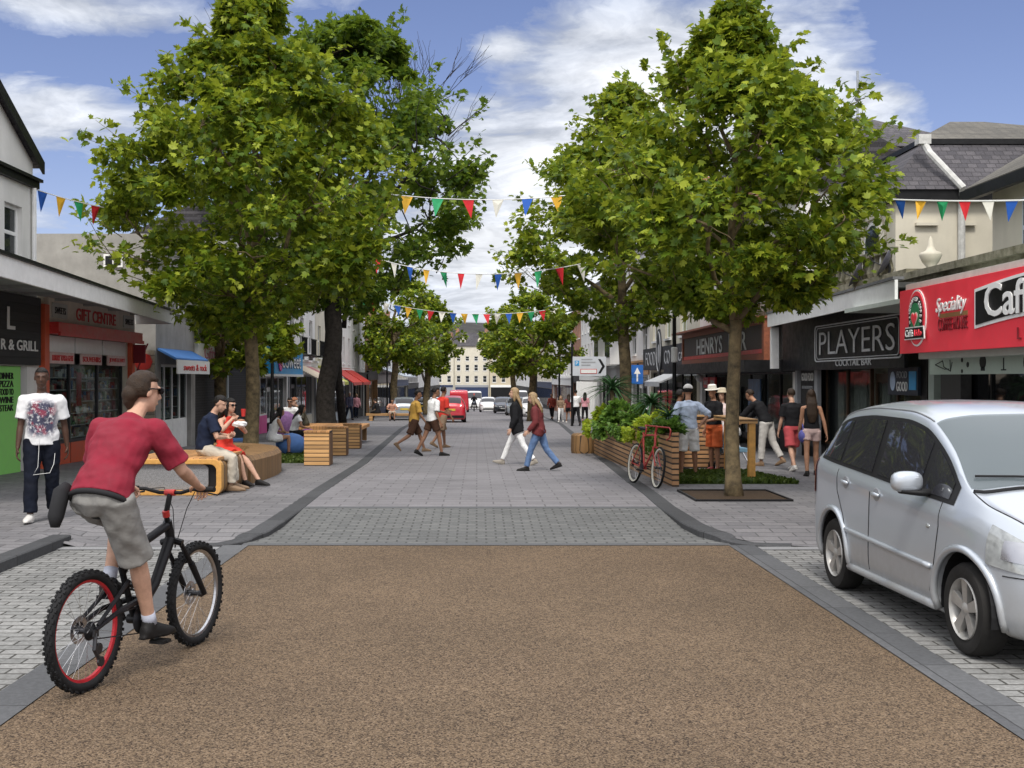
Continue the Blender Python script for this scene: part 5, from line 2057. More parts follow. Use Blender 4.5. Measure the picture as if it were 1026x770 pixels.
# tree pit
pit = thing('tree_pit', 'square bare-earth tree pit with a dark steel rim around the near right trunk', 'tree pit', (3.72, 16.65, 0.1))
m = MB()
m.box((-0.66, -0.7, -0.02), (0.64, 0.72, 0.012))
m.build('earth', SOIL, pit)
m = MB()
for q in (((-0.69, -0.73, -0.02), (0.67, -0.703, 0.03)), ((-0.69, 0.723, -0.02), (0.67, 0.75, 0.03)), ((-0.69, -0.703, -0.02), (-0.663, 0.723, 0.03)), ((0.643, -0.703, -0.02), (0.67, 0.723, 0.03))):
    m.box(*q)
m.build('rim', BLACK, pit)

# slatted planter, back wall and bar table
pl_t = thing('slatted_planter', 'long horizontal-slatted timber planter overflowing with green plants', 'planter', (3.12, 18.35, 0.08))
m = MB()
quad = [(0.0, 0), (0.62, 0), (0.45, 10.6), (-0.17, 10.6)]
def slab(mb, q, z0, z1, zf=lambda y: -0.016 * max(0, y + 1.35)):
    lo = [mb.vert((x, y, z0 + zf(y))) for x, y in q]
    hi = [mb.vert((x, y, z1 + zf(y))) for x, y in q]
    n = len(q)
    mb.face(lo[::-1])
    mb.face(hi)
    for k in range(n):
        mb.face((lo[k], lo[(k + 1) % n], hi[(k + 1) % n], hi[k]))
slab(m, [(0.0, 0.03), (0.1, 0.03), (0.66, 4.6), (0.45, 10.6), (-0.17, 10.6)], -0.05, 0.82)
m.build('body', TIMBER_PALE, pl_t)
m = MB()
m.box((-0.005, -0.02, -0.05), (0.105, 0.027, 0.86))
m.build('end_panel', TIMBER_PALE_X, pl_t)
m = MB()
slab(m, [(0.02, 0.1), (0.1, 0.1), (0.64, 4.6), (0.43, 10.5), (-0.15, 10.5)], 0.823, 0.86)
m.build('soil', SOIL, pl_t)
bk = thing('timber_log', 'short rounded timber bollard seat at the far end of the planter', 'seat', (2.72, 29.4, gz(29.4)))
m = MB()
m.lathe([(0.0, 0), (0.3, 0), (0.32, 0.08), (0.31, 0.46), (0.26, 0.51), (0.0, 0.52)], 'z', 20)
m.build('body', TIMBER_SIDE, bk, smooth='auto')

wl = thing('slatted_wall', 'chest-high slatted timber wall behind the two standing men', 'wall', (3.97, 23.2, gz(23.2)))
m = MB()
m.box((-0.05, 0, 0), (1.08, 0.14, 1.02))
m.build('panel', TIMBER_PALE_X, wl)
m = MB()
m.box((-0.08, -0.03, 1.023), (1.11, 0.17, 1.07))
m.build('coping', CUBE_SLATS, wl)
m = MB()
m.box((0.0, -0.02, 0.55), (0.14, -0.003, 0.8))
m.build('dark_slot', BLACK, wl)
tb = thing('bar_table', 'tall narrow timber bar table standing on the grass behind the near right trunk', 'table', (4.5, 19.55, gz(19.55)))
m = MB()
m.box((-0.04, 0, 0.98), (0.28, 2.1, 1.06))
m.build('tabletop', CUBE_SLATS, tb, bevel=0.006)
for y in (0.03, 1.9):
    m = MB()
    m.box((0.14, y, 0), (0.25, y + 0.12, 0.977))
    m.build('leg', YELLOWBAND, tb)
# plants in the planter
LIME_L = leaf_mat('lime_leaf', (0.12, 0.2, 0.012), (0.26, 0.36, 0.02), (0.45, 0.5, 0.04), 0.35)
MID_L = leaf_mat('mid_leaf', (0.03, 0.075, 0.012), (0.075, 0.16, 0.022), (0.16, 0.27, 0.04), 0.3)
DARK_L = leaf_mat('palm_leaf', (0.012, 0.04, 0.016), (0.03, 0.085, 0.03), (0.07, 0.15, 0.05), 0.2)


def shrub(label, x, y, z, rx, ry, h, mat, n, size, seed, trail=0.0, name='leafy_shrub'):
    g = np.random.default_rng(seed)
    t_ = thing(name, label, 'plant', (x, y, z), 0, 'plants in the slatted planter')
    d = g.normal(0, 1, (n, 3))
    d /= np.linalg.norm(d, axis=1)[:, None]
    d[:, 2] = np.abs(d[:, 2])
    bump_ = np.array([0.72 + 0.5 * mnoise.noise(Vector(tuple(q * 2.6)) + Vector((seed, 0, 0))) for q in d])
    r = np.cbrt(g.uniform(0.25, 1, n)) * bump_
    P = d * r[:, None] * np.array([rx, ry, h]) + np.array([0, 0, 0.02])
    if trail:
        k = n // 5
        strands = g.uniform(-ry, ry, 9)
        s_ = strands[g.integers(0, 9, k)]
        drop = g.uniform(0, 1, k) ** 1.3
        T = np.stack([-rx * 0.9 - 0.08 - 0.05 * g.random(k), s_ + g.normal(0, 0.05, k), -trail * drop * (0.5 + 0.5 * np.abs(np.sin(s_ * 9)))], 1)
        P = np.concatenate([P, T])
        d = np.concatenate([d, np.tile(np.array([-0.7, 0, -0.6]), (k, 1))])
    leaf_mesh('foliage', P, d, size, mat, True, t_, droop=0.05, seed=seed, part='foliage')
    m = MB()
    rnd = random.Random(seed)
    for k in range(9):
        m.tube([(rnd.uniform(-.05, .05), rnd.uniform(-.1, .1), -0.03), (rnd.uniform(-.3, .3) * rx, rnd.uniform(-.5, .5) * ry, h * 0.4), (rnd.uniform(-.7, .7) * rx, rnd.uniform(-.8, .8) * ry, h * 0.75)], [0.012, 0.008, 0.004], 5)
    m.build('stem', BARK, t_)
    return t_


shrub('lime green shrub trailing over the near end of the planter', 3.25, 19.5, 0.88, 0.26, 0.9, 0.28, MID_L, 3200, 0.07, 31, 0.4)
shrub('bright yellow-green low shrub in the middle of the planter', 3.32, 21.3, 0.86, 0.36, 1.3, 0.34, LIME_L, 5200, 0.07, 32, 0.25)
shrub('taller mid-green shrub behind the yellow-green one in the planter', 3.3, 23.7, 0.82, 0.34, 1.2, 0.42, MID_L, 5000, 0.08, 33, 0.25)
shrub('rounded green shrub near the far end of the planter', 3.2, 25.9, 0.78, 0.36, 1.1, 0.55, MID_L, 2400, 0.12, 34, 0.3)
shrub('small lime shrub at the far corner of the planter', 3.1, 27.9, 0.76, 0.34, 0.7, 0.4, LIME_L, 1300, 0.11, 35, 0.3)


def palm(label, loc, trunk_h, n, L, seed):
    """spiky crown of long narrow blades on a short stem"""
    rnd = random.Random(seed)
    t_ = thing('spiky_palm', label, 'plant', loc, 0, 'plants in the slatted planter')
    m = MB()
    m.tube([(0, 0, -0.05), (0.02, 0, trunk_h * 0.5), (0, 0.02, trunk_h)], [0.07, 0.055, 0.05], 10)
    m.build('stem', BARK, t_, smooth=True)
    m = MB()
    for k in range(n):
        a = rnd.uniform(0, 2 * PI)
        e = rnd.uniform(-0.15, 1.35)
        l = L * rnd.uniform(0.7, 1.1)
        dr = Vector((math.cos(a), math.sin(a), 0))
        sd_ = Vector((-math.sin(a), math.cos(a), 0))
        prev = None
        for q in range(6):
            s = q / 5
            p = Vector((0, 0, trunk_h)) + dr * (l * s * math.cos(e * (1 - 0.5 * s))) + Vector((0, 0, l * (s * math.sin(e) - 0.55 * s * s)))
            w_ = 0.026 * (1 - s) ** 0.6 * (0.5 + min(1, s * 4) * 0.5) + 0.001
            row = (m.vert(p - sd_ * w_), m.vert(p + Vector((0, 0, -w_ * 0.5))), m.vert(p + sd_ * w_))
            if prev:
                m.face((prev[0], prev[1], row[1], row[0]))
                m.face((prev[1], prev[2], row[2], row[1]))
            prev = row
    m.build('fronds', DARK_L, t_, normals=False)


palm('spiky dark palm in the planter beside the blue traffic sign', (3.5, 23.0, 0.8), 0.5, 80, 0.62, 3)
palm('spiky dark palm farthest along the planter under the direction sign', (3.2, 27.2, 0.75), 0.8, 90, 0.82, 4)
palm('low spiky palm between the shrubs of the planter', (3.45, 20.6, 0.85), 0.25, 60, 0.5, 6)

# soft seats on the left lawn
def beanbag(label, loc, r, h, col, seed):
    m = MB()
    m.ball((0, 0, h * 0.48), (r, r, h * 0.52), 18, 12, lambda d: (1 + 0.06 * mnoise.noise(Vector((d.x * 3, d.y * 3, d.z * 3 + seed)))) * (1 - 0.2 * max(0, d.z) ** 2))
    o = m.build('beanbag', col, None, smooth=True)
    o.location = loc
    tag(o, label, 'beanbag', 'beanbags on the left lawn')


BB, BP = M('beanbag_blue', (0.09, 0.2, 0.48), 0.8, var=0.15), M('beanbag_purple', (0.28, 0.08, 0.3), 0.8, var=0.15)
p = gp(291, 457); beanbag('blue round beanbag beside the end of the curved bench', (p.x, p.y, p.z), 0.36, 0.62, BB, 1)
p = gp(308, 450); beanbag('purple round beanbag right of the blue one', (p.x, p.y, p.z), 0.33, 0.62, BP, 2)
p = gp(276, 452); beanbag('tall mauve beanbag behind the trunk with a sitter against it', (p.x + 0.1, p.y + 1.0, p.z), 0.36, 1.15, M('beanbag_mauve', (0.34, 0.16, 0.36), 0.8, var=0.3, scale=18), 3)
# blue sling chair and white wire chair
ch = thing('sling_chair', 'blue fabric chair behind the woman in the red dress', 'chair', (-5.75, 27.6, gz(27.6)), R(-70))
m = MB()
m.box((-0.26, -0.25, 0.38), (0.26, 0.28, 0.44))
m.build('seat', BB, ch, bevel=0.01)
m = MB()
m.box((-0.26, 0.24, 0.46), (0.26, 0.3, 1.05), Matrix.Rotation(R(-10), 3, 'X'))
m.build('backrest', BB, ch, bevel=0.01)
for x in (-0.22, 0.22):
    for y in (-0.2, 0.22):
        m = MB()
        m.tube([(x, y, 0), (x, y, 0.38)], 0.016, 6)
        m.build('leg', STEEL, ch)
ch = thing('wire_chair', 'white wire cafe chair standing behind the man in navy', 'chair', (gp(178, 447).x, gp(178, 447).y, gp(178, 447).z), R(160))
m = MB()
for k in range(-4, 5):
    y = k * 0.048
    w_ = math.sqrt(max(0.01, 0.22 ** 2 - y * y))
    m.tube([(-w_, y, 0.45), (w_, y, 0.45)], 0.005, 5)
m.tube([(0.22 * math.cos(a), 0.22 * math.sin(a), 0.45) for a in [2 * PI * k / 20 for k in range(20)]], 0.012, 6, closed=True)
m.build('seat', WHITE, ch)
m = MB()
for k in range(7):
    a = R(200 + k * 140 / 6)
    m.tube([(0.22 * math.cos(a), 0.22 * math.sin(a), 0.45), (0.25 * math.cos(a), 0.25 * math.sin(a), 0.8 + 0.06 * math.sin(PI * k / 6))], 0.006, 5)
m.tube([(0.25 * math.cos(R(200 + k * 14)), 0.25 * math.sin(R(200 + k * 14)), 0.8 + 0.06 * math.sin(PI * k / 10)) for k in range(11)], 0.012, 6)
m.build('backrest', WHITE, ch)
for a in (45, 135, 225, 315):
    m = MB()
    m.tube([(0.18 * math.cos(R(a)), 0.18 * math.sin(R(a)), 0.45), (0.24 * math.cos(R(a)), 0.24 * math.sin(R(a)), 0)], 0.012, 6)
    m.build('leg', WHITE, ch)


# posts, lamps and signs
def lamp(label, x, y, h=6.2, side=-1):
    t_ = thing('street_lamp', label, 'street lamp', (x, y, gz(y)), 0, 'black street lamps')
    m = MB()
    m.lathe([(0.13, -0.05), (0.14, 0.1), (0.11, 0.2), (0.09, 0.9), (0.065, 1.0), (0.055, h - 0.4), (0.05, h)], 'z', 12)
    m.build('post', BLACK, t_, smooth='auto')
    m = MB()
    m.tube([(0, 0, h - 0.1), (side * 0.3, 0, h + 0.15), (side * 0.8, 0, h + 0.12)], 0.03, 8)
    m.build('arm', BLACK, t_)
    m = MB()
    m.lathe([(0.03, 0.12), (0.08, 0.05), (0.2, -0.12), (0.21, -0.15)], 'z', 14, (side * 0.8, 0, h))
    ln_ = m.build('lantern', BLACK, t_, smooth='auto')
    m = MB()
    m.ball((side * 0.8, 0, h - 0.16), (0.15, 0.15, 0.1), 12, 6)
    m.build('bulb', SIGNWHITE, ln_, smooth=True)
    return t_


t_ = lamp('black street lamp with a white band, before the black cafe fascia', 6.05, 35.2)
m = MB()
m.lathe([(0.062, 2.5), (0.1, 2.52), (0.1, 2.95), (0.062, 2.97)], 'z', 10)
m.build('band', SIGNWHITE, t_)
lamp('black street lamp on the left before the tall cream sweet shop', -7.6, 42.6, 6.5, 1)
lamp('distant black street lamp beside the white terraced houses', 5.3, 74, 6.2)
lamp('most distant black street lamp on the right', 5.4, 104, 6.2)
lamp('distant black street lamp on the left before the orange pub', -6.9, 88, 6.2, 1)

sg = thing('direction_sign', 'white direction sign with a black chevron on a tall black post', 'sign', (4.72, 57, gz(57)))
m = MB()
m.lathe([(0.06, -0.05), (0.06, 4.1), (0.0, 4.12)], 'z', 10)
m.build('post', BLACK, sg)
m = MB()
m.box((0.02, -0.1, 2.5), (1.68, -0.065, 3.45))
pn = m.build('panel', M('sign_cool_white', (0.55, 0.58, 0.62), 0.4, var=0.05), sg)
m = MB()
m.prism([(1.28, 2.62), (1.4, 2.62), (1.62, 2.97), (1.4, 3.33), (1.28, 3.33), (1.48, 2.97)], -0.115, -0.103, lambda p, q, d: (p, d, q))
m.build('chevron', BLACK, pn)
m = MB()
m.box((0.12, -0.112, 3.0), (0.34, -0.103, 3.25))
pb = m.build('parking_symbol', SKYBLUE, pn)
lettering('P', SIGNWHITE, pb, (0.23, -0.118, 3.125), h=0.18)
m = MB()
m.box((0.4, -0.112, 2.6), (1.22, -0.103, 2.84))
pb = m.build('red_border', RED, pn)
m = MB()
m.box((0.43, -0.118, 2.63), (1.19, -0.113, 2.81))
m.build('plate', SIGNWHITE, pb)
m = MB()
for k, (a, b_) in enumerate(((0.45, 1.0), (0.45, 1.15), (0.45, 0.9))):
    m.box((a, -0.11, 3.28 - k * 0.14), (b_, -0.103, 3.34 - k * 0.14))
m.build_each('text_line', SIGNGREY, pn)
sg = thing('traffic_sign', 'small blue traffic sign with a white arrow on a grey post', 'sign', (6.3, 45, gz(45)))
m = MB()
m.lathe([(0.04, -0.05), (0.04, 2.75), (0.0, 2.76)], 'z', 8)
m.build('post', BLACK, sg)
m = MB()
m.box((-0.26, -0.075, 1.95), (0.2, -0.045, 2.7))
pn = m.build('panel', M('traffic_blue', (0.02, 0.12, 0.42), 0.4), sg)
m = MB()
m.prism([(-0.06, 2.05), (0.0, 2.05), (0.0, 2.35), (0.1, 2.35), (-0.03, 2.6), (-0.16, 2.35), (-0.06, 2.35)], -0.088, -0.078, lambda p, q, d: (p, d, q))
m.build('arrow', SIGNWHITE, pn)


# bunting
FLAGS = [M('flag_' + n, c, 0.7, var=0.1) for n, c in (('blue', (0.015, 0.1, 0.45)), ('yellow', (0.75, 0.42, 0.03)), ('green', (0.02, 0.32, 0.12)), ('red', (0.65, 0.02, 0.03)), ('white', (0.75, 0.73, 0.65)))]


def bunting(label, a, b_, sag, n, size, start, seed):
    rnd = random.Random(seed)
    a, b_ = Vector(a), Vector(b_)
    t_ = thing('bunting_string', label, 'bunting', a, 0, 'bunting strings across the street')
    pt = lambda s: (b_ - a) * s - Vector((0, 0, sag * 4 * s * (1 - s)))
    m = MB()
    m.tube([pt(k / 40) for k in range(41)], 0.011, 5)
    m.build('cord', SIGNWHITE, t_)
    for k in range(n):
        s = (k + 0.5) / n
        p, q = pt(s - 0.5 * size / (b_ - a).length), pt(s + 0.5 * size / (b_ - a).length)
        tip = (p + q) / 2 + Vector((rnd.uniform(-.3, .3) * size, rnd.uniform(-.35, .35) * size, -size * 1.5))
        mm = (p + q) / 2 + Vector((0, rnd.uniform(-.12, .12) * size, -size * 0.45))
        f = MB()
        i0, i1, i2, i3 = f.vert(p), f.vert(q), f.vert(tip), f.vert(mm)
        off = Vector((0, 0.006, 0))
        j0, j1, j2, j3 = f.vert(p + off), f.vert(q + off), f.vert(tip + off), f.vert(mm + off)
        for tri in ((i0, i3, i1), (i1, i3, i2), (i2, i3, i0), (j0, j1, j3), (j1, j2, j3), (j2, j0, j3)):
            f.face(tri)
        f.build('pennant', FLAGS[(k + start) % 5], t_, normals=False)


def at(u, v, y):
    return ((u - CX) / F * y, y, H - (v - CY) / F * y)


bunting('short bunting string from the white gable to the wide left tree', at(33, 189, 22.6), at(104, 208, 24.5), 0.03, 4, 0.27, 0, 1)
bunting('highest bunting string, tied between the left tree and the second right tree', at(392, 195, 27.2), at(628, 187, 29.0), 0.22, 8, 0.3, 1, 4)
bunting('bunting string from the near right tree to the coffee house', at(872, 199, 17.6), at(1052, 200, 15.2), 0.03, 8, 0.19, 4, 5)
bunting('middle bunting string, sagging across the street in front of the old tree', at(357, 252, 36), at(594, 262, 28.6), 0.5, 13, 0.3, 2, 2)
bunting('farthest bunting string, lowest over the street', at(348, 294, 56), at(560, 309, 56), 0.6, 19, 0.34, 1, 3)

# pushchair
pc = thing('pushchair', 'pale blue pushchair standing beside the bending person', 'pushchair', (4.85, 22.0, gz(22)), R(20))
m = MB()
m.tube([(-0.2, 0.3, 1.0), (-0.2, 0.1, 0.6), (-0.2, -0.35, 0.15)], 0.015, 6)
m.tube([(0.2, 0.3, 1.0), (0.2, 0.1, 0.6), (0.2, -0.35, 0.15)], 0.015, 6)
m.tube([(-0.2, -0.1, 0.45), (-0.2, 0.3, 0.12)], 0.015, 6)
m.tube([(0.2, -0.1, 0.45), (0.2, 0.3, 0.12)], 0.015, 6)
m.tube([(-0.2, 0.3, 1.0), (0.2, 0.3, 1.0)], 0.018, 6)
m.build('frame', STEEL, pc)
m = MB()
m.prism([(-0.35, 0.4), (0.1, 0.35), (0.22, 0.85), (0.14, 0.86), (0.02, 0.48), (-0.35, 0.47)], -0.19, 0.19, lambda p, q, d: (d, p, q))
m.build('seat', M('pale_blue_cloth', (0.25, 0.45, 0.6), 0.8), pc)
m = MB()
m.ball((0, 0.05, 0.72), (0.22, 0.3, 0.25), 12, 8, lambda d: 1 if d.z > 0 or d.y > 0 else 0.6)
m.build('hood', SIGNWHITE, pc, smooth=True)
for x in (-0.22, 0.22):
    for y in (-0.36, 0.3):
        m = MB()
        m.lathe([(0.06, -0.02), (0.1, -0.022), (0.1, 0.022), (0.06, 0.02)], 'x', 14, (x, y, 0.1), closed=True)
        m.build('wheel', RUBBER, pc)


# ---------------------------------------------------------------- bicycles
def bicycle(label, loc, rz, wb, r, tyre_r, rims, tyre_mats, frame_mat, mtb, steer=0.0, crank=0.0, lean=0.0, bar=1.05, sad=0.98):
    b = thing('mountain_bike' if mtb else 'bicycle', label, 'bicycle', loc, rz)
    b.rotation_euler = (0, lean, rz)
    BBp = Vector((0, 0.4 * wb, 0.32 if mtb else 0.28))
    seat_top = Vector((0, 0.2 * wb, sad - 0.06))
    head_lo, head_hi = Vector((0, wb * 0.74, 0.74 if mtb else 0.66)), Vector((0, wb * 0.705, 0.88 if mtb else 0.84))
    rear, front = Vector((0, 0, r)), Vector((0, wb, r))

    def wheel(c, tm, rm, name='wheel', disc=False):
        m = MB()
        n = 56 if mtb else 40
        prof = [(r - tyre_r + tyre_r * math.cos(a), tyre_r * math.sin(a)) for a in [2 * PI * k / 10 for k in range(10)]]
        m.lathe(prof, 'x', n, (0, 0, 0), closed=True)
        if mtb:
            for k in range(72):
                a = 2 * PI * k / 72
                for x in ((-0.014, 0.014) if k % 2 else (-0.024, 0.0, 0.024)):
                    rr = r - abs(x) * 0.35
                    rot = Matrix.Rotation(-a, 3, 'X')
                    pts = [rot @ Vector((x + sx * 0.006, sy * 0.009, rr + sz * 0.006)) for sx, sy, sz in ((-1, -1, -1), (1, -1, -1), (1, 1, -1), (-1, 1, -1), (-1, -1, 1), (1, -1, 1), (1, 1, 1), (-1, 1, 1))]
                    i = [m.vert(p) for p in pts]
                    for q in ((4, 5, 6, 7), (0, 1, 5, 4), (1, 2, 6, 5), (2, 3, 7, 6), (3, 0, 4, 7)):
                        m.face([i[k2] for k2 in q])
        w_ = m.build(name, tm, b, smooth='auto')
        w_.location = c
        m = MB()
        ro = r - tyre_r * 1.85
        m.lathe([(ro, -0.014), (ro + 0.012, -0.016), (ro + 0.012, 0.016), (ro, 0.014), (ro - 0.016, 0.009), (ro - 0.016, -0.009)], 'x', 44, closed=True)
        m.build('rim', rm, w_, smooth='auto')
        m = MB()
        for k in range(28):
            a = 2 * PI * k / 28
            s = 0.03 if k % 2 else -0.03
            a2 = a + (0.5 if (k // 2) % 2 else -0.5)
            m.tube([(s, 0.022 * math.cos(a2), 0.022 * math.sin(a2)), (0, (ro - 0.012) * math.cos(a), (ro - 0.012) * math.sin(a))], 0.0011 if mtb else 0.0016, 3)
        m.build('spokes', STEEL, w_)
        m = MB()
        m.lathe([(0.012, -0.065), (0.026, -0.045), (0.018, -0.02), (0.018, 0.02), (0.026, 0.045), (0.012, 0.065)], 'x', 12)
        m.build('hub', DARKSTEEL, w_, smooth='auto')
        if disc:
            m = MB()
            m.lathe([(0.05, -0.045), (0.08, -0.045), (0.08, -0.042), (0.05, -0.042)], 'x', 28, closed=True)
            for k in range(6):
                a = k * PI / 3
                m.tube([(-0.043, 0.02 * math.cos(a), 0.02 * math.sin(a)), (-0.043, 0.052 * math.cos(a + .4), 0.052 * math.sin(a + .4))], 0.004, 4)
            m.build('brake_disc', STEEL, w_)
        return w_
    wheel(rear, tyre_mats[0], rims[0], disc=mtb)
    # frame
    m = MB()
    if mtb:
        piv = BBp + Vector((0, 0.02, 0.12))
        m.tube([head_lo + Vector((0, -0.01, 0.02)), BBp.lerp(head_lo, 0.5) + Vector((0, 0.02, -0.03)), BBp], [0.036, 0.033, 0.034], 10)
        m.tube([head_hi + Vector((0, -0.01, -0.03)), head_hi.lerp(seat_top, 0.6) + Vector((0, 0, -0.16)), BBp.lerp(seat_top, 0.5)], [0.028, 0.025, 0.024], 10)
        m.tube([BBp, BBp.lerp(seat_top, 0.55)], 0.02, 10)
        m.tube([BBp.lerp(seat_top, 0.5), seat_top], 0.015, 10)
        m.tube([head_lo, head_hi], 0.03, 12)
        m.lathe([(0.03, -0.04), (0.03, 0.04)], 'x', 14, tuple(BBp))
    else:
        m.tube([head_lo, BBp], 0.017, 8)
        m.tube([head_hi, BBp.lerp(seat_top, 0.92)], 0.015, 8)
        m.tube([BBp, seat_top], 0.016, 8)
        m.tube([head_lo, head_hi], 0.02, 10)
        for s in (-1, 1):
            m.tube([BBp.lerp(seat_top, 0.9), rear + Vector((s * 0.06, 0, 0))], 0.008, 6)
            m.tube([BBp, rear + Vector((s * 0.06, 0, 0))], 0.01, 6)
        m.lathe([(0.02, -0.04), (0.02, 0.04)], 'x', 12, tuple(BBp))
    m.build('frame', frame_mat, b, smooth='auto')
    if mtb:
        m = MB()
        for s in (-1, 1):
            m.tube([piv + Vector((s * 0.04, 0, 0)), rear.lerp(piv, 0.5) + Vector((s * 0.065, 0, 0.03)), rear + Vector((s * 0.07, 0, 0.01))], [0.022, 0.016, 0.013], 8)
            m.tube([BBp.lerp(seat_top, 0.42) + Vector((s * 0.045, -0.02, 0)), rear + Vector((s * 0.07, 0.02, 0.03))], [0.014, 0.011], 8)
        m.tube([piv + Vector((-0.04, 0, 0)), piv + Vector((0.04, 0, 0))], 0.02, 8)
        m.build('swingarm', frame_mat, b, smooth='auto')
        m = MB()
        a, c = BBp.lerp(seat_top, 0.35) + Vector((0, -0.02, 0.02)), BBp + Vector((0, 0.18, 0.14))
        m.tube([a, c], 0.012, 8)
        pts = [a.lerp(c, 0.1) + Vector((0.026 * math.cos(k * 1.05), 0, 0.026 * math.sin(k * 1.05))) + (c - a) * (0.8 * k / 42) for k in range(42)]
        m.tube(pts, 0.005, 5)
        m.build('shock', DARKSTEEL, b)
        m = MB()
        m.box((0.062, -0.02, r - 0.03), (0.078, 0.02, r + 0.01))
        m.tube([(0.07, 0.0, r - 0.01), (0.075, -0.02, r - 0.1), (0.075, 0.03, r - 0.17)], 0.012, 6)
        m.lathe([(0.02, 0.068), (0.032, 0.07), (0.032, 0.082), (0.02, 0.084)], 'x', 12, (0, 0.02, r - 0.1))
        m.lathe([(0.02, 0.068), (0.03, 0.07), (0.03, 0.082), (0.02, 0.084)], 'x', 12, (0, 0.04, r - 0.18))
        m.build('derailleur', DARKSTEEL, b)
    m = MB()
    for k in range(7):
        rr = 0.055 - k * 0.005
        m.lathe([(0.012, 0.03 + k * 0.005), (rr, 0.03 + k * 0.005), (rr, 0.033 + k * 0.005), (0.012, 0.033 + k * 0.005)], 'x', 18, (0, 0, r))
    m.build('cassette', DARKSTEEL, b)
    # fork, wheel and bars turn together
    ax = (head_hi - head_lo).normalized()
    piv_m = Matrix.Translation(head_lo) @ Matrix.Rotation(steer, 4, ax) @ Matrix.Translation(-head_lo)
    turn = lambda p: piv_m @ Vector(p)
    m = MB()
    crown = head_lo - ax * 0.02
    if mtb:
        for s in (-1, 1):
            m.tube([turn(crown + Vector((s * 0.06, 0.02, 0))), turn(crown.lerp(front, 0.45) + Vector((s * 0.065, 0.02, 0)))], 0.016, 8)
            m.tube([turn(crown.lerp(front, 0.38) + Vector((s * 0.065, 0.02, 0))), turn(front + Vector((s * 0.066, 0, 0)))], [0.023, 0.018], 10)
        m.tube([turn(crown + Vector((-0.075, 0.01, 0.01))), turn(crown + Vector((0, 0.0, 0.03))), turn(crown + Vector((0.075, 0.01, 0.01)))], 0.023, 8)
        m.tube([turn(crown.lerp(front, 0.42) + Vector((-0.06, 0.03, 0))), turn(crown.lerp(front, 0.38) + Vector((0, 0.09, 0.0))), turn(crown.lerp(front, 0.42) + Vector((0.06, 0.03, 0)))], 0.013, 6)
    else:
        for s in (-1, 1):
            m.tube([turn(crown + Vector((s * 0.035, 0, 0))), turn(crown.lerp(front, 0.6) + Vector((s * 0.04, -0.02, 0))), turn(front + Vector((s * 0.045, 0, 0)))], 0.011, 6)
        m.tube([turn(crown + Vector((-0.04, 0, 0.005))), turn(crown + Vector((0.04, 0, 0.005)))], 0.014, 6)
    m.build('fork', frame_mat, b, smooth='auto')
    fw = wheel(turn(front), tyre_mats[1], rims[1], disc=mtb)
    fw.rotation_euler = (0, 0, steer)
    m = MB()
    st = head_hi + ax * 0.05
    hb = Vector((0, head_hi.y + 0.04, bar))
    m.tube([turn(head_hi), turn(st), turn(hb)], 0.018, 8)
    hw = 0.34 if mtb else 0.2
    if mtb:
        bpts = [turn(hb + Vector((x, y, z))) for x, y, z in ((-hw, -0.05, 0.03), (-hw * 0.5, -0.02, 0.025), (-0.08, 0, 0), (0.08, 0, 0), (hw * 0.5, -0.02, 0.025), (hw, -0.05, 0.03))]
    else:
        bpts = [turn(hb + Vector((x, y, z))) for x, y, z in ((-hw, -0.06, -0.2), (-hw, 0.08, -0.16), (-hw, 0.1, -0.04), (-hw, 0.02, 0), (-0.06, 0, 0), (0.06, 0, 0), (hw, 0.02, 0), (hw, 0.1, -0.04), (hw, 0.08, -0.16), (hw, -0.06, -0.2))]
    m.tube(bpts, 0.0125, 8)
    hbo = m.build('handlebar', BLACK if mtb else frame_mat, b, smooth='auto')
    if mtb:
        for s in (-1, 1):
            m = MB()
            m.tube([turn(hb + Vector((s * (hw - 0.13), -0.035, 0.028))), turn(hb + Vector((s * (hw + 0.005), -0.05, 0.03)))], 0.018, 10)
            m.build('grip', RUBBER, hbo)
            m = MB()
            m.tube([turn(hb + Vector((s * (hw - 0.15), 0.0, 0.02))), turn(hb + Vector((s * (hw - 0.12), 0.05, 0.0))), turn(hb + Vector((s * (hw - 0.02), 0.04, -0.015)))], 0.006, 6)
            m.tube([turn(hb + Vector((s * (hw - 0.15), 0.0, 0.02))), turn(hb + Vector((s * 0.12, 0.13, 0.02))), turn(hb + Vector((s * 0.05, 0.12, -0.12))), turn(head_lo + Vector((0, 0.05, -0.05)))], 0.003, 5)
            m.build('brake_lever', BLACK, hbo)
        m = MB()
        m.tube([turn(hb + Vector((-0.035, 0, 0))), turn(hb + Vector((0.035, 0, 0)))], 0.021, 10)
        m.tube([turn(st - ax * 0.02), turn(st + ax * 0.02)], 0.024, 10)
        m.build('stem', RED, hbo)
    # saddle
    m = MB()
    c = Vector((0, seat_top.y, sad))
    m.chain([c + Vector((0, -0.13, 0.0)), c + Vector((0, -0.1, 0.01)), c + Vector((0, -0.02, 0.0)), c + Vector((0, 0.07, -0.005)), c + Vector((0, 0.14, -0.01))],
            [(0.05, 0.015), (0.075, 0.026), (0.06, 0.026), (0.026, 0.022), (0.014, 0.014)], (1, 0, 0), 12)
    m.build('saddle', BLACK, b, smooth=True)
    # cranks
    cr = 0.17
    m = MB()
    m.lathe([(0.02, 0.045), (0.085, 0.047), (0.085, 0.051), (0.02, 0.053)], 'x', 26, tuple(BBp))
    pd = []
    for s, a in ((1, crank), (-1, crank + PI)):
        d = Vector((0, math.sin(a), -math.cos(a))) * cr
        m.tube([BBp + Vector((s * 0.05, 0, 0)), BBp + Vector((s * 0.07, 0, 0)), BBp + d + Vector((s * 0.075, 0, 0))], 0.012, 8)
        pd.append(BBp + d + Vector((s * 0.13, 0, 0)))
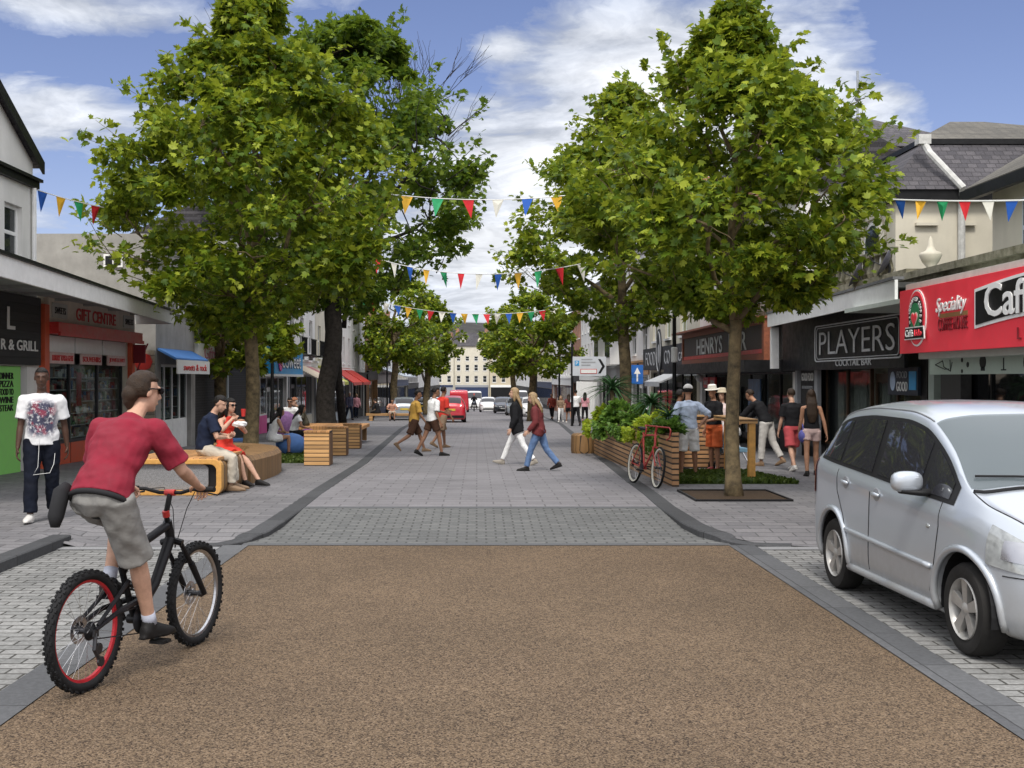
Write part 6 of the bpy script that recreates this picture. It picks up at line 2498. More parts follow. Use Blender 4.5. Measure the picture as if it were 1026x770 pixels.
    ck = m.build('crankset', DARKSTEEL, b, smooth='auto')
    for p in pd:
        m = MB()
        m.cbox(p, (0.1, 0.09, 0.02))
        m.tube([p + Vector((-0.06, 0, 0)), p + Vector((0.06, 0, 0))], 0.008, 6)
        m.build('pedal', BLACK, ck)
    m = MB()
    top_ = [BBp + Vector((0.049, 0.085 * math.sin(a), 0.085 * math.cos(a))) for a in [PI * k / 10 for k in range(11)]]
    m.tube(top_ + [rear + Vector((0.045, 0.02, -0.05)), rear + Vector((0.045, -0.045, 0)), rear + Vector((0.045, 0.0, 0.045))], 0.005, 4, closed=True)
    m.build('chain', DARKSTEEL, b)
    return b, dict(bb=BBp, hb=hb, seat=c, pedals=pd, turn=turn, hw=hw)


RIMRED = M('rim_red', (0.45, 0.02, 0.03), 0.35, 0.3, var=0.15)
MATTEBLACK = M('frame_black', (0.012, 0.012, 0.014), 0.35, var=0.2)
BIKE_LOC, BIKE_RZ = (-2.26, 6.62, 0.0), R(-17)
bike, BK = bicycle('black full-suspension mountain bike with a red rear rim, ridden along the setts', BIKE_LOC, BIKE_RZ, 1.22, 0.348, 0.03, (RIMRED, STEEL), (RUBBER, RUBBER), MATTEBLACK, True, steer=R(2), crank=R(30), bar=1.06, sad=0.99)
OLDRED = M('faded_red_frame', (0.42, 0.05, 0.045), 0.45, var=0.2)
CREAMW = M('cream_tyre', (0.6, 0.58, 0.5), 0.6, var=0.12)
rb, _ = bicycle('red bicycle with pale tyres leaning against the slatted planter', (2.6, 19.15, gz(19.15)), R(192), 1.1, 0.335, 0.019, (CREAMW, CREAMW), (RUBBER, RUBBER), OLDRED, False, steer=R(-4), crank=R(80), lean=R(-7), bar=0.98, sad=0.92)
# ---------------------------------------------------------------- people
SKIN = {
    'fair': M('skin_fair', (0.52, 0.31, 0.22), 0.55, var=0.16, scale=18, spec=0.3, bump=0.15, bscale=140),
    'tan': M('skin_tan', (0.38, 0.2, 0.125), 0.55, var=0.16, scale=18, spec=0.3, bump=0.15, bscale=140),
    'olive': M('skin_olive', (0.27, 0.14, 0.085), 0.55, var=0.16, scale=18, spec=0.3, bump=0.15, bscale=140),
    'brown': M('skin_brown', (0.17, 0.085, 0.05), 0.5, var=0.16, scale=18, spec=0.3, bump=0.15, bscale=140),
    'dark': M('skin_dark', (0.075, 0.038, 0.025), 0.45, var=0.16, scale=18, spec=0.3, bump=0.15, bscale=140),
}
HAIR = {
    'black': M('hair_black', (0.012, 0.01, 0.009), 0.5, var=0.4, scale=40, bump=0.6, bscale=160),
    'brown': M('hair_brown', (0.03, 0.018, 0.011), 0.5, var=0.4, scale=40, bump=0.6, bscale=160),
    'blonde': M('hair_blonde', (0.3, 0.2, 0.1), 0.5, var=0.4, scale=40, bump=0.6, bscale=160),
    'grey': M('hair_grey', (0.4, 0.38, 0.36), 0.5, var=0.3, scale=40, bump=0.6, bscale=160),
}


def cloth(name, col, **kw):
    kw.setdefault('rough', 0.85)
    kw.setdefault('var', 0.14)
    kw.setdefault('bump', 0.25)
    kw.setdefault('bscale', 18)
    return M('cloth_' + name, col, **kw)


def print_tee():
    """white shirt with a big dark blotchy print on the chest"""
    m, t, out = new_mat('cloth_printed_tee')
    tc = t.n('ShaderNodeTexCoord').outputs['Object']
    sp = t.n('ShaderNodeSeparateXYZ', i_0=tc)
    nz = t.n('ShaderNodeTexNoise', i_Vector=tc, i_Scale=22.0, i_Detail=7.0, i_Roughness=0.75)
    dx = t.math('DIVIDE', sp.outputs[0], 0.175)
    dzz = t.math('DIVIDE', t.math('SUBTRACT', sp.outputs[2], 1.2), 0.23)
    d = t.math('ADD', t.math('POWER', t.math('ABSOLUTE', dx), 4.0), t.math('POWER', t.math('ABSOLUTE', dzz), 4.0))
    win = t.rng(d, 0.1, 1.25, 1.15, 0)
    front = t.rng(sp.outputs[1], 0.0, 0.03, 0, 1)
    ink = t.math('MULTIPLY', t.math('MULTIPLY', t.rng(nz.outputs['Fac'], 0.36, 0.5, 0, 1), win), front)
    hue = t.n('ShaderNodeTexNoise', i_Vector=tc, i_Scale=9.0).outputs['Fac']
    inkc = t.mix(t.rng(hue, 0.52, 0.62, 0, 1), (0.05, 0.05, 0.09), (0.2, 0.03, 0.06))
    c = t.mix(ink, (0.7, 0.7, 0.71), inkc)
    b = t.n('ShaderNodeBsdfPrincipled', i_Base_Color=c, i_Roughness=0.85)
    t.l(b.outputs[0], out.inputs[0])
    return m


def rotx(v, a):
    return Vector((v.x, v.y * math.cos(a) - v.z * math.sin(a), v.y * math.sin(a) + v.z * math.cos(a)))


def ik(a, t_, l1, l2, pole):
    d = t_ - a
    L = min(d.length, l1 + l2 - 0.004)
    u = d.normalized()
    x = (l1 * l1 - l2 * l2 + L * L) / (2 * L)
    h = math.sqrt(max(0, l1 * l1 - x * x))
    p = pole - u * pole.dot(u)
    p.normalize()
    return a + u * x + p * h, a + u * L


def person(label, loc, rz, h=1.75, pelvis=None, lean=4, lean2=None, side=0, twist=0, head=(0, 0), LL=(0, 3, 3), RL=(0, 3, 3), LA=(-5, 9, 12), RA=(-5, 9, 12),
           LF=None, RF=None, LH=None, RH=None, lpole=(-.5, -1, -.3), rpole=(.5, -1, -.3), kpole=(0, 1, .2), footyaw=(8, -8), footpitch=(0, 0),
           skin='fair', hair=('short', 'brown'), top=None, bottom=None, shoes=None, hat=None, glasses=False, build=1.0, shoulder=0.19, hip=1.0,
           vox=0.016, fingers=True, group='people in the street', face=False, curl=0.5, lowest=0.0, socks=None, grip=False):
    """LL/RL: hip flex, abduction, knee bend; LA/RA: shoulder flex, abduction, elbow bend (degrees). The figure faces local +Y."""
    s = h / 1.75
    root = thing('person', label, 'person', loc, rz, group, s)
    lean2 = lean if lean2 is None else lean2
    U1 = Vector((math.sin(R(side)), math.sin(R(lean)), math.cos(R(lean)))).normalized()
    U2 = Vector((math.sin(R(side)), math.sin(R(lean2)), math.cos(R(lean2)))).normalized()
    X = Vector((math.cos(R(twist)), math.sin(R(twist)), 0))
    X = (X - U2 * X.dot(U2)).normalized()
    FW = U2.cross(X)
    P = Vector(pelvis) / s if pelvis is not None else Vector((0, 0, 0))
    waist = P + U1 * 0.16
    chest = waist + (U1 + U2).normalized() * 0.16
    neck = chest + U2 * 0.2
    sh = {-1: neck - U2 * 0.075 - X * shoulder, 1: neck - U2 * 0.075 + X * shoulder}
    hipj = {-1: P + Vector((-0.092, 0, -0.04)), 1: P + Vector((0.092, 0, -0.04))}
    TH, SH, UA, FA = 0.425, 0.415, 0.29, 0.255
    J = {}
    for sd_, leg, tgt in ((-1, LL, LF), (1, RL, RF)):
        if tgt is not None:
            k, a = ik(hipj[sd_], Vector(tgt) / s, TH, SH, Vector(kpole) + Vector((sd_ * 0.15, 0, 0)))
        else:
            f, ab, kn = [R(q) for q in leg]
            d1 = Vector((sd_ * math.sin(ab) * math.cos(f) if abs(f) < 1.2 else sd_ * math.sin(ab), math.sin(f), -math.cos(f) * math.cos(ab))).normalized()
            k = hipj[sd_] + d1 * TH
            d2 = Vector((d1.x * 0.6, math.sin(f - kn), -math.cos(f - kn))).normalized()
            a = k + d2 * SH
        J[('knee', sd_)], J[('ankle', sd_)] = k, a
    for sd_, arm, tgt, pole in ((-1, LA, LH, lpole), (1, RA, RH, rpole)):
        if tgt is not None:
            e, w_ = ik(sh[sd_], Vector(tgt) / s, UA, FA, Vector(pole))
        else:
            f, ab, el = [R(q) for q in arm[:3]]
            inn = R(arm[3]) if len(arm) > 3 else 0
            d1 = (X * (sd_ * math.sin(ab)) + Vector((0, math.sin(f), 0)) * math.cos(ab) + Vector((0, 0, -math.cos(f) * math.cos(ab)))).normalized()
            e = sh[sd_] + d1 * UA
            d2 = Vector((d1.x * 0.7 - sd_ * math.sin(inn), math.sin(f + el) * math.cos(inn), -math.cos(f + el) * math.cos(inn))).normalized()
            w_ = e + d2 * FA
        J[('elbow', sd_)], J[('wrist', sd_)] = e, w_
    # drop the figure onto its lowest foot
    if pelvis is None:
        zmin = min(J[('ankle', sd_)].z - 0.085 + (0.07 * abs(math.sin(R(fp)))) * 0 for sd_, fp in ((-1, footpitch[0]), (1, footpitch[1])))
        sft = Vector((0, 0, lowest / s - zmin))
        P, waist, chest, neck = P + sft, waist + sft, chest + sft, neck + sft
        for dct in (sh, hipj, J):
            for k in dct:
                dct[k] = dct[k] + sft
    B = build
    hy, hp = R(head[0]), R(head[1])
    # head frame
    hf = Vector((-math.sin(hy) * math.cos(hp), math.cos(hy) * math.cos(hp), -math.sin(hp)))
    hr = Vector((math.cos(hy), math.sin(hy), 0))
    hu = hr.cross(hf).normalized()
    HR = Matrix((hr, hf, hu)).transposed()
    nb = neck + U2 * 0.05
    hc = nb + hu * 0.112 + hf * 0.035 + U2 * 0.03

    root_seed = len(label) * 1.7
    fold = 0.0105 if vox < 0.012 else 0.006
    # --- body
    mb = MB()
    mb.chain([P - Vector((0, 0, 0.11)), P - Vector((0, 0, 0.05)), P + U1 * 0.03, waist, chest, neck - U2 * 0.09, neck - U2 * 0.02, neck + U2 * 0.03],
             [(0.08, 0.07), (0.155 * hip * B, 0.105 * B), (0.165 * hip * B, 0.112 * B), (0.135 * B, 0.095 * B), (shoulder * 0.84 * B, 0.112 * B), (shoulder * 0.88 * B, 0.1 * B), (shoulder * 0.5, 0.07), (0.055, 0.055)], X, 16)
    mb.chain([neck - U2 * 0.03, nb + U2 * 0.01, hc - hu * 0.04], [0.062, 0.053, 0.052], X, 12)
    for sd_ in (-1, 1):
        k, a = J[('knee', sd_)], J[('ankle', sd_)]
        hj = hipj[sd_]
        mb.chain([hj + Vector((0, 0, 0.03)), hj.lerp(k, 0.25), hj.lerp(k, 0.65), k, k.lerp(a, 0.28), k.lerp(a, 0.62), a],
                 [0.088 * B, 0.084 * B, 0.066 * B, 0.054, 0.056, 0.043, 0.036], X, 12)
        yaw = R(footyaw[0 if sd_ < 0 else 1])
        fp = R(footpitch[0 if sd_ < 0 else 1])
        fd = Vector((-math.sin(yaw) * math.cos(fp), math.cos(yaw) * math.cos(fp), -math.sin(fp)))
        fu = Vector((0, 0, 1)) - fd * fd.z
        fu.normalize()
        J[('fd', sd_)], J[('fu', sd_)] = fd, fu
        heel = a - fd * 0.05 - fu * 0.045
        mb.chain([heel, a - fu * 0.04 + fd * 0.02, a + fd * 0.09 - fu * 0.055, a + fd * 0.16 - fu * 0.066, a + fd * 0.195 - fu * 0.07], [(0.03, 0.03), (0.036, 0.042), (0.042, 0.03), (0.042, 0.018), (0.026, 0.012)], fd.cross(fu), 10)
        e, w_ = J[('elbow', sd_)], J[('wrist', sd_)]
        S0 = sh[sd_]
        mb.ball(S0, 0.056 * B, 12, 8)
        mb.chain([neck - U2 * 0.02, S0 + (neck - S0) * 0.4 - U2 * 0.012, S0], [0.05, 0.05, 0.05], FW, 10)
        mb.chain([S0, S0.lerp(e, 0.12), S0.lerp(e, 0.3), S0.lerp(e, 0.75), e, e.lerp(w_, 0.3), e.lerp(w_, 0.8), w_], [0.054 * B, 0.056 * B, 0.05 * B, 0.043 * B, 0.038, 0.04, 0.03, 0.026], X, 12)
        fd_ = (w_ - e).normalized()
        # palm: thumb side faces forward when the arm hangs
        across = FW - fd_ * FW.dot(fd_)
        if grip:
            across = X * -sd_
            across = across - fd_ * across.dot(fd_)
        if across.length < 0.3:
            across = Vector((0, 0, 1)) - fd_ * fd_.z
        across.normalize()
        pal = across.cross(fd_) * sd_
        J[('hand', sd_)] = (fd_, across, pal)
        mb.chain([w_ - fd_ * 0.01, w_ + fd_ * 0.04, w_ + fd_ * 0.09], [(0.026, 0.02), (0.038, 0.018), (0.04, 0.014)], across, 10)
    # head
    mb.ball(hc + hu * 0.035 - hf * 0.012, (0.074, 0.092, 0.088), 18, 12, rot=HR)
    mb.ball(hc - hu * 0.03 + hf * 0.022, (0.06, 0.066, 0.088), 16, 10, rot=HR)
    mb.ball(hc - hu * 0.092 + hf * 0.058, (0.03, 0.024, 0.022), 10, 8, rot=HR)
    mb.chain([hc + hf * 0.085 + hu * 0.028, hc + hf * 0.098 - hu * 0.002, hc + hf * 0.111 - hu * 0.022, hc + hf * 0.088 - hu * 0.034], [0.009, 0.011, 0.014, 0.012], hr, 8)
    for sd_ in (-1, 1):
        mb.ball(hc + hr * (sd_ * 0.074) - hf * 0.012 + hu * 0.0, (0.012, 0.024, 0.032), 8, 6, rot=HR)
        mb.ball(hc + hr * (sd_ * 0.03) + hf * 0.072 + hu * 0.036, (0.026, 0.018, 0.009), 8, 6, rot=HR)
    mb.chain([hc + hf * 0.082 - hu * 0.062 - hr * 0.022, hc + hf * 0.091 - hu * 0.06, hc + hf * 0.082 - hu * 0.062 + hr * 0.022], [0.007, 0.01, 0.007], hu, 8)
    me = applied(mb, 'body', [('REMESH', dict(mode='VOXEL', voxel_size=vox)), ('SMOOTH', dict(factor=0.5, iterations=3 if vox < 0.012 else 2))])
    # fingers are rooted in the palm and bend at two knuckles
    fm = MB()
    if fingers:
        for sd_ in (-1, 1):
            fd_, ac, pal = J[('hand', sd_)]
            w_ = J[('wrist', sd_)]
            for q, ln_ in enumerate((0.072, 0.082, 0.076, 0.058)):
                b0 = w_ + fd_ * 0.075 + ac * (0.0285 - q * 0.019)
                c1, c2 = curl * 0.8, curl * 1.9
                p1 = b0 + fd_ * 0.02
                d1 = fd_ * math.cos(c1) + pal * math.sin(c1) + ac * (0.08 - q * 0.05)
                p2 = p1 + d1 * ln_ * 0.5
                d2 = fd_ * math.cos(c2) + pal * math.sin(c2)
                p3 = p2 + d2 * ln_ * 0.5
                fm.chain([b0, p1, p2, p3, p3 + d2 * 0.006], [0.0085, 0.009, 0.0085, 0.007, 0.003], ac, 8)
            t0 = w_ + fd_ * 0.03 + ac * 0.03
            d1 = (fd_ * 0.6 + ac * 0.75 + pal * 0.35).normalized()
            d2 = (fd_ * 0.9 + ac * 0.2 + pal * 0.5).normalized()
            fm.chain([t0 - d1 * 0.01, t0 + d1 * 0.035, t0 + d1 * 0.035 + d2 * 0.028, t0 + d1 * 0.035 + d2 * 0.034], [0.012, 0.0105, 0.008, 0.004], pal, 8)
    bm = bmesh.new()
    bm.from_mesh(me)
    nf = len(bm.faces)
    if fm.v:
        vs = [bm.verts.new(p) for p in fm.v]
        for f in fm.f:
            bm.faces.new([vs[k] for k in f])
    bm.normal_update()
    mats = [SKIN[skin]]
    if face:
        mats += [M('eye_white', (0.6, 0.58, 0.55), 0.3), M('eye_dark', (0.01, 0.008, 0.006), 0.2), M('lip_' + skin, tuple(c * 0.6 for c in ((0.5, 0.2, 0.17) if skin != 'dark' else (0.12, 0.05, 0.04))), 0.5), HAIR['black']]
        for f in bm.faces:
            c = f.calc_center_median() - hc
            l = Vector((c.dot(hr), c.dot(hf), c.dot(hu)))
            if l.y < 0.05 or abs(l.z) > 0.13:
                continue
            ax_ = abs(l.x)
            if ((ax_ - 0.031) / 0.013) ** 2 + ((l.z - 0.018) / 0.0065) ** 2 < 1:
                f.material_index = 2 if abs(ax_ - 0.031) < 0.006 else 1
            elif abs(l.z - 0.042) < 0.006 and 0.014 < ax_ < 0.05:
                f.material_index = 4
            elif (l.x / 0.026) ** 2 + ((l.z + 0.061) / 0.011) ** 2 < 1:
                f.material_index = 3
            elif face == 'beard' and (l.z < -0.082 or (-0.052 < l.z < -0.04 and ax_ < 0.03) or (ax_ > 0.036 and l.z < -0.045)):
                f.material_index = 4
    bm.to_mesh(me)
    bm.free()
    link_mesh('body', me, mats, root)

    def garment(name, m, mat, v=vox, it=4):
        me = applied(m, name, [('REMESH', dict(mode='VOXEL', voxel_size=min(v, 0.014))), ('SMOOTH', dict(factor=0.5, iterations=it))])
        # folds
        k = len(me.vertices)
        co = np.zeros(k * 3)
        no = np.zeros(k * 3)
        me.vertices.foreach_get('co', co)
        me.vertex_normals.foreach_get('vector', no)
        co, no = co.reshape(-1, 3), no.reshape(-1, 3)
        if name != 'shoe':
            d = np.array([mnoise.noise(Vector((c[0] * 9 + 3 * c[2], c[1] * 9, c[2] * 13 + root_seed))) + 0.5 * mnoise.noise(Vector((c[0] * 22, c[1] * 22 + 9 * c[2], c[2] * 16))) for c in co])
            co += no * (d * fold)[:, None]
            me.vertices.foreach_set('co', co.reshape(-1))
            me.update()
        return link_mesh(name, me, mat, root)
    # --- top
    if top:
        kind, mat, slv = top[:3]
        loose = top[3] if len(top) > 3 else 0.016
        hem = top[4] if len(top) > 4 else 0.02
        m = MB()
        lo = P - U1 * hem
        q = loose
        rows = [(lo, (0.162 * hip * B + q, 0.112 * B + q)), (P + U1 * 0.06, (0.16 * hip * B + q, 0.112 * B + q)), (waist, (0.14 * B + q, 0.1 * B + q)), (chest, (shoulder * 0.86 * B + q, 0.115 * B + q)),
                (neck - U2 * 0.09, (shoulder * 0.9 * B + q, 0.104 * B + q)), (neck - U2 * 0.025, (shoulder * 0.62, 0.078)), (neck + U2 * 0.02, (0.07, 0.068))]
        if kind == 'dress':
            rows = rows[1:]
        m.chain([r_[0] for r_ in rows], [r_[1] for r_ in rows], X, 20)
        if slv > 0:
            for sd_ in (-1, 1):
                e, w_ = J[('elbow', sd_)], J[('wrist', sd_)]
                S0 = sh[sd_]
                b0 = S0 + (neck - S0) * 0.35
                r0, r1 = 0.06 * B + q * 0.6, 0.052 * B + q * 0.9
                m.ball(S0, r0, 14, 10)
                m.chain([neck - U2 * 0.03, S0 + (neck - S0) * 0.4 - U2 * 0.014, S0], [0.055, 0.058 + q * 0.3, r0], FW, 12)
                if slv <= 1:
                    end = S0.lerp(e, slv)
                    m.chain([S0, S0.lerp(end, 0.3), S0.lerp(end, 0.65), end], [r0, r0, r0 + 0.001, r1 + 0.006], X, 14)
                else:
                    end = e.lerp(w_, slv - 1)
                    m.chain([S0, S0.lerp(e, 0.2), S0.lerp(e, 0.5), e, e.lerp(end, 0.5), end], [r0, r0, r1, r1 - 0.004, r1 - 0.01, 0.04 + q * 0.3], X, 14)
        if kind in ('coat', 'dress'):
            # skirt of the garment follows the thighs
            fr_ = top[5] if len(top) > 5 else 0.35
            kl_, kr_ = J[('knee', -1)], J[('knee', 1)]
            for sd_ in (-1, 1):
                k = J[('knee', sd_)]
                m.chain([P + U1 * 0.05, hipj[sd_], hipj[sd_].lerp(k, fr_ * 0.6), hipj[sd_].lerp(k, fr_)], [(0.12, 0.11), 0.112 * B + q, 0.104 * B + q, 0.1 * B + q], X, 14)
            mid = (hipj[-1].lerp(kl_, fr_) + hipj[1].lerp(kr_, fr_)) / 2
            m.chain([P, mid], [(0.15, 0.11), (0.1, 0.08)], X, 14)
        if kind == 'coat':
            m.chain([neck - U2 * 0.02, neck + U2 * 0.05], [0.085, 0.08], X, 14)
        garment({'tee': 'shirt', 'shirt': 'shirt', 'coat': 'coat', 'dress': 'dress', 'vest': 'shirt'}[kind], m, mat)
    # --- trousers, shorts
    if bottom:
        kind, mat, frac = bottom[:3]
        lo_ = bottom[3] if len(bottom) > 3 else 0.012
        m = MB()
        m.chain([P + U1 * 0.08, P + U1 * 0.02, P - Vector((0, 0, 0.05)), P - Vector((0, 0, 0.115))], [(0.152 * hip * B + lo_, 0.108 * B + lo_), (0.166 * hip * B + lo_, 0.115 * B + lo_), (0.165 * hip * B + lo_, 0.115 * B + lo_), (0.09, 0.08)], X, 20)
        for sd_ in (-1, 1):
            k, a = J[('knee', sd_)], J[('ankle', sd_)]
            hj = hipj[sd_]
            if frac <= 1:
                e_ = hj.lerp(k, frac)
                m.chain([hj + Vector((0, 0, 0.03)), hj.lerp(e_, 0.3), hj.lerp(e_, 0.7), e_], [0.093 * B + lo_, 0.09 * B + lo_, 0.08 * B + lo_ * 1.4, 0.074 * B + lo_ * 2], X, 16)
            else:
                e_ = k.lerp(a, frac - 1)
                m.chain([hj + Vector((0, 0, 0.03)), hj.lerp(k, 0.3), hj.lerp(k, 0.75), k, k.lerp(e_, 0.4), k.lerp(e_, 0.85), e_], [0.093 * B + lo_, 0.088 * B + lo_, 0.07 * B + lo_, 0.06 + lo_, 0.056 + lo_ * 1.2, 0.048 + lo_ * 1.4, 0.047 + lo_ * 1.6], X, 16)
        garment({'trousers': 'trousers', 'jeans': 'jeans', 'shorts': 'shorts'}[kind], m, mat)
    # --- shoes
    if shoes:
        for sd_ in (-1, 1):
            a = J[('ankle', sd_)]
            fd, fu = J[('fd', sd_)], J[('fu', sd_)]
            m = MB()
            m.chain([a - fd * 0.065 - fu * 0.048, a - fd * 0.045 - fu * 0.045, a + fd * 0.02 - fu * 0.036, a + fd * 0.09 - fu * 0.05, a + fd * 0.16 - fu * 0.06, a + fd * 0.21 - fu * 0.066],
                    [(0.028, 0.034), (0.04, 0.046), (0.045, 0.054), (0.05, 0.042), (0.048, 0.03), (0.028, 0.02)], fd.cross(fu), 12)
            m.chain([a - fd * 0.075 - fu * 0.078, a + fd * 0.02 - fu * 0.078, a + fd * 0.12 - fu * 0.08, a + fd * 0.225 - fu * 0.078], [(0.03, 0.012), (0.044, 0.012), (0.052, 0.012), (0.026, 0.01)], fd.cross(fu), 10)
            m.chain([a - fu * 0.02 - fd * 0.01, a + fu * 0.02 - fd * 0.012], [0.046, 0.044], fd.cross(fu), 10)
            so_ = garment('shoe', m, shoes, 0.012, 1)
            if socks:
                m2 = MB()
                k = J[('knee', sd_)]
                m2.tube([a, a.lerp(k, 0.18)], [0.043, 0.042], 12)
                m2.build('sock', socks, root, smooth=True)
    # --- hair
    hk, hcol = hair
    HM = HAIR[hcol]
    if hk != 'none':
        def hf_(d):
            lx, ly, lz = d.x, d.y, d.z
            fz = 0.42 if hk != 'long' else 0.36
            cover = max(sstep(fz - 0.1, fz + 0.1, lz), sstep(0.18, -0.05, ly) * sstep(-0.55 if hk == 'short' else -0.8, -0.35 if hk == 'short' else -0.5, lz))
            n_ = 1 + 0.05 * mnoise.noise(Vector((lx * 5, ly * 5, lz * 3))) + 0.035 * mnoise.noise(Vector((lx * 22, ly * 7, lz * 7)))
            return lerp(0.78, 1.13 if hk != 'cropped' else 1.06, cover) * n_
        m = MB()
        m.ball(hc + hu * 0.028 - hf * 0.012, (0.078, 0.096, 0.096), 26, 18, hf_, HR)
        if hk == 'bun':
            m.ball(hc - hf * 0.095 - hu * 0.02, (0.055, 0.05, 0.055), 14, 10, rot=HR)
            m.chain([hc - hf * 0.09 - hu * 0.0, hc - hf * 0.1 - hu * 0.07, hc - hf * 0.075 - hu * 0.12], [0.045, 0.035, 0.015], hr, 10)
        if hk in ('long', 'verylong'):
            L_ = 0.2 if hk == 'long' else 0.38
            m.chain([hc - hf * 0.03 + hu * 0.06, hc - hf * 0.055 - hu * 0.05, neck - FW * 0.085 + U2 * 0.02, neck - FW * 0.125 - U2 * (L_ * 0.55), neck - FW * 0.12 - U2 * L_],
                    [(0.085, 0.06), (0.1, 0.055), (0.115, 0.042), (0.11, 0.026), (0.06, 0.012)], hr, 14)
            for sd_ in (-1, 1):
                m.chain([hc + hr * (sd_ * 0.065) + hu * 0.05, hc + hr * (sd_ * 0.08) - hu * 0.05, hc + hr * (sd_ * 0.082) - hu * 0.15 - hf * 0.01, hc + hr * (sd_ * 0.07) - hu * 0.21 - hf * 0.02], [0.03, 0.03, 0.028, 0.012], hf, 10)
        me = applied(m, 'hair', [('REMESH', dict(mode='VOXEL', voxel_size=0.009 if vox < 0.012 else 0.013)), ('SMOOTH', dict(factor=0.4, iterations=1))])
        link_mesh('hair', me, HM, root)
    if hat:
        kind, mat = hat
        m = MB()
        c = hc + hu * 0.07 - hf * 0.01
        HM4 = Matrix.Translation(c) @ HR.to_4x4()
        m.xf = HM4
        if kind == 'brim':
            m.lathe([(0.0, 0.1), (0.06, 0.098), (0.085, 0.085), (0.097, 0.0), (0.15, -0.012), (0.155, -0.006), (0.1, 0.012), (0.098, 0.012)][:6] + [(0.1, -0.02), (0.0, -0.02)], 'z', 22)
        else:
            m.ball((0, 0, 0), (0.094, 0.112, 0.09), 18, 10, lambda d: 1 if d.z > 0 else 0.85)
            m.chain([(0, 0.08, 0.005), (0, 0.15, -0.008), (0, 0.175, -0.015)], [(0.075, 0.012), (0.06, 0.008), (0.03, 0.004)], (1, 0, 0), 12)
        m.build('hat', mat, root, smooth='auto')
    if glasses:
        m = MB()
        for sd_ in (-1, 1):
            m.ball(hc + hr * (sd_ * 0.033) + hf * 0.094 + hu * 0.02, (0.03, 0.012, 0.024), 12, 8, rot=HR)
            m.tube([hc + hr * (sd_ * 0.062) + hf * 0.085 + hu * 0.028, hc + hr * (sd_ * 0.083) + hf * 0.0 + hu * 0.025, hc + hr * (sd_ * 0.082) - hf * 0.025 + hu * 0.018], 0.004, 6)
        m.tube([hc - hr * 0.01 + hf * 0.103 + hu * 0.025, hc + hr * 0.01 + hf * 0.103 + hu * 0.025], 0.004, 6)
        m.build('sunglasses', M('sunglass_lens', (0.01, 0.01, 0.012), 0.1), root, smooth=True)
    J.update(P=P, waist=waist, chest=chest, neck=neck, hc=hc, U1=U1, X=X, sh=sh, hipj=hipj, s=s, FW=FW)
    return root, J


TEE_CRIMSON = cloth('crimson', (0.2, 0.006, 0.022), bump=0.5)
GREY_SHORT = cloth('grey', (0.2, 0.195, 0.185), bump=0.6, var=0.2)
C_WHITE = cloth('white', (0.8, 0.8, 0.8))
C_NAVY = cloth('navy', (0.012, 0.018, 0.04))
C_BLACK = cloth('black', (0.012, 0.012, 0.014))
C_STONE = cloth('stone', (0.5, 0.45, 0.37))
C_RED = cloth('red', (0.6, 0.035, 0.02))
C_DENIM = cloth('denim', (0.1, 0.17, 0.32), var=0.3)
C_DKDENIM = cloth('dark_denim', (0.012, 0.017, 0.032), var=0.3)
C_MAROON = cloth('maroon', (0.13, 0.018, 0.02))
C_YELLOW = cloth('mustard', (0.62, 0.36, 0.07))
C_BROWN = cloth('brown', (0.07, 0.035, 0.022))
C_TAUPE = cloth('taupe', (0.25, 0.17, 0.11))
C_ORANGE = cloth('orange', (0.62, 0.12, 0.03))
C_PALEBLUE = cloth('pale_blue', (0.5, 0.58, 0.72))
C_PINK = cloth('pink', (0.6, 0.28, 0.32))
C_CORAL = cloth('coral_red', (0.42, 0.06, 0.07))
C_OLIVE = cloth('olive', (0.06, 0.055, 0.04))
SHOE_BLACK = cloth('shoe_black', (0.015, 0.014, 0.014), rough=0.6)
SHOE_TAN = cloth('shoe_tan', (0.22, 0.14, 0.08), rough=0.6)
SHOE_WHITE = cloth('shoe_white', (0.6, 0.58, 0.55), rough=0.6)
SHOE_RED = cloth('shoe_red', (0.3, 0.05, 0.05), rough=0.6)

# --- the cyclist, seated on the mountain bike (shares the bike's frame of reference)
hb, turn, hw = BK['hb'], BK['turn'], BK['hw']
rg = turn(hb + Vector((hw - 0.05, -0.045, 0.03)))
lg = turn(hb + Vector((-(hw - 0.05), -0.045, 0.03)))
pr, plft = BK['pedals']
cyc, J = person('cyclist in a crimson t-shirt and grey shorts with tied-back hair, riding the mountain bike', BIKE_LOC, BIKE_RZ, 1.8, pelvis=(0.0, 0.15, 1.115), lean=32, lean2=41, head=(-26, 6),
                LF=tuple(plft + Vector((0.03, -0.03, 0.105))), RF=tuple(pr + Vector((-0.03, -0.06, 0.105))), LH=tuple(lg + Vector((0.03, -0.075, 0.035))), RH=tuple(rg + Vector((-0.03, -0.075, 0.035))),
                lpole=(-.8, -0.2, -.9), rpole=(.8, -0.3, -1), kpole=(0, 1, .3), footpitch=(8, 2), skin='fair', hair=('bun', 'brown'), top=('tee', TEE_CRIMSON, 0.82, 0.024, 0.02),
                bottom=('shorts', GREY_SHORT, 0.93, 0.016), shoes=SHOE_BLACK, glasses=True, vox=0.0075, curl=1.15, grip=True, group='people in the foreground', socks=cloth('sock', (0.4, 0.42, 0.5)))
m = MB()
P_, U_, X_ = J['P'], J['U1'], J['X']
m.chain([P_ - X_ * 0.19 - J['FW'] * 0.07 + U_ * 0.01, P_ - X_ * 0.195 - J['FW'] * 0.09 - U_ * 0.05, P_ - X_ * 0.19 - J['FW'] * 0.07 - U_ * 0.19, P_ - X_ * 0.185 - J['FW'] * 0.05 - U_ * 0.24],
        [(0.03, 0.03), (0.055, 0.045), (0.05, 0.042), (0.025, 0.025)], J['FW'], 12)
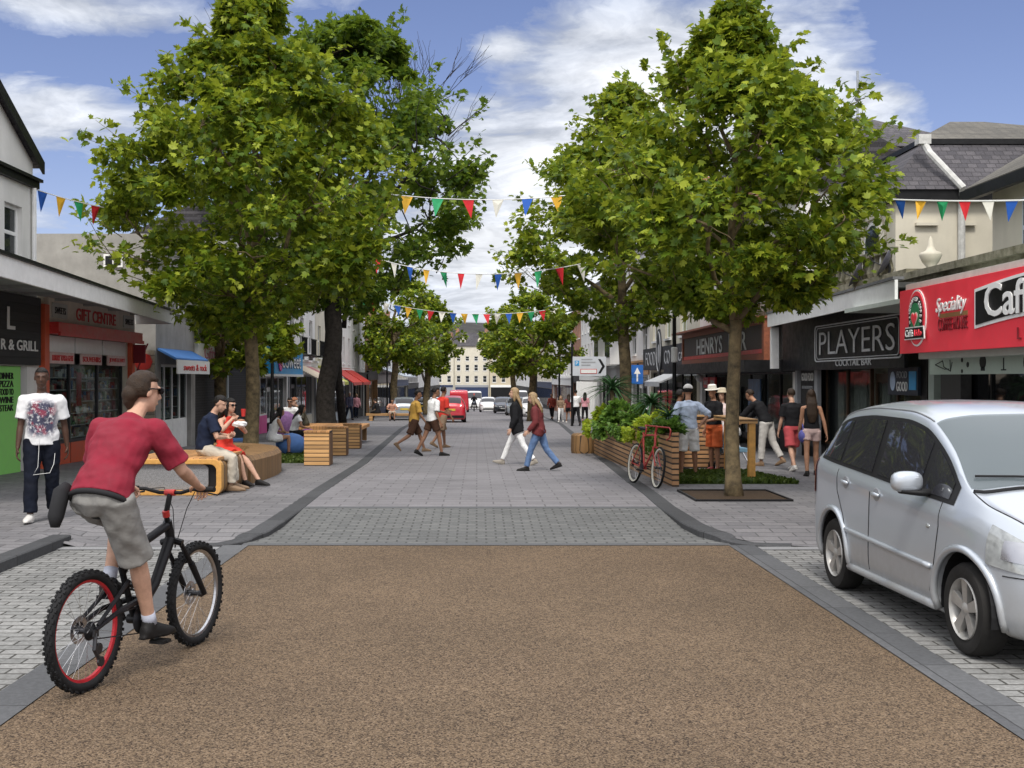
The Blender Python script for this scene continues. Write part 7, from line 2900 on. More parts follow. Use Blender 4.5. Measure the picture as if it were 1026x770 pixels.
belt = [P_ - U_ * 0.035 + X_ * (0.178 * math.cos(a)) + U_.cross(X_) * (0.128 * math.sin(a)) for a in [2 * PI * k / 28 for k in range(28)]]
m.tube(belt, 0.016, 6, closed=True)
m.build('waist_pack', cloth('pack', (0.02, 0.02, 0.022)), cyc, smooth=True)

# --- man in the printed tee walking towards the viewer on the left
p = gp(42, 522)
wk, J = person('man walking on the left pavement in white printed t-shirt and dark baggy jeans', (p.x, p.y, p.z), R(196), 1.8, lean=0, head=(0, 2), LL=(-8, 2, 12), RL=(14, 2, 8), LA=(-16, 10, 14), RA=(4, 8, 10),
               footpitch=(22, -6), skin='dark', hair=('cropped', 'black'), top=('tee', print_tee(), 0.72, 0.03, 0.06), bottom=('jeans', cloth('ink_denim', (0.006, 0.008, 0.016), var=0.3), 1.93, 0.02), shoes=SHOE_WHITE, vox=0.009, face='beard', group='people in the foreground')
m = MB()
a0 = J['P'] + Vector((0.02, 0.15, 0.02))
m.tube([a0, a0 + Vector((0.0, 0.01, -0.15)), a0 + Vector((0.01, 0.02, -0.33)), a0 + Vector((0.06, 0.02, -0.42)), a0 + Vector((-0.12, 0.02, -0.4)), a0 + Vector((-0.16, -0.02, -0.3)), J['wrist'][1] if False else a0 + Vector((-0.17, -0.06, -0.18))], 0.0028, 6)
m.build('earphone_cord', SIGNWHITE, wk)

# --- couple on the loop bench
person('man in a navy t-shirt and stone trousers hunched over food on the timber bench', (-4.16, 17.3, 0.1), R(-78), 1.76, pelvis=(0.0, 0.05, 0.66), lean=4, lean2=24, head=(-28, 24), LF=(-0.11, 0.5, 0.1), RF=(0.12, 0.44, 0.1),
       LH=(-0.06, 0.4, 0.84), RH=(0.07, 0.36, 0.82), lpole=(-1, -.2, -.6), rpole=(1, -.2, -.6), kpole=(0, .6, 1), skin='fair', hair=('short', 'black'), top=('tee', C_NAVY, 0.75, 0.024, 0.03), bottom=('trousers', C_STONE, 1.9, 0.016), shoes=SHOE_TAN, vox=0.011, curl=1.0, group='people sitting on the left')
person('woman in a red dress and sunglasses eating on the bench beside the man in navy', (-4.1, 18.55, 0.08), R(-122), 1.66, pelvis=(0.0, 0.02, 0.63), lean=6, lean2=14, head=(-8, 6), LF=(-0.16, 0.62, 0.1), RF=(0.02, 0.5, 0.1),
       LH=(-0.03, 0.3, 1.02), RH=(0.12, 0.28, 1.06), lpole=(-1, -.2, -.8), rpole=(1, -.2, -.8), kpole=(0, .6, 1), skin='fair', hair=('long', 'black'), top=('dress', C_RED, 0.0, 0.016, 0.0, 0.72), shoes=SHOE_BLACK, glasses=True, shoulder=0.165, vox=0.011, curl=1.0, group='people sitting on the left', build=0.92)
fw_ = thing('food_wrapper', 'white paper food wrapper held by the woman in the red dress', 'wrapper', (-3.8, 18.36, 1.08), R(20))
m = MB()
m.ball((0, 0, 0), (0.12, 0.1, 0.055), 14, 8, lambda d: 1 + 0.25 * mnoise.noise(Vector((d.x * 4, d.y * 4, d.z * 4))))
m.build('paper', C_WHITE, fw_)
m = MB()
m.ball((0.02, 0, 0.05), (0.07, 0.05, 0.03), 10, 6)
m.build('filling', SKIN['tan'], fw_, smooth=True)
cp = MB()
cp.lathe([(0.03, 0), (0.042, 0.12), (0.0, 0.122)], 'z', 14)
o = cp.build('paper_cup', RED, None, smooth='auto')
o.location = (-3.75, 18.42, 1.2)
tag(o, 'red paper cup held up by the woman in the red dress', 'cup')

# --- people on the left lawn
def seated(label, u, v, rz, h, seat, top, bottom, hair, skin='fair', lean=12, hat=None, glasses=False, reach=0.45, dress=False, group='people sitting on the left', head=(0, 10), y=None, shoes=SHOE_BLACK):
    q = gp(u, v)
    if y:
        q = Vector(((u - CX) / F * y, y, gz(y)))
    return person(label, (q.x, q.y, q.z), R(rz), h, pelvis=(0, 0, seat + 0.1), lean=lean, lean2=lean + 12, head=head, LF=(-0.12, reach, 0.1), RF=(0.13, reach - 0.06, 0.1), LH=(-0.12, 0.32, seat + 0.22), RH=(0.12, 0.32, seat + 0.22),
                  lpole=(-1, -.2, -.6), rpole=(1, -.2, -.6), kpole=(0, .6, 1), skin=skin, hair=hair, top=top, bottom=bottom, shoes=shoes, hat=hat, glasses=glasses, vox=0.016, group=group)


seated('woman in a white top sitting low by the trunk beside the curved bench', 272, 452, -60, 1.62, 0.36, ('vest', C_WHITE, 0, 0.012), ('shorts', C_WHITE, 0.6, 0.012), ('long', 'black'), 'tan', y=27.6)
seated('woman with black trousers sitting on the blue beanbag side of the lawn', 294, 448, -75, 1.62, 0.4, ('tee', C_WHITE, 0.5, 0.012), ('trousers', C_BLACK, 1.9, 0.012), ('long', 'black'), 'tan', y=30.5)
seated('woman in a white top and sunglasses sitting at the left end of the platform bench', 291, 440, 185, 1.7, 0.55, ('vest', C_WHITE, 0.3, 0.012), ('trousers', C_BROWN, 1.9, 0.01), ('short', 'black'), 'tan', glasses=True, y=35.2)
seated('man in a dark olive coat with a pale cap sitting on the platform bench', 305, 440, 120, 1.74, 0.55, ('coat', C_OLIVE, 1.95, 0.03), ('trousers', C_BLACK, 1.9, 0.012), ('short', 'grey'), 'fair', hat=('cap', cloth('rust', (0.3, 0.12, 0.06))), lean=20, y=35.4)


def stand(label, u, v, rz, h, **kw):
    q = gp(u, v)
    return person(label, (q.x, q.y, q.z), R(rz), h, **kw)


# --- the three young men crossing
stand('young man in a mustard t-shirt and brown shorts striding across the street', 415, 453, -70, 1.64, lean=6, head=(-20, 8), LL=(26, 2, 6), RL=(-24, 2, 34), footpitch=(0, 45), LA=(-20, 10, 20), RA=(10, 10, 25), skin='olive', hair=('short', 'black'), top=('tee', C_YELLOW, 0.85, 0.026, 0.07), bottom=('shorts', C_BROWN, 0.92, 0.02), shoes=SHOE_TAN, vox=0.013)
stand('young man in a white t-shirt and short dark shorts, middle of the three crossing', 433, 457, -60, 1.66, lean=6, head=(-10, 5), LL=(-22, 2, 10), RL=(20, 2, 10), LA=(40, 10, 40), RA=(-10, 12, 30), footpitch=(20, 0), skin='olive', hair=('short', 'black'), top=('tee', C_WHITE, 0.8, 0.024, 0.05), bottom=('shorts', C_BROWN, 0.6, 0.016), shoes=SHOE_BLACK, vox=0.013)
stand('young man in a red t-shirt and taupe shorts, farthest of the three crossing', 443, 449, -55, 1.7, lean=3, head=(10, 0), LL=(16, 2, 10), RL=(-18, 2, 22), footpitch=(0, 25), LA=(20, 14, 60), RA=(0, 10, 30), skin='olive', hair=('short', 'black'), top=('tee', C_RED, 0.8, 0.026, 0.06), bottom=('shorts', C_TAUPE, 0.95, 0.02), shoes=SHOE_TAN, vox=0.013)

# --- the two women crossing
stand('woman in a black padded coat and white trousers striding left across the street', 518, 466, 78, 1.66, lean=3, head=(8, 0), LL=(-22, 2, 14), RL=(27, 2, 4), footpitch=(20, -12), LA=(-4, 10, 26), RA=(-8, 10, 30), skin='fair', hair=('long', 'blonde'), top=('coat', C_BLACK, 1.95, 0.034, 0.05, 0.34), bottom=('trousers', C_WHITE, 1.93, 0.008), shoes=cloth('shoe_grey', (0.3, 0.27, 0.23)), shoulder=0.17, vox=0.012)
stand('woman in a maroon jacket and blue jeans walking behind the black coat', 540, 472, 75, 1.53, lean=8, head=(2, 14), LL=(22, 2, 8), RL=(-20, 2, 20), footpitch=(0, 18), LA=(-8, 12, 50), RA=(-6, 12, 55), skin='fair', hair=('long', 'blonde'), top=('coat', C_MAROON, 1.95, 0.03, 0.02, 0.2), bottom=('jeans', C_DENIM, 1.95, 0.012), shoes=SHOE_BLACK, shoulder=0.17, vox=0.012)

# --- by the planter on the right
p = Vector((194 / F * 19.2 + 0.35, 19.2, gz(19.2)))
person('man in pale blue shirt, white shorts and cap with hands on hips, seen from behind', (gp(690, 478).x, gp(690, 478).y, gp(692, 478).z), R(8), 1.6, lean=4, head=(-20, 6), LL=(2, 5, 2), RL=(4, 5, 4), LA=(-20, 28, 75, 35), RH=(0.21, -0.06, 0.06), rpole=(1, -.4, 0), skin='tan', hair=('short', 'black'), top=('shirt', C_PALEBLUE, 1.2, 0.022, 0.03), bottom=('shorts', C_WHITE, 0.98, 0.018), shoes=SHOE_TAN, hat=('cap', cloth('cap_white', (0.6, 0.58, 0.55))), vox=0.011, group='people by the planter')
person('man in black t-shirt, orange shorts and white straw hat facing the pale blue shirt', (gp(713, 473).x + 0.05, gp(713, 473).y, gp(713, 473).z), R(118), 1.6, lean=2, head=(20, 8), LL=(3, 4, 3), RL=(-2, 4, 3), LA=(10, 10, 70, 20), RA=(-8, 10, 20), skin='tan', hair=('short', 'black'), top=('tee', C_BLACK, 0.8, 0.024, 0.02), bottom=('shorts', C_ORANGE, 0.95, 0.022), shoes=SHOE_RED, hat=('brim', cloth('straw', (0.68, 0.65, 0.58))), vox=0.011, group='people by the planter')
person('dark-clothed person half hidden behind the pale blue shirt', (201 / F * 22.7, 22.7, gz(22.7)), R(-60), 1.54, lean=4, skin='brown', hair=('short', 'black'), top=('tee', C_BLACK, 0.9, 0.02), bottom=('trousers', cloth('charcoal', (0.05, 0.05, 0.055)), 1.9, 0.012), shoes=SHOE_BLACK, group='people by the planter')
person('woman in a white dress and sun hat partly hidden by the near right trunk', (246 / F * 22.7, 22.7, gz(22.7)), R(150), 1.54, lean=2, skin='fair', hair=('long', 'brown'), top=('dress', cloth('blush', (0.68, 0.55, 0.53)), 0.3, 0.02, 0.0, 0.9), shoes=SHOE_WHITE, hat=('brim', cloth('sun_hat', (0.55, 0.48, 0.36))), shoulder=0.168, group='people by the planter')
person('person in a black top and pale trousers bending over the pushchair', (gp(768, 467).x, gp(768, 467).y, gp(768, 467).z), R(48), 1.66, lean=26, lean2=38, head=(0, 25), LL=(6, 4, 4), RL=(-14, 3, 16), footpitch=(0, 20), LH=(-0.2, 0.6, 0.02), RH=(0.15, 0.6, 0.02), skin='tan', hair=('short', 'brown'), top=('tee', C_BLACK, 1.6, 0.024, 0.04), bottom=('trousers', cloth('pale_grey', (0.5, 0.48, 0.45)), 1.85, 0.018), shoes=SHOE_TAN, group='people by the planter')
person('man in a black t-shirt and coral red shorts walking towards the cocktail bar', (gp(794, 472).x, gp(794, 472).y, gp(794, 472).z), R(12), 1.58, lean=3, head=(0, 4), LL=(-16, 2, 12), RL=(18, 2, 6), footpitch=(18, 0), LA=(6, 8, 12), RA=(-8, 8, 10), skin='fair', hair=('short', 'brown'), top=('tee', C_BLACK, 0.75, 0.022, 0.02), bottom=('shorts', C_CORAL, 0.9, 0.02), shoes=SHOE_WHITE, vox=0.012, group='people by the planter')
person('woman with very long brown hair in black vest and shorts walking to the bar', (gp(813, 477).x, gp(813, 477).y, gp(813, 477).z), R(-8), 1.54, lean=2, head=(0, 2), LL=(-10, 2, 8), RL=(14, 2, 6), footpitch=(14, 0), LA=(8, 8, 12), RA=(-12, 16, 10), skin='tan', hair=('verylong', 'brown'), top=('vest', C_BLACK, 0.0, 0.016, 0.02), bottom=('shorts', cloth('pale_pink', (0.55, 0.4, 0.38)), 0.42, 0.014), shoes=SHOE_BLACK, shoulder=0.165, vox=0.012, group='people by the planter', build=0.94)
hbg = MB()
hbg.ball((0, 0, 0), (0.07, 0.12, 0.12), 12, 8, lambda d: 1 + 0.08 * mnoise.noise(Vector((d.x * 3, d.y * 3, d.z * 3))))
hbg.tube([(0, -0.08, 0.08), (0, 0, 0.22), (0, 0.08, 0.08)], 0.01, 6)
o = hbg.build('handbag', cloth('violet_bag', (0.12, 0.12, 0.4)), None, smooth=True)
q = gp(806, 477)
o.location = (q.x - 0.02, q.y + 0.05, q.z + 0.72)
tag(o, 'violet-blue handbag carried between the walking couple', 'handbag')

# --- distant walkers
WALK = dict(LL=(18, 2, 8), RL=(-16, 2, 18), LA=(-14, 8, 14), RA=(14, 8, 16), footpitch=(0, 14))
WALK2 = dict(LL=(-14, 2, 14), RL=(16, 2, 8), LA=(12, 8, 14), RA=(-12, 8, 16), footpitch=(14, 0))
FARP = [
    ('distant man in a white t-shirt and black trousers on the right pavement', 577, 427, 10, 1.78, 'tan', ('short', 'black'), ('tee', C_WHITE, 0.8, 0.02), ('trousers', C_BLACK, 1.93, 0.012), SHOE_BLACK, WALK),
    ('distant woman in a pink top beside the man in the white t-shirt', 586, 424, -10, 1.68, 'tan', ('long', 'black'), ('tee', C_PINK, 0.8, 0.02), ('trousers', C_BLACK, 1.7, 0.008), SHOE_BLACK, WALK2),
    ('distant girl in black with bare legs left of the white t-shirt', 570, 424, 5, 1.6, 'tan', ('long', 'brown'), ('tee', C_MAROON, 0.6, 0.02), ('shorts', C_BLACK, 0.5, 0.012), SHOE_WHITE, WALK),
    ('distant girl in white trousers and a grey top on the right pavement', 562, 423, 170, 1.5, 'fair', ('long', 'blonde'), ('tee', C_TAUPE, 0.8, 0.02), ('trousers', C_WHITE, 1.9, 0.012), SHOE_WHITE, WALK2),
    ('distant person in a rust red top and black skirt on the right pavement', 553, 421, 160, 1.66, 'tan', ('short', 'black'), ('coat', cloth('rust_red', (0.3, 0.05, 0.03)), 1.6, 0.02, 0.0, 0.2), ('trousers', C_BLACK, 1.7, 0.012), SHOE_BLACK, WALK),
    ('distant walker in a navy jacket with a bag on the left pavement', 350, 421, -150, 1.74, 'fair', ('short', 'grey'), ('coat', cloth('slate', (0.05, 0.05, 0.09)), 1.9, 0.025, 0.0, 0.2), ('trousers', C_DKDENIM, 1.93, 0.014), SHOE_BLACK, WALK),
    ('distant walker in a pink coat beside the navy jacket', 357, 419, -160, 1.66, 'fair', ('short', 'blonde'), ('coat', C_PINK, 1.9, 0.025, 0.0, 0.3), ('trousers', C_DKDENIM, 1.93, 0.012), SHOE_BLACK, WALK2),
    ('distant walker all in black on the left pavement', 366, 413, 20, 1.76, 'tan', ('short', 'black'), ('coat', C_BLACK, 1.9, 0.025, 0.0, 0.3), ('trousers', C_BLACK, 1.93, 0.014), SHOE_BLACK, WALK),
    ('distant walker in grey by the orange pub', 374, 412, 180, 1.74, 'fair', ('short', 'grey'), ('coat', cloth('mid_grey', (0.25, 0.26, 0.29)), 1.9, 0.025, 0.0, 0.3), ('trousers', C_BLACK, 1.93, 0.014), SHOE_BLACK, WALK2),
    ('distant walker in dark clothes before the arcaded building', 384, 409, 170, 1.76, 'fair', ('short', 'black'), ('coat', C_DKDENIM, 1.9, 0.025, 0.0, 0.3), ('trousers', C_BLACK, 1.93, 0.014), SHOE_BLACK, WALK),
]
for lb, u, v, rz, h, sk, hr_, tp, bt, sho, pose in FARP:
    stand(lb, u, v, rz, h, skin=sk, hair=hr_, top=tp, bottom=bt, shoes=sho, vox=0.022, fingers=False, group='distant people', **pose)
seated('distant figure in black sitting with stretched legs on the far bench', 379, 418, 60, 1.74, 0.45, ('coat', C_BLACK, 1.9, 0.025), ('trousers', C_BLACK, 1.9, 0.014), ('short', 'black'), reach=0.55, y=70, group='distant people')
seated('distant figure in a peach top sitting on the far bench under the round tree', 393, 418, 185, 1.74, 0.45, ('tee', cloth('peach', (0.62, 0.33, 0.24)), 0.7, 0.02), ('shorts', C_STONE, 0.9, 0.014), ('short', 'brown'), 'tan', y=69.9, group='distant people')
# ---------------------------------------------------------------- cars
def paint(name, col, metal=0.55, rough=0.3, dirt=True):
    m, t, out = new_mat(name)
    tc = t.n('ShaderNodeTexCoord').outputs['Object']
    nz = t.n('ShaderNodeTexNoise', i_Vector=tc, i_Scale=3.0, i_Detail=6.0, i_Roughness=0.7).outputs['Fac']
    sp = t.n('ShaderNodeSeparateXYZ', i_0=tc)
    low = t.rng(sp.outputs[2], 0.2, 0.75, 1, 0)
    d = t.math('MULTIPLY', t.math('POWER', low, 1.4), t.rng(nz, 0.25, 0.7, 0.25, 1.0))
    c = t.mix(t.math('MULTIPLY', d, 0.8 if dirt else 0.2), col, (0.2, 0.18, 0.14))
    b = t.n('ShaderNodeBsdfPrincipled', i_Base_Color=c, i_Coat_Weight=0.7, i_Coat_Roughness=0.06)
    t.l(t.math('MULTIPLY', t.math('SUBTRACT', 1.0, d), metal), b.inputs['Metallic'])
    t.l(t.math('ADD', t.math('MULTIPLY', d, 0.4), rough), b.inputs['Roughness'])
    fl = t.n('ShaderNodeTexNoise', i_Vector=tc, i_Scale=900.0, i_Detail=1.0).outputs['Fac']
    bp = t.n('ShaderNodeBump', i_Height=fl, i_Strength=0.03, i_Distance=0.001)
    t.l(bp.outputs[0], b.inputs['Normal'])
    t.l(b.outputs[0], out.inputs[0])
    return m


SILVER = paint('silver_paint', (0.48, 0.52, 0.57), 0.5, 0.28)
CARGLASS = glass_mat('car_side_glass', (0.03, 0.03, 0.036), 0.1, 0.02)
SCREEN = glass_mat('car_windscreen', (0.1, 0.12, 0.13), 0.3, 0.03)
TRIM = M('car_black_trim', (0.015, 0.015, 0.016), 0.5, var=0.15)
ALLOY = M('alloy_wheel', (0.42, 0.41, 0.39), 0.4, 0.5, var=0.2, scale=10)
TYRE = M('car_tyre', (0.022, 0.021, 0.02), 0.85, var=0.3, bump=0.2)
LENS = M('lamp_lens', (0.38, 0.4, 0.4), 0.08, 0.35, var=0.35, scale=14, coat=1.0)
AMBER = M('amber_lens', (0.7, 0.25, 0.03), 0.2, coat=1.0)
REDLENS = M('red_lens', (0.4, 0.012, 0.015), 0.2, coat=1.0)
CABIN = M('car_cabin', (0.05, 0.05, 0.055), 0.8, var=0.2)

MPV = dict(
    zr=[(-1.93, 0.5), (-1.92, 0.8), (-1.86, 1.02), (-1.77, 1.24), (-1.62, 1.44), (-1.42, 1.545), (-1.1, 1.6), (-0.6, 1.63), (-0.1, 1.625), (0.25, 1.575), (0.55, 1.45), (0.85, 1.27), (1.12, 1.09), (1.3, 1.02), (1.5, 0.955), (1.68, 0.87), (1.8, 0.76), (1.86, 0.6), (1.88, 0.42)],
    zb=[(-1.93, 1.1), (-1.5, 1.07), (-0.5, 1.02), (0.5, 0.965), (1.15, 0.93), (1.5, 0.86), (1.9, 0.6)],
    hw=[(-1.93, 0.66), (-1.88, 0.76), (-1.7, 0.82), (-1.2, 0.845), (0, 0.85), (0.9, 0.845), (1.3, 0.82), (1.6, 0.74), (1.78, 0.62), (1.88, 0.45)],
    hr=[(-1.93, 0.6), (-1.75, 0.62), (-1.4, 0.62), (-0.5, 0.64), (0.2, 0.63), (0.7, 0.66), (1.1, 0.72), (1.3, 0.72), (1.6, 0.62), (1.8, 0.5), (1.88, 0.36)],
    wheels=(-1.2, 1.2), y0=-1.93, y1=1.88, wr=0.3, arch=0.365)
HATCH = dict(
    zr=[(-1.9, 0.5), (-1.88, 0.85), (-1.78, 1.05), (-1.6, 1.27), (-1.35, 1.41), (-0.8, 1.47), (-0.2, 1.46), (0.2, 1.38), (0.6, 1.18), (0.9, 1.0), (1.3, 0.93), (1.7, 0.83), (1.95, 0.66), (2.0, 0.45)],
    zb=[(-1.9, 0.98), (-0.5, 0.94), (0.9, 0.88), (1.5, 0.78), (2.0, 0.5)],
    hw=[(-1.9, 0.68), (-1.8, 0.8), (-1.2, 0.86), (0, 0.87), (1.2, 0.84), (1.7, 0.74), (2.0, 0.5)],
    hr=[(-1.9, 0.6), (-1.5, 0.6), (-0.4, 0.62), (0.3, 0.62), (0.9, 0.72), (1.4, 0.68), (1.8, 0.55), (2.0, 0.4)],
    wheels=(-1.25, 1.25), y0=-1.9, y1=2.0, wr=0.31, arch=0.37)
VAN = dict(
    zr=[(-2.4, 0.5), (-2.39, 1.0), (-2.36, 1.9), (-2.3, 2.1), (-1.5, 2.18), (0.5, 2.16), (0.9, 2.05), (1.3, 1.7), (1.6, 1.35), (1.8, 1.2), (2.2, 1.05), (2.35, 0.8), (2.4, 0.45)],
    zb=[(-2.4, 1.3), (0.5, 1.25), (1.5, 1.15), (2.0, 1.0), (2.4, 0.6)],
    hw=[(-2.4, 0.9), (-2.2, 0.96), (1.5, 0.96), (2.0, 0.9), (2.4, 0.65)],
    hr=[(-2.4, 0.84), (0.5, 0.85), (1.6, 0.85), (2.0, 0.8), (2.4, 0.5)],
    wheels=(-1.5, 1.5), y0=-2.4, y1=2.4, wr=0.34, arch=0.4)


def car(name, label, loc, rz, S, pm, detail=True, group=None, glass=None, scale=None, van=False):
    root = thing(name, label, 'van' if van else 'car', loc, rz, group, scale)
    y0, y1 = S['y0'], S['y1']
    n = 70 if detail else 40
    ys = [y0 + (y1 - y0) * (0.5 - 0.5 * math.cos(PI * k / (n - 1))) * 1.0 for k in range(n)]

    def keys(y):
        zr, zb = smooth_interp(y, S['zr']), smooth_interp(y, S['zb'])
        hw, hr = smooth_interp(y, S['hw']), smooth_interp(y, S['hr'])
        zb = min(zb, zr - 0.09)
        lo = 0.2 if y > -1.75 else 0.26
        g = zr - zb
        return [(0.0, lo - 0.02), (hw - 0.16, lo - 0.02), (hw - 0.05, lo + 0.02), (hw - 0.008, lo + 0.12), (hw, lo + 0.28 if lo + 0.28 < zb - 0.12 else (lo + zb) / 2), (hw - 0.012, zb - 0.1 if zb - 0.1 > lo + 0.3 else zb * 0.75 + lo * 0.25),
                (hw - 0.045, zb), (lerp(hw - 0.045, hr, 0.5), zb + g * 0.44), (hr, zr - g * 0.13 - 0.01), (hr - 0.09, zr - 0.035), (hr * 0.55, zr - 0.008), (0.0, zr)]

    SUB = 4

    def section(y):
        k = keys(y)
        out = []
        for i in range(len(k) - 1):
            p0, p1, p2, p3 = Vector(k[max(i - 1, 0)]), Vector(k[i]), Vector(k[i + 1]), Vector(k[min(i + 2, len(k) - 1)])
            sharp = 0.28 if i != 6 and i != 7 else 0.16
            for q in range(SUB):
                t_ = q / SUB
                m1, m2 = (p2 - p0) * sharp, (p3 - p1) * sharp
                out.append((2 * t_ ** 3 - 3 * t_ ** 2 + 1) * p1 + (t_ ** 3 - 2 * t_ ** 2 + t_) * m1 + (-2 * t_ ** 3 + 3 * t_ ** 2) * p2 + (t_ ** 3 - t_ ** 2) * m2)
        out.append(Vector(k[-1]))
        return out

    def top_pt(y, f):
        """f in -1..1 across the glasshouse top (roof edge to roof edge)"""
        s = section(y)
        i = 8 * SUB + (1 - abs(f)) * 3 * SUB
        a = int(i)
        b_ = min(a + 1, len(s) - 1)
        p = s[a].lerp(s[b_], i - a)
        return Vector((math.copysign(p.x, f) if f else 0.0, y, p.y))

    def side_x(y, z):
        s = section(y)
        best = None
        for a, b_ in zip(s[2 * SUB:], s[2 * SUB + 1:]):
            if min(a.y, b_.y) - 1e-6 <= z <= max(a.y, b_.y) + 1e-6:
                t_ = (z - a.y) / (b_.y - a.y) if abs(b_.y - a.y) > 1e-9 else 0
                best = lerp(a.x, b_.x, t_)
                break
        return best if best is not None else s[6 * SUB].x

    mb = MB()
    rows = []
    for y in ys:
        s = section(y)
        full = [(p.x, y, p.y) for p in s] + [(-p.x, y, p.y) for p in s[-2:0:-1]]
        rows.append([mb.vert(p) for p in full])
    for a, b_ in zip(rows, rows[1:]):
        m_ = len(a)
        for k in range(m_):
            mb.face((a[k], a[(k + 1) % m_], b_[(k + 1) % m_], b_[k]))
    mb.face(rows[0][::-1])
    mb.face(rows[-1])
    # wheel arches are cut out of the shell
    cut = MB()
    for yw in S['wheels']:
        for sx in (-1, 1):
            cut.lathe([(S['arch'], sx * 0.55 if sx > 0 else -1.1), (S['arch'], 1.1 if sx > 0 else -0.55)], 'x', 36, (0, yw, S['wr'] + 0.015))
    cme = cut.mesh('arches')
    bm = bmesh.new()
    bm.from_mesh(cme)
    bmesh.ops.recalc_face_normals(bm, faces=bm.faces)
    bm.to_mesh(cme)
    bm.free()
    cob = bpy.data.objects.new('arches', cme)
    COL.objects.link(cob)
    me = applied(mb, 'body', [('BOOLEAN', dict(operation='DIFFERENCE', object=cob, solver='EXACT'))])
    bpy.data.objects.remove(cob)
    me.materials.clear()
    bd = link_mesh('body', me, pm, root)
    me.set_sharp_from_angle(angle=R(42))
    glass = glass or CARGLASS

    def side_patch(nm, ya, yb, zlo, zhi, off, mat, parent, sides=(-1, 1), nu=14, nv=6):
        for sx in sides:
            m = MB()
            g = []
            for i in range(nu + 1):
                y = lerp(ya, yb, i / nu)
                a, b_ = zlo(y), zhi(y)
                g.append([m.vert((sx * (side_x(y, lerp(a, b_, j / nv)) + off), y, lerp(a, b_, j / nv))) for j in range(nv + 1)])
            h = []
            for i in range(nu + 1):
                h.append([m.vert(m.v[g[i][j]] - Vector((sx * 0.006, 0, 0))) for j in range(nv + 1)])
            for i in range(nu):
                for j in range(nv):
                    m.face((g[i][j], g[i + 1][j], g[i + 1][j + 1], g[i][j + 1]))
                    m.face((h[i][j], h[i][j + 1], h[i + 1][j + 1], h[i + 1][j]))
            m.build(nm, mat, parent, smooth=True)

    def top_patch(nm, ya, yb, fw, off, mat, parent, nu=10, nv=16):
        m = MB()
        g = []
        for i in range(nu + 1):
            y = lerp(ya, yb, i / nu)
            row = []
            for j in range(nv + 1):
                f = lerp(-fw, fw, j / nv)
                p = top_pt(y, f)
                q = top_pt(y + 0.02, f)
                tang = (q - p).normalized()
                nn = Vector((0, -tang.z, tang.y))
                if nn.z < 0:
                    nn = -nn
                row.append(m.vert(p + nn * off))
            g.append(row)
        for i in range(nu):
            for j in range(nv):
                m.face((g[i][j], g[i + 1][j], g[i + 1][j + 1], g[i][j + 1]))
        m.build(nm, mat, parent, smooth=True)

    zr = lambda y: smooth_interp(y, S['zr'])
    zb = lambda y: min(smooth_interp(y, S['zb']), zr(y) - 0.09)
    roofe = lambda y: zr(y) - 0.13 * (zr(y) - zb(y)) - 0.05
    if S is MPV:
        # dark daylight opening with four panes
        side_patch('window_surround', -1.66, 1.02, lambda y: zb(y) + 0.012, lambda y: max(zb(y) + 0.02, min(roofe(y), 1.53)), 0.003, TRIM, root, nu=40)
        inset = 0.03
        for a, b_ in ((-1.6, -1.15), (-1.09, -0.42), (-0.3, 0.46), (0.55, 0.94)):
            side_patch('side_window', a, b_, lambda y: zb(y) + 0.012 + inset, lambda y: max(zb(y) + 0.05, min(roofe(y), 1.53) - inset), 0.009, glass, root)
        top_patch('windscreen', 0.36, 1.1, 0.93, 0.006, SCREEN, root)
        top_patch('rear_window', -1.8, -1.55, 0.85, 0.006, glass, root)
    elif S is HATCH:
        side_patch('window_surround', -1.45, 0.75, lambda y: zb(y) + 0.01, lambda y: max(zb(y) + 0.02, roofe(y)), 0.003, TRIM, root, nu=24)
        for a, b_ in ((-1.38, -0.55), (-0.45, 0.6)):
            side_patch('side_window', a, b_, lambda y: zb(y) + 0.035, lambda y: max(zb(y) + 0.05, roofe(y) - 0.025), 0.008, glass, root, nu=10, nv=4)
        top_patch('windscreen', 0.28, 0.86, 0.9, 0.008, glass, root, 6, 10)
        top_patch('rear_window', -1.76, -1.42, 0.88, 0.008, glass, root, 6, 10)
    else:
        side_patch('side_window', 0.55, 1.35, lambda y: zb(y) + 0.02, lambda y: max(zb(y) + 0.05, roofe(y) - 0.05), 0.008, glass, root, nu=8, nv=4)
        top_patch('windscreen', 0.95, 1.62, 0.9, 0.008, glass, root, 6, 10)
    # lamps
    yl = y1
    side_patch('headlight', yl - 0.42, yl - 0.1, lambda y: 0.6 + 0.12 * (y1 - y - 0.1), lambda y: zr(y) - 0.07 - 0.04 * (y1 - y), 0.01, LENS, root, nu=8, nv=5)
    if detail:
        side_patch('lamp_bowl', yl - 0.3, yl - 0.16, lambda y: 0.66 + 0.12 * (y1 - y - 0.1), lambda y: 0.79 + 0.04 * (y1 - y - 0.1), 0.014, STEEL, root, nu=6, nv=4)
    side_patch('tail_light', y0 + 0.03, y0 + 0.2, lambda y: 0.78, lambda y: max(0.84, min(1.08, zr(y) - 0.1)), 0.01, REDLENS, root, nu=6, nv=5)
    # bumpers
    m = MB()
    m.cbox((0, y1 + 0.005, 0.36), (1.0, 0.06, 0.1))
    m.build('grille', TRIM, root)
    for yy, nm in ((y1 + 0.03, 'number_plate'), (y0 - 0.012, 'number_plate')):
        m = MB()
        m.cbox((0, yy, 0.48 if yy > 0 else 0.72), (0.52, 0.02, 0.11))
        m.build(nm, SIGNWHITE if yy > 0 else M('yellow_plate', (0.6, 0.45, 0.05), 0.4), root)
    if not van and S is HATCH:
        m = MB()
        m.box((-0.72, y0 - 0.02, 0.28), (0.72, y0 + 0.06, 0.42))
        m.build('rear_bumper', TRIM, root)
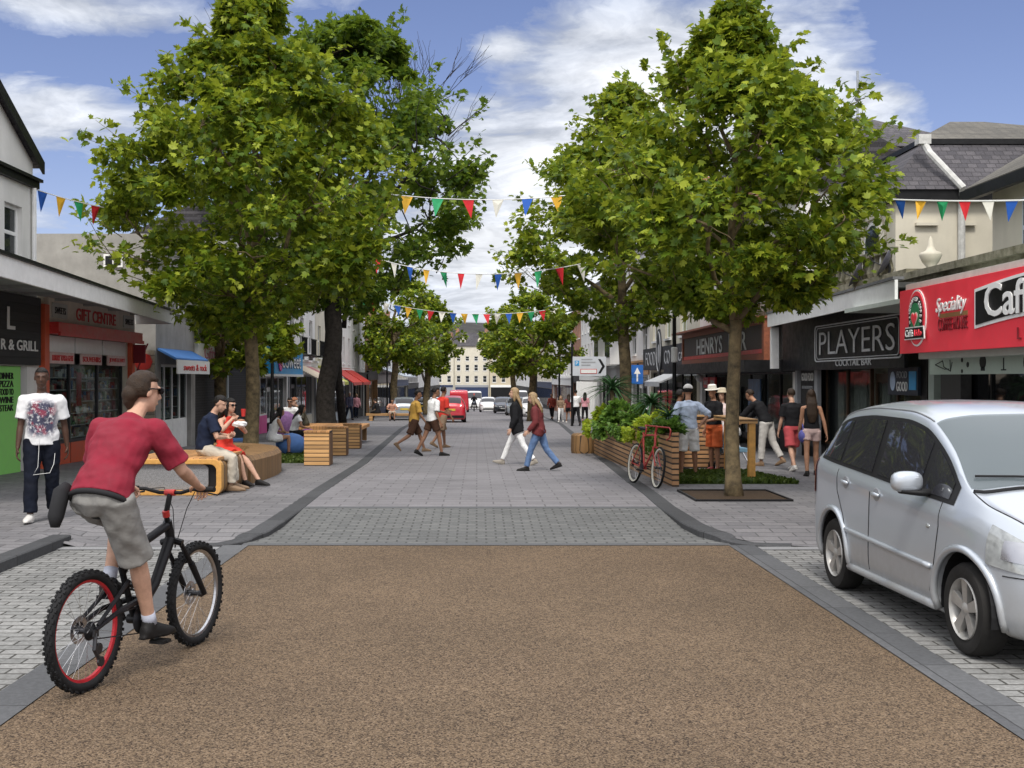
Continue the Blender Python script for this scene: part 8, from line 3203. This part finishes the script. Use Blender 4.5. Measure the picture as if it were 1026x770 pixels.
    # wheels
    for yw in S['wheels']:
        for sx in (-1, 1):
            wr = S['wr']
            m = MB()
            m.lathe([(wr * 0.66, -0.085), (wr * 0.8, -0.1), (wr * 0.94, -0.09), (wr, -0.06), (wr, 0.06), (wr * 0.94, 0.09), (wr * 0.8, 0.1), (wr * 0.66, 0.085)], 'x', 40 if detail else 20, closed=True)
            w_ = m.build('wheel', TYRE, root, smooth='auto')
            w_.location = (sx * (smooth_interp(yw, S['hw']) - 0.105), yw, wr)
            m = MB()
            ro = wr * 0.67
            m.lathe([(ro, sx * 0.085), (ro * 0.97, sx * 0.095), (ro * 0.9, sx * 0.07), (ro * 0.86, sx * 0.0), (ro, -sx * 0.02)], 'x', 40 if detail else 16, closed=True)
            if detail:
                for k in range(5):
                    a = 2 * PI * k / 5 + 0.3
                    d1 = Vector((0, math.cos(a), math.sin(a)))
                    d2 = Vector((0, -math.sin(a), math.cos(a)))
                    p = [(Vector((sx * 0.075, 0, 0)) + d1 * (ro * 0.16) + d2 * s * 0.026) for s in (-1, 1)] + [(Vector((sx * 0.083, 0, 0)) + d1 * (ro * 0.93) + d2 * s * 0.042) for s in (1, -1)]
                    lo = [m.vert(q) for q in p]
                    hi = [m.vert(q - Vector((sx * 0.035, 0, 0))) for q in p]
                    m.face(lo)
                    m.face(hi[::-1])
                    for q in range(4):
                        m.face((lo[q], lo[(q + 1) % 4], hi[(q + 1) % 4], hi[q]))
                m.lathe([(0.0, sx * 0.088), (0.03, sx * 0.086), (0.05, sx * 0.07), (0.052, sx * 0.03)], 'x', 18)
            else:
                m.lathe([(0.0, sx * 0.06), (ro * 0.9, sx * 0.07)], 'x', 14)
            m.build('rim', ALLOY, w_, smooth='auto')
            if detail:
                m = MB()
                m.lathe([(0.0, sx * 0.0), (ro * 0.84, sx * 0.0), (ro * 0.84, -sx * 0.02), (0, -sx * 0.02)], 'x', 24)
                m.build('brake', DARKSTEEL, w_)
    # inner arches
    for yw in S['wheels']:
        for sx in (-1, 1):
            m = MB()
            m.lathe([(S['arch'] - 0.004, sx * 0.56), (S['arch'] - 0.004, sx * (smooth_interp(yw, S['hw']) - 0.03))], 'x', 30, (0, yw, S['wr'] + 0.015))
            m.f = [f for f in m.f if len(f) == 4 and sum(m.v[k].z for k in f) / 4 > S['wr'] - 0.06]
            m.m = [0] * len(m.f)
            m.build('wheel_arch', TRIM, root)
    if not detail:
        return root
    # flares, sills, rubbing strips, shut lines, handles, mirrors
    for yw in S['wheels']:
        for sx in (-1, 1):
            m = MB()
            pts, rr = [], []
            for k in range(25):
                a = R(-12 + 204 * k / 24)
                yy, zz = yw + (S['arch'] + 0.012) * math.cos(a), S['wr'] + 0.015 + (S['arch'] + 0.012) * math.sin(a)
                zz = max(zz, 0.22)
                pts.append((sx * (side_x(yy, zz) + 0.002), yy, zz))
                rr.append(0.026)
            m.tube(pts, rr, 8)
            m.build('wheel_arch_flare', pm, root, smooth=True)
    for sx in (-1, 1):
        m = MB()
        m.tube([(sx * (side_x(y, 0.53) + 0.004), y, 0.53 + 0.025 * (-y)) for y in [lerp(-0.86, 0.78, k / 16) for k in range(17)]], 0.02, 8)
        m.build('rubbing_strip', pm, root, smooth=True)
        m = MB()
        m.tube([(sx * (side_x(y, 0.25) + 0.008), y, 0.25) for y in [lerp(-0.83, 0.82, k / 12) for k in range(13)]], 0.034, 8)
        m.build('sill', pm, root, smooth=True)
        # shut lines
        for nm, line in (('door_gap', [(-0.36, 0.3), (-0.36, 0.6), (-0.36, 0.99)]), ('door_gap', [(0.86, 0.97), (0.88, 0.8), (0.82, 0.5), (0.74, 0.3)]), ('door_gap', [(-1.13, 1.03), (-1.1, 0.85), (-0.95, 0.66), (-0.86, 0.5), (-0.83, 0.3)])):
            pts = []
            for (ya, za), (yb, zb_) in zip(line, line[1:]):
                for k in range(5):
                    y, z = lerp(ya, yb, k / 5), lerp(za, zb_, k / 5)
                    pts.append((sx * (side_x(y, z) + 0.0005), y, z))
            m = MB()
            m.tube(pts, 0.004, 5)
            m.build(nm, TRIM, root)
        for y in (-0.22, -0.9):
            m = MB()
            z = 0.9 if y > -0.5 else 0.935
            m.lathe([(0.0, 0.0), (0.055, 0.003), (0.06, 0.0)], 'x', 18, (0, 0, 0))
            m.v = [Vector((sx * (side_x(y, z) + 0.001 + 0.5 * p.x), y + p.y * 1.1, z + p.z * 0.9)) for p in m.v]
            h = m.build('door_handle', M('handle_shadow_grey', (0.32, 0.33, 0.35), 0.4, 0.4), root, smooth=True)
            m = MB()
            m.chain([(sx * (side_x(y, z) + 0.012), y - 0.075, z), (sx * (side_x(y, z) + 0.026), y - 0.03, z + 0.004), (sx * (side_x(y, z) + 0.026), y + 0.03, z + 0.004), (sx * (side_x(y, z) + 0.012), y + 0.075, z)], [(0.012, 0.01), (0.018, 0.01), (0.018, 0.01), (0.012, 0.01)], (0, 0, 1), 10)
            m.build('grip', pm, h, smooth=True)
        # mirror
        x = side_x(0.62, 1.0)
        m = MB()
        m.ball((sx * (x + 0.15), 0.6, 1.075), (0.11, 0.06, 0.075), 20, 12, lambda d: 1.0 / max(0.75, (abs(d.x) ** 3 + abs(d.y) ** 3 + abs(d.z) ** 3) ** (1 / 3)))
        mr = m.build('wing_mirror', pm, root, smooth=True)
        m = MB()
        m.chain([(sx * (x - 0.03), 0.62, 1.0), (sx * (x + 0.06), 0.61, 1.0), (sx * (x + 0.2), 0.6, 1.01)], [(0.05, 0.03), (0.055, 0.026), (0.055, 0.018)], (0, 1, 0), 12)
        m.build('mirror_base', TRIM, mr, smooth=True)
    m = MB()
    pts = [tuple(top_pt(1.13 - 0.006 * abs(f) * 0, f) + Vector((0, 0.01, 0.004))) for f in [lerp(-0.95, 0.95, k / 16) for k in range(17)]]
    m.tube(pts, 0.012, 6)
    m.build('scuttle', TRIM, root)
    for x0, x1 in ((-0.5, 0.05), (0.08, 0.55)):
        m = MB()
        p0 = top_pt(1.08, x0 / 0.75)
        p1 = top_pt(1.0, x1 / 0.75)
        m.tube([p0 + Vector((0, 0.01, 0.03)), p0.lerp(p1, 0.5) + Vector((0, 0.01, 0.03)), p1 + Vector((0, 0.01, 0.02))], 0.008, 5)
        m.build('wiper', TRIM, root)
    for sx in (-1, 1):
        m = MB()
        m.tube([tuple(top_pt(y, sx * 0.93) + Vector((0, 0, 0.004))) for y in [lerp(-1.5, 0.32, k / 24) for k in range(25)]], 0.006, 6)
        m.build('roof_strip', M('roof_channel', (0.2, 0.21, 0.22), 0.5), root)
        m = MB()
        m.ball((sx * (side_x(0.7, 0.8) + 0.0), 0.72, 0.78), (0.012, 0.03, 0.018), 10, 6)
        m.build('side_repeater', LENS, root, smooth=True)
    # bonnet shut line and front bumper seam
    for sx in (-1, 1):
        m = MB()
        m.tube([tuple(top_pt(y, sx * lerp(0.98, 0.86, (y - 1.12) / 0.6)) + Vector((0, 0, 0.002))) for y in [lerp(1.14, 1.7, k / 12) for k in range(13)]], 0.004, 5)
        m.build('bonnet_gap', TRIM, root)
        m = MB()
        m.tube([(sx * (side_x(y, 0.58) + 0.001), y, 0.58) for y in [lerp(1.585, 1.84, k / 8) for k in range(9)]], 0.004, 5)
        m.build('bumper_gap', TRIM, root)
    # cabin seen through the glass
    m = MB()
    for x in (-0.34, 0.34):
        for y in (0.1, -0.75):
            m.chain([(x, y - 0.1, 0.75), (x, y - 0.18, 1.1), (x, y - 0.2, 1.2)], [(0.2, 0.07), (0.19, 0.06), (0.1, 0.05)], (1, 0, 0), 10)
    return root


# silver people carrier, front towards the viewer
cxm, cym = (3.02 + 3.2) / 2 + 0.845, (9.88 + 7.5) / 2
car('parked_car', 'silver people carrier parked on the right setts with its front towards the viewer', (cxm - 0.02, cym, 0.004), R(180 + 1.8), MPV, SILVER)
RACE = paint('red_car_paint', (0.5, 0.012, 0.03), 0.1, 0.3, False)
WCAR = paint('white_car_paint', (0.7, 0.7, 0.7), 0.0, 0.3, False)
GCAR = paint('grey_car_paint', (0.3, 0.33, 0.37), 0.4, 0.3, False)
DCAR = paint('dark_car_paint', (0.03, 0.035, 0.05), 0.3, 0.3, False)
GR = 'cars far along the street'


def at_ground(u, y):
    return ((u - CX) / F * y, y, gz(y))


car('red_car', 'bright red hatchback driving away down the street, seen from behind', at_ground(451, 67), R(2), HATCH, RACE, False, GR, scale=1.05)
car('red_van', 'red van ahead of the red hatchback', at_ground(460, 112), 0, VAN, RACE, False, GR, van=True)
car('parked_car', 'grey-white hatchback parked on the left behind the mustard t-shirt', at_ground(405, 74), R(4), HATCH, GCAR, False, GR)
car('white_car', 'small white hatchback coming towards the viewer in mid street', at_ground(489, 112), PI, HATCH, WCAR, False, GR)
car('white_van', 'white van coming behind the small white hatchback', at_ground(475, 135), PI, VAN, WCAR, False, GR, van=True)
car('dark_car', 'dark hatchback parked right of the white one in the distance', at_ground(504, 104), PI, HATCH, DCAR, False, GR)
car('grey_car', 'grey hatchback parked beside the distant right trunk', at_ground(517, 92), PI, HATCH, GCAR, False, GR)
car('white_van', 'pale van parked behind the grey hatchback on the right', at_ground(520, 122), PI, VAN, WCAR, False, GR, van=True)
car('white_car', 'white hatchback parked on the right beyond the woman in the maroon jacket', at_ground(532, 86), PI, HATCH, WCAR, False, GR)
car('silver_car', 'silver hatchback parked farther along on the right', at_ground(513, 146), PI, HATCH, GCAR, False, GR)
car('dark_car', 'dark hatchback parked on the left beyond the grey-white one', at_ground(421, 100), R(2), HATCH, DCAR, False, GR)
car('white_car', 'white hatchback parked farthest on the left', at_ground(436, 140), R(2), HATCH, WCAR, False, GR)
bk_ = thing('motorbike', 'small dark motorbike with a rider between the red van and white hatchback', 'motorbike', at_ground(475, 118), PI)
m = MB()
m.chain([(0, -0.6, 0.75), (0, -0.2, 0.8), (0, 0.2, 0.85), (0, 0.5, 0.8)], [(0.16, 0.12), (0.2, 0.2), (0.22, 0.22), (0.15, 0.15)], (1, 0, 0), 10)
m.build('body', DCAR, bk_, smooth=True)
for y in (-0.7, 0.7):
    m = MB()
    m.lathe([(0.2, -0.06), (0.31, -0.05), (0.31, 0.05), (0.2, 0.06)], 'x', 18, (0, y, 0.31), closed=True)
    m.build('wheel', TYRE, bk_)
person('motorbike rider in dark clothes and a red helmet, far down the street', at_ground(475, 118), PI, 1.75, pelvis=(0, -0.15, 0.98), lean=10, lean2=20, LF=(-0.25, 0.15, 0.35), RF=(0.25, 0.15, 0.35), LH=(-0.32, 0.5, 1.1), RH=(0.32, 0.5, 1.1), top=('coat', C_BLACK, 1.95, 0.03, 0.0, 0.1), bottom=('trousers', C_BLACK, 1.9, 0.02), shoes=SHOE_BLACK, hat=('cap', RED), vox=0.03, fingers=False, group='distant people')
# ---------------------------------------------------------------- sky, sun, camera
w = bpy.data.worlds.new('World')
scene.world = w
w.use_nodes = True
t = NT(w.node_tree)
out = t.n('ShaderNodeOutputWorld')
SUN_EL, SUN_AZ = 54, -172      # sun high, behind the viewer's left shoulder (azimuth from +Y towards +X)
sky = t.n('ShaderNodeTexSky', sky_type='NISHITA', sun_disc=False, sun_elevation=R(SUN_EL), sun_rotation=R(SUN_AZ), altitude=50, air_density=1.0, dust_density=0.3, ozone_density=3.0)
tc = t.n('ShaderNodeTexCoord').outputs['Generated']
sep = t.n('ShaderNodeSeparateXYZ', i_0=tc)
dz = t.math('MAXIMUM', sep.outputs[2], 0.0)
inv = t.math('DIVIDE', 1.0, t.math('ADD', dz, 0.16))
pl = t.n('ShaderNodeVectorMath', operation='SCALE', i_0=tc)
t.l(inv, pl.inputs['Scale'])
wn = t.n('ShaderNodeTexNoise', i_Vector=pl.outputs[0], i_Scale=2.2, i_Detail=5.0).outputs['Color']
pw = t.n('ShaderNodeVectorMath', operation='MULTIPLY_ADD', i_0=wn, i_1=(0.35, 0.35, 0.2), i_2=pl.outputs[0]).outputs[0]
n1 = t.n('ShaderNodeTexNoise', i_Vector=pw, i_Scale=1.7, i_Detail=9.0, i_Roughness=0.56).outputs['Fac']
n2 = t.n('ShaderNodeTexNoise', i_Vector=pw, i_Scale=5.0, i_Detail=7.0, i_Roughness=0.6).outputs['Fac']
m3 = t.n('ShaderNodeMapping', i_Vector=pw, i_Scale=(2.2, 7.0, 5.0))
n3 = t.n('ShaderNodeTexNoise', i_Vector=m3.outputs[0], i_Scale=1.0, i_Detail=8.0, i_Roughness=0.6).outputs['Fac']
# banks of cloud standing where the photograph has them (directions in the world)
BANKS = [(590, 175, 0.17, 0.105, 0.5), (520, 290, 0.17, 0.09, 0.36), (640, 40, 0.12, 0.04, 0.17), (40, 108, 0.085, 0.035, 0.42), (90, 10, 0.1, 0.02, 0.36),
         (890, 108, 0.05, 0.025, 0.38), (500, 50, 0.02, 0.012, 0.3), (430, 330, 0.3, 0.06, 0.28), (700, 100, 0.1, 0.06, 0.3), (150, 290, 0.2, 0.05, 0.1),
         (1010, 60, 0.09, 0.07, -0.3), (130, 60, 0.05, 0.028, -0.2), (430, 40, 0.06, 0.05, -0.25), (545, 100, 0.025, 0.015, -0.12)]
acc = None
for (u, v, rx, rzz, amp) in BANKS:
    d = Vector(((u - CX) / F, 1.0, (CY - v) / F)).normalized()
    df = t.n('ShaderNodeVectorMath', operation='SUBTRACT', i_0=tc, i_1=tuple(d))
    scn = t.n('ShaderNodeVectorMath', operation='MULTIPLY', i_0=df.outputs[0], i_1=(1 / rx, 1.0 / 0.25, 1 / rzz))
    ln = t.n('ShaderNodeVectorMath', operation='LENGTH', i_0=scn.outputs[0]).outputs['Value']
    e = t.math('MULTIPLY', t.math('POWER', 2.718, t.math('MULTIPLY', t.math('MULTIPLY', ln, ln), -1.0)), amp)
    acc = e if acc is None else t.math('ADD', acc, e)
dens = t.math('ADD', t.math('ADD', t.math('MULTIPLY', n1, 0.9), t.math('MULTIPLY', n2, 0.6)), t.math('MULTIPLY', n3, 0.34))
dens = t.math('ADD', dens, acc)
mask = t.rng(dens, 1.06, 1.26, 0, 1)
mask = t.math('POWER', mask, 0.8)
thick = t.rng(dens, 1.2, 1.6, 0, 1)
cl = t.mix(thick, (3.0, 3.3, 3.95), (5.4, 5.5, 5.7))
low = t.rng(sep.outputs[2], 0.02, 0.16, 0.0, 1.0)
cl = t.mix(low, t.mix(0.45, cl, (1.9, 2.3, 3.1)), cl)
shade = t.rng(n2, 0.35, 0.65, 0.76, 1.1)
clv = t.n('ShaderNodeVectorMath', operation='SCALE', i_0=cl)
t.l(shade, clv.inputs['Scale'])
blue = t.mix(1.0, sky.outputs[0], (0.6, 0.51, 0.58), 'MULTIPLY')
hi = t.rng(sep.outputs[2], 0.33, 0.65, 0.0, 1.0)      # added brightness overhead, above the view, for soft top light
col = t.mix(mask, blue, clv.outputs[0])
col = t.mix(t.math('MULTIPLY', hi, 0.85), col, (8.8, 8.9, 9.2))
back = t.rng(sep.outputs[1], 0.1, -0.7, 0.0, 1.0)     # unseen bright sky added behind the viewer as frontal fill
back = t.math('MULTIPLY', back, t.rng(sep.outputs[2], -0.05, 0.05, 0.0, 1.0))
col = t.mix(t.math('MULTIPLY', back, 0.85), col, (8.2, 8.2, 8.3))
side = t.math('MULTIPLY', t.rng(t.math('ABSOLUTE', sep.outputs[0]), 0.5, 0.95, 0.0, 1.0), t.rng(sep.outputs[2], 0.0, 0.25, 0.0, 1.0))  # brightness added to the unseen sky left and right, fills the facades
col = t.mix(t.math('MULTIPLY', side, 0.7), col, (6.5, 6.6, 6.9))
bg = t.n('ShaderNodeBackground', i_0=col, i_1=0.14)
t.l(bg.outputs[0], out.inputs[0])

sl = bpy.data.lights.new('sun', 'SUN')
sl.energy = 1.8
sl.angle = R(12)
sl.color = (1.0, 0.95, 0.87)
so = bpy.data.objects.new('sun', sl)
COL.objects.link(so)
sd = Vector((math.sin(R(SUN_AZ)) * math.cos(R(SUN_EL)), math.cos(R(SUN_AZ)) * math.cos(R(SUN_EL)), math.sin(R(SUN_EL))))
so.rotation_euler = sd.to_track_quat('Z', 'Y').to_euler()
so.location = (0, 0, 30)

cam = bpy.data.cameras.new('camera')
cam.sensor_width = 36.0
cam.lens = 36.0 * F / 1026.0
cam.shift_x = (513 - CX) / 1026.0
cam.shift_y = -(385 - CY) / 1026.0
cam.clip_end = 6000
cam.clip_start = 0.1
co = bpy.data.objects.new('camera', cam)
COL.objects.link(co)
co.location = (0, 0, H)
co.rotation_euler = (R(90), 0, 0)
scene.camera = co
scene.view_settings.view_transform = 'Standard'
scene.view_settings.look = 'None'
scene.view_settings.exposure = 0.55
scene.view_settings.gamma = 1.0
scene.view_settings.use_curve_mapping = False
scene.cycles.max_bounces = 6
scene.cycles.diffuse_bounces = 3
scene.cycles.glossy_bounces = 3
scene.cycles.transmission_bounces = 4
scene.cycles.transparent_max_bounces = 12
scene.cycles.use_denoising = True
scene.cycles.caustics_reflective = False
scene.cycles.caustics_refractive = False
